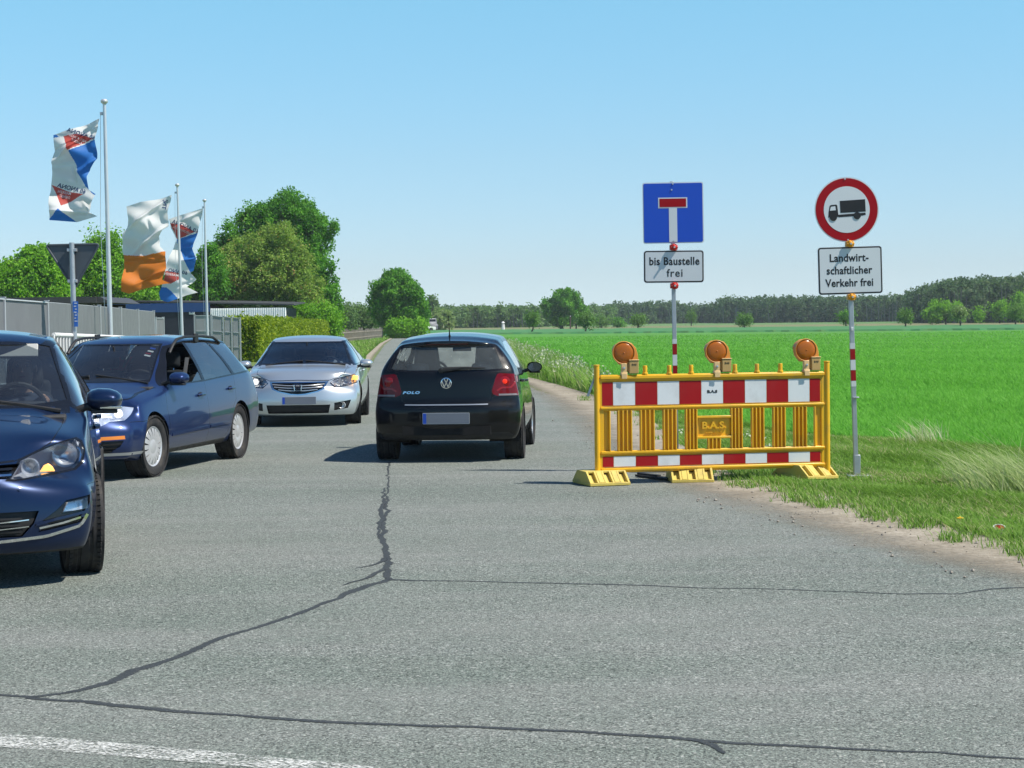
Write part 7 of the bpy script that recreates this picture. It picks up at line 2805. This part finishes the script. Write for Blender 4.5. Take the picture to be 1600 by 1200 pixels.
    for left in (True, False):
        s = 1 if left else -1
        handle(sh, xf, 2.36, .80, r, P_, left); handle(sh, xf, 3.36, .83, r, P_, left)
        p, n = sh.hit('side', 1.60, .895, left)
        mirror_body(r, xf(p) + Vector((0, -s * .02, 0.0)), s, P_, (.15, .21, .13))
    for sg, uu in ((1, .97), (-1, .97), (1, 3.675), (-1, 3.675)):
        q = xf(Vector((uu, 0, .320)))
        wheel(r, Vector((q.x, sg * .79, .320)), .320, .225, sg, 'five', R(3) if uu < 1 else 0)
        arch_liner(r, (q.x, .330), .356, sg * .50, sg * .86)
    interior(r, xf, sp)
    for y0, y1 in ((.66, .02), (-.02, -.62)):
        a = xf(sh.hit('top', 1.36, y0)[0]) + Vector((0, 0, .012)); b = xf(sh.hit('top', 1.37, y1)[0]) + Vector((0, 0, .012))
        wiper(r, [a, a.lerp(b, .5) + Vector((-.01, 0, .004)), b])
    return r, sp, mid


car, sp, mid = build_saloon()
SALOON = (car, mid, sp)
h = Vector((.030, -1)).normalized()
car.scale = (SC,) * 3
place_car(car, G(554, 661), ((mid - .97) * SC, .81 * SC), h)


# ------------------------------------------------------------------ black small hatchback seen from behind
def build_black():
    sp = dict(L=3.97, axle_f=.80, wb=2.47,
              top=[(0, .68), (.3, .80), (.8, .93), (1.02, .985), (1.10, 1.01), (1.45, 1.23), (1.75, 1.37), (2.0, 1.43), (2.4, 1.462), (2.9, 1.452), (3.4, 1.42), (3.72, 1.39), (3.97, 1.365)],
              crown=[(0, .06), (.5, .05), (1.1, .045), (1.8, .05), (3.0, .055), (3.97, .045)],
              belt=[(0, .60), (.3, .72), (.8, .85), (1.1, .93), (2, .95), (3, .985), (3.6, 1.02), (3.97, 1.03)],
              yedge=[(0, .56), (.4, .62), (1.1, .68), (1.8, .57), (2.4, .56), (3.4, .555), (3.97, .555)],
              ybelt=[(0, .72), (.5, .77), (1.2, .785), (2.5, .79), (3.3, .79), (3.97, .755)],
              ymax=[(0, .80), (.6, .835), (2.5, .835), (3.4, .838), (3.97, .82)], zmax=[(0, .55), (3.0, .64), (3.97, .66)],
              ylow=[(0, .80), (.6, .83), (3.4, .83), (3.97, .82)], zlow=[(0, .35), (3.97, .40)],
              ysill=[(0, .76), (.8, .78), (3.3, .78), (3.97, .77)], zbot=[(0, .21), (.5, .19), (1.3, .19), (3.0, .20), (3.6, .24), (3.97, .25)],
              bow=[(0, 0), (.8, 0), (1.0, .12), (1.3, .16), (1.7, .14), (2.0, .04), (2.4, 0), (3.97, 0)],
              front_x=[(.2, .06), (.35, .0), (.5, 0), (.62, .03), (.72, .09)], front_bow=[(.2, .26), (.5, .30), (.72, .38)],
              rear_x=[(.2, .10), (.30, .03), (.42, 0), (.60, .0), (.645, .012), (.665, .045), (.75, .05), (.95, .075), (1.03, .10), (1.15, .175), (1.31, .265), (1.335, .225), (1.40, .235)],
              rear_bow=[(.2, .20), (.6, .20), (.75, .18), (1.0, .14), (1.35, .12)], rear_pow=3.2, rear_blend=.7,
              cowl_u=1.08, dash_z=.93, half_in=.64, seat_u=2.02, seat_z=.34, imir=(1.62, 1.25), smooth=2, du=.03)
    sh = Shell(sp)
    xf, mid = make_xf(sp)
    r = thing('hatchback_car', 'black small hatchback seen from behind, driving away in the middle of the road', 'car')
    cut, line = sh.cut, sh.line
    for u in (.80, 3.27):
        cut(arc(u, .315, .330, 36), 'side', 'hole')
    cut([(1.22, .965), (1.75, 1.30), (2.0, 1.36), (2.6, 1.385), (3.1, 1.365), (3.42, 1.27), (3.42, 1.06), (2.4, .985)], 'side', 'window_frame')
    cut([(1.34, .99), (1.78, 1.278), (2.0, 1.337), (2.26, 1.355), (2.28, 1.0)], 'side', 'side_window')
    cut([(2.36, 1.003), (2.34, 1.357), (2.7, 1.357), (3.08, 1.338), (3.36, 1.255), (3.35, 1.075)], 'side', 'side_window')
    cut([(-.57, 1.36), (.57, 1.36), (.70, 1.0), (-.70, 1.0)], 'front', 'screen_frame', False, {'umin': 1.0, 'umax': 2.1, 'nmin': .3})
    cut([(-.53, 1.34), (.53, 1.34), (.66, 1.03), (.45, 1.015), (-.45, 1.015), (-.66, 1.03)], 'front', 'windscreen', False, {'umin': 1.0, 'umax': 2.1, 'nmin': .3})
    cut([(.40, .60), (.68, .62), (.76, .70), (.70, .78), (.44, .70)], 'front', 'headlight', lim={'umax': .7})
    cut([(-.36, .60), (.36, .60), (.38, .68), (-.38, .68)], 'front', 'grille', False, {'umax': .5})
    # tail
    cut([(-.570, 1.352), (.570, 1.352), (.690, 1.055), (.672, 1.030), (.40, 1.015), (-.40, 1.015), (-.672, 1.030), (-.690, 1.055)], 'rear', 'rear_frame', False, {'umin': 3.4})
    cut([(-.535, 1.292), (.535, 1.292), (.632, 1.065), (.60, 1.050), (.38, 1.040), (-.38, 1.040), (-.60, 1.050), (-.632, 1.065)], 'rear', 'rear_window', False, {'umin': 3.4})
    cut([(-.24, 1.322), (.24, 1.322), (.24, 1.338), (-.24, 1.338)], 'rear', 'brake_light', False, {'umin': 3.4})
    tl = [(.525, .765), (.512, .80), (.565, .985), (.60, 1.0), (.80, .985), (.87, .90), (.87, .745), (.58, .742)]
    cut(tl, 'rear', 'tail_light', lim={'umin': 3.3, 'zmin': .70, 'zmax': 1.02})
    line([(.575, 1.005), (.500, .82), (.515, .745), (.500, .70), (.46, .665), (0, .655)], 'rear', w=.007, lim={'umin': 3.4, 'zmax': 1.03})
    cut([(-.46, .650), (.46, .650), (.46, .6575), (-.46, .6575)], 'rear', 'gap', False, {'umin': 3.6})
    cut([(-.70, .20), (.70, .20), (.74, .30), (.70, .335), (-.70, .335), (-.74, .30)], 'rear', 'valance', False, {'umin': 3.6})
    line([(1.14, .91), (1.12, .6), (1.15, .26), (2.22, .25), (2.31, .3), (2.32, .97)], 'side')
    line([(2.30, .25), (2.82, .25), (2.95, .45), (3.15, .66), (3.40, .80), (3.42, 1.03)], 'side')
    P_ = P_black
    mats = {'body': (P_, 'body'), 'gap': (M_gloss, 'body'), 'window_frame': (M_gloss, 'body'), 'screen_frame': (M_gloss, 'body'), 'rear_frame': (M_gloss, 'body'), 'side_window': (GL_dark, 0),
            'windscreen': (GL_hazy, 0), 'rear_window': (GL_rear, 0), 'headlight': (GL_lamp, 0), 'grille': (M_gloss, 0), 'brake_light': (plain('dark_red_lens', (0.05, 0.002, 0.003), 0.2), 0), 'tail_light': (M_rear, 0), 'valance': (M_trim, 'body')}
    out = sh.finish(r, xf, mats, {'windscreen': .004, 'side_window': .004, 'rear_window': .004}, ('hole',))
    backing(r, out.get('headlight', []), .08, M_reflector)
    for o in out.get('tail_light', []):
        sg = 1 if sum(v.co.y for v in o.data.vertices) > 0 else -1
        strip_on(sh, xf, 'rear', [(sg * .59, .757), (sg * .80, .757)], .020, .003, M_lampgrey, 'reversing_lamp', o, n=10)
        q, n = sh.hit('rear', sg * .655, .905)
        Mx = basis((0, -1, 0), (0, 0, 1), (-1, 0, 0), xf(q) + Vector((.004, 0, 0)))
        m = MB(); m.lathe([(.0, .010), (.045, .009), (.052, .006), (.060, .004)], 20, Mx @ Matrix.Rotation(-sg * .25, 4, 'Y')); m.build('lamp_ring', M_rear2, o)
        if sg < 0:
            m = MB(); m.lathe([(.0, .016), (.02, .014), (.028, .010)], 16, Mx @ Matrix.Rotation(-sg * .25, 4, 'Y')); m.build('bulb', E_red, o)
        strip_on(sh, xf, 'rear', [(sg * .57, .80), (sg * .62, .835), (sg * .72, .835), (sg * .78, .90), (sg * .77, .96)], .02, .004, M_rear2, 'lamp_rib', o, n=16)
    BK = lambda q, off: basis((0, -1, 0), (0, 0, 1), (-1, 0, 0), xf(q) + Vector((-off, 0, 0)))
    q, n = sh.hit('rear', 0, .895)
    round_emblem(r, BK(q, .004), .062)
    q, n = sh.hit('rear', .40, .79)
    text_obj('model_lettering', 'POLO', .040, M_chrome, r, BK(q, .012) @ Matrix.Rotation(R(-8), 4, 'X'), extrude=.002, sx=1.6, bold=.002, spacing=1.2, shear=.25)
    q, n = sh.hit('rear', 0, .50)
    number_plate(r, BK(q, .010), .53, .125)
    strip_on(sh, xf, 'rear', [(-.47, .6525), (-.3, .6505), (.3, .6505), (.47, .6525)], .012, .006, M_rim, 'tailgate_edge_highlight', r, n=30)  # bright metal strip in place of the sky highlight along the body edge
    # wiper, aerial
    a = xf(sh.hit('rear', .06, 1.035)[0]) + Vector((-.025, 0, 0)); b = xf(sh.hit('rear', -.44, 1.060)[0]) + Vector((-.02, 0, 0)); c = xf(sh.hit('rear', -.20, 1.065)[0]) + Vector((-.03, 0, 0))
    m = MB(); m.tube([a, a.lerp(c, .5), c], [.022, .018, .012], 6); m.tube([a + Vector((0, -.02, .02)), c, b], [.012, .013, .007], 6); m.tube([a + Vector((.03, 0, 0)), a], .03, 8)
    m.build('wiper', M_trim, r)
    q, n = sh.hit('top', 3.38, 0)
    m = MB(); p = xf(q); m.tube([p, p + Vector((-.01, 0, .02)), p + Vector((-.05, 0, .11)), p + Vector((-.10, 0, .235))], [.016, .008, .005, .003], 8)
    m.build('aerial', M_trim, r)
    for left in (True, False):
        s = 1 if left else -1
        handle(sh, xf, 2.14, .86, r, P_, left); handle(sh, xf, 3.08, .89, r, P_, left)
        p, n = sh.hit('side', 1.34, .97, left)
        mirror_body(r, xf(p) + Vector((0, -s * .02, 0.0)), s, P_, (.13, .19, .135), amber=False)
    q = xf(sh.hit('side', 1.30, 1.04, False)[0])
    for sg, uu in ((1, .80), (-1, .80), (1, 3.27), (-1, 3.27)):
        q = xf(Vector((uu, 0, .302)))
        wheel(r, Vector((q.x, sg * .735, .302)), .302, .200, sg, 'seven', R(-2) if uu < 1 else 0)
        arch_liner(r, (q.x, .315), .334, sg * .46, sg * .795)
    interior(r, xf, sp, M_seatgrey, tall=True)
    m = MB()
    p = xf(Vector((3.55, 0, .32)))
    m.box((p.x - .1, 0, .36), (.62, 1.0, .10))
    m.build('underbody', M_liner, r)
    return r, sp, mid


car, sp, mid = build_black()
POLO = car
h = Vector((.055, 1)).normalized()
car.scale = (SC,) * 3
place_car(car, G(805, 715.5), ((mid - 3.27) * SC, -.735 * SC), h)

# ================================================================== PEOPLE IN THE CARS
M_skin = plain('skin', (0.45, 0.26, 0.19), 0.55, var=0.06, scale=9)
M_hair = plain('brown_hair', (0.05, 0.032, 0.02), 0.7, var=0.3, scale=40)
M_hair2 = plain('grey_hair', (0.22, 0.21, 0.20), 0.7, var=0.3, scale=40)
M_eye = plain('eye_dark', (0.02, 0.02, 0.02), 0.2)
M_lips = plain('lips', (0.35, 0.13, 0.11), 0.5)


def driver(label, car, mid, sp, shirt, trousers, hair, glasses, lift=0.0):
    """seated figure with both hands on the wheel; x forward, y left, built in the car's own space"""
    us, zs = sp['seat_u'], sp['seat_z']
    x0, y0, z0 = mid - us, 0.37, zs
    zd = sp['dash_z']
    pts, rad, edges = [], [], []

    def v(p, r, parent=None):
        pts.append(Vector((x0 + p[0], y0 + p[1], z0 + p[2]))); rad.append(r)
        if parent is not None: edges.append((parent, len(pts) - 1))
        return len(pts) - 1
    pel = v((0.02, 0, .22), .145)
    bel = v((-.03, 0, .34), .14, pel)
    che = v((-.08, 0, .53), .155, bel)
    nkb = v((-.10, 0, .68), .075, che)
    nk = v((-.085, 0, .74), .058, nkb)
    jaw = v((-.055, 0, .80), .074, nk)
    hd = v((-.06, 0, .875), .092, jaw)
    cr = v((-.07, 0, .94), .075, hd)
    wheel_c = Vector((mid - (us - .48), .37, zd))
    hands = []
    for s in (1, -1):
        sh_ = v((-.09, s * .17, .62), .066, che)
        el = v((.10, s * .25, .40), .046, sh_)
        hp = wheel_c + Vector((-.03, s * .175, .05)) - Vector((x0, y0, z0))
        wr = v((hp[0] - .07, hp[1] + s * .01, hp[2] - .03), .030, el)
        pa = v((hp[0] - .015, hp[1], hp[2]), .034, wr)
        hands.append(pts[pa].copy())
        for k in range(4):
            f1 = v((hp[0] + .035, hp[1] - s * .006, hp[2] + .030 - .019 * k), .0095, pa)
            v((hp[0] + .05 - .004 * abs(k - 1), hp[1] - s * .036, hp[2] + .028 - .018 * k), .008, f1)
        t1 = v((hp[0] + .0, hp[1] - s * .030, hp[2] + .03), .011, pa)
        v((hp[0] + .012, hp[1] - s * .045, hp[2] + .05), .009, t1)
        hip = v((.08, s * .10, .20), .09, pel)
        kn = v((.46, s * .13, .30), .062, hip)
        an = v((.66, s * .12, .02), .042, kn)
        v((.78, s * .12, .00), .036, an)
    me = bpy.data.meshes.new('tmp')
    me.from_pydata(pts, edges, [])
    ob = bpy.data.objects.new('tmp', me)
    COL.objects.link(ob)
    sk = ob.modifiers.new('skin', 'SKIN')
    for i, d in enumerate(me.skin_vertices[0].data):
        d.radius = (rad[i], rad[i])
        d.use_root = i == pel
    sb = ob.modifiers.new('sub', 'SUBSURF'); sb.levels = 2; sb.render_levels = 2
    m2 = bpy.data.meshes.new_from_object(ob.evaluated_get(bpy.context.evaluated_depsgraph_get()))
    bpy.data.objects.remove(ob)
    m2.materials.clear()
    o = bpy.data.objects.new('person', m2)
    COL.objects.link(o)
    for m_ in (shirt, M_skin, trousers): m2.materials.append(m_)
    for f in m2.polygons:
        c = f.center
        f.use_smooth = True
        if c.z > z0 + .70 or min((c - h_).length for h_ in hands) < .085: f.material_index = 1
        elif c.z < z0 + .30 and c.x > x0 - .02 or c.z < z0 + .2: f.material_index = 2
    tag(o, label, 'person')
    H = Vector((x0 - .06, y0, z0 + .875))
    m = MB()
    m.ball(H + Vector((-.018, 0, .022)), .112, 16, (1.0, .86, 1.0))
    m.V = [q for q in m.V]
    keep = []
    hb = m.build('hair', hair, o, smooth=60)
    bm = bmesh.new(); bm.from_mesh(hb.data)
    bmesh.ops.delete(bm, geom=[f for f in bm.faces if f.calc_center_median().x > H.x + .045 and f.calc_center_median().z < H.z + .07 or f.calc_center_median().z < H.z - .06], context='FACES')
    bm.to_mesh(hb.data); bm.free()
    m = MB(); m.add([H + Vector(q) for q in ((.085, 0, .03), (.082, .014, -.022), (.112, 0, -.02), (.082, -.014, -.022), (.09, 0, -.032))], [(0, 1, 2), (0, 2, 3), (1, 4, 2), (2, 4, 3)])
    m.build('nose', M_skin, o, smooth=80)
    for s in (1, -1):
        m = MB(); m.ball(H + Vector((.078, s * .034, .018)), .012, 8); m.build('eye', M_eye, o)
        m = MB(); m.ball(H + Vector((-.01, s * .092, -.005)), .028, 8, (.8, .35, 1.1)); m.build('ear', M_skin, o)
    m = MB(); m.ball(H + Vector((.072, 0, -.060)), .024, 8, (.4, 1, .3)); m.build('mouth', M_lips, o)
    if glasses:
        m = MB()
        for s in (1, -1):
            m.ball(H + Vector((.094, s * .036, .016)), .030, 10, (.25, 1, .72))
            m.tube([H + Vector((.09, s * .066, .022)), H + Vector((-.01, s * .094, .022))], .004, 5)
        m.tube([H + Vector((.098, -.012, .022)), H + Vector((.098, .012, .022))], .004, 5)
        m.build('sunglasses', M_gloss, o)
    o.location = car.location + Vector((0, 0, lift)); o.rotation_euler = car.rotation_euler; o.scale = car.scale
    return o


M_shirt = plain('light_shirt', (0.42, 0.43, 0.46), 0.8, var=0.1, scale=12)
M_shirt2 = plain('dark_shirt', (0.05, 0.06, 0.09), 0.8, var=0.1, scale=12)
M_jeans = plain('jeans', (0.03, 0.045, 0.09), 0.85, var=0.15, scale=15)
driver('driver in dark shirt with short brown hair inside the dark blue hatchback', NEAR[0], NEAR[1], NEAR[2], M_shirt2, M_jeans, M_hair, False, .06)
driver('driver with sunglasses and pale shirt, hands on the wheel of the silver saloon', SALOON[0], SALOON[1], SALOON[2], M_shirt, M_jeans, M_hair2, True)

# ------------------------------------------------------------------ distant vehicles on the far road


def far_car(label, px, depth, L, W_, H_, mat, rz, van=False):
    q = P(px, 517, depth)
    t = thing('van' if van else 'parked_car', label, 'van' if van else 'car', (q.x, depth, 0.0), rz)
    m = MB()
    prof = [(-L / 2, .28), (L / 2, .28), (L / 2, H_ * .55), (L * .22, H_ * .62), (L * .08, H_), (-L * .38, H_), (-L / 2, H_ * .62)] if not van else \
        [(-L / 2, .3), (L / 2, .3), (L / 2, H_ * .5), (L * .34, H_ * .62), (L * .26, H_), (-L / 2, H_)]
    m.prism(prof, W_, basis((1, 0, 0), (0, 0, 1), (0, -1, 0), (0, W_ / 2, 0)))
    m.build('body', mat, t, bevel=.06)
    m = MB()
    if van:
        m.box((L * .30, 0, H_ * .80), (.04, W_ * .82, H_ * .26), Matrix.Rotation(R(-14), 3, 'Y'))
    else:
        m.box((L * .165, 0, H_ * .81), (.04, W_ * .8, H_ * .36), Matrix.Rotation(R(-36), 3, 'Y'))
    m.build('windscreen', M_gloss, t)
    for s in (1, -1):
        m = MB()
        m.box((-L * .13 if not van else L * .15, s * W_ * .5, H_ * .80), (L * .34 if not van else L * .12, .03, H_ * .22))
        m.build('side_window', M_gloss, t)
        for x in (-L * .3, L * .31):
            m = MB(); m.lathe([(0, .1), (.2, .1), (.31, .08), (.31, -.1), (0, -.1)], 16, Matrix.Translation((x, s * (W_ / 2 - .06), .31)) @ Matrix.Rotation(R(90), 4, 'X'))
            m.build('wheel', M_tyre, t)
    return t


far_car('tiny white car far off where the road bends behind the roadside tree', 657, 262, 3.9, 1.7, 1.3, M_whitepaint, R(25))
far_car('tiny grey van far off beside the white car at the bend of the road', 670, 275, 3.6, 1.7, 1.9, plain('van_grey', (0.16, 0.17, 0.18), 0.4, 0.3), R(-70), True)

# ------------------------------------------------------------------ air
t = NT('thin_haze')
pv = t.n("ShaderNodeVolumePrincipled")
pv.inputs['Color'].default_value = (0.82, 0.90, 1.0, 1)
pv.inputs['Density'].default_value = 0.00022
pv.inputs['Anisotropy'].default_value = 0.0
t.link(pv.outputs[0], t.out.inputs['Volume'])
m = MB()
m.box((0, 395, 12.5), (760, 880, 27))
tag(m.build('haze', t.m, None, smooth=0), 'thin blue summer haze over the fields', kind='stuff')
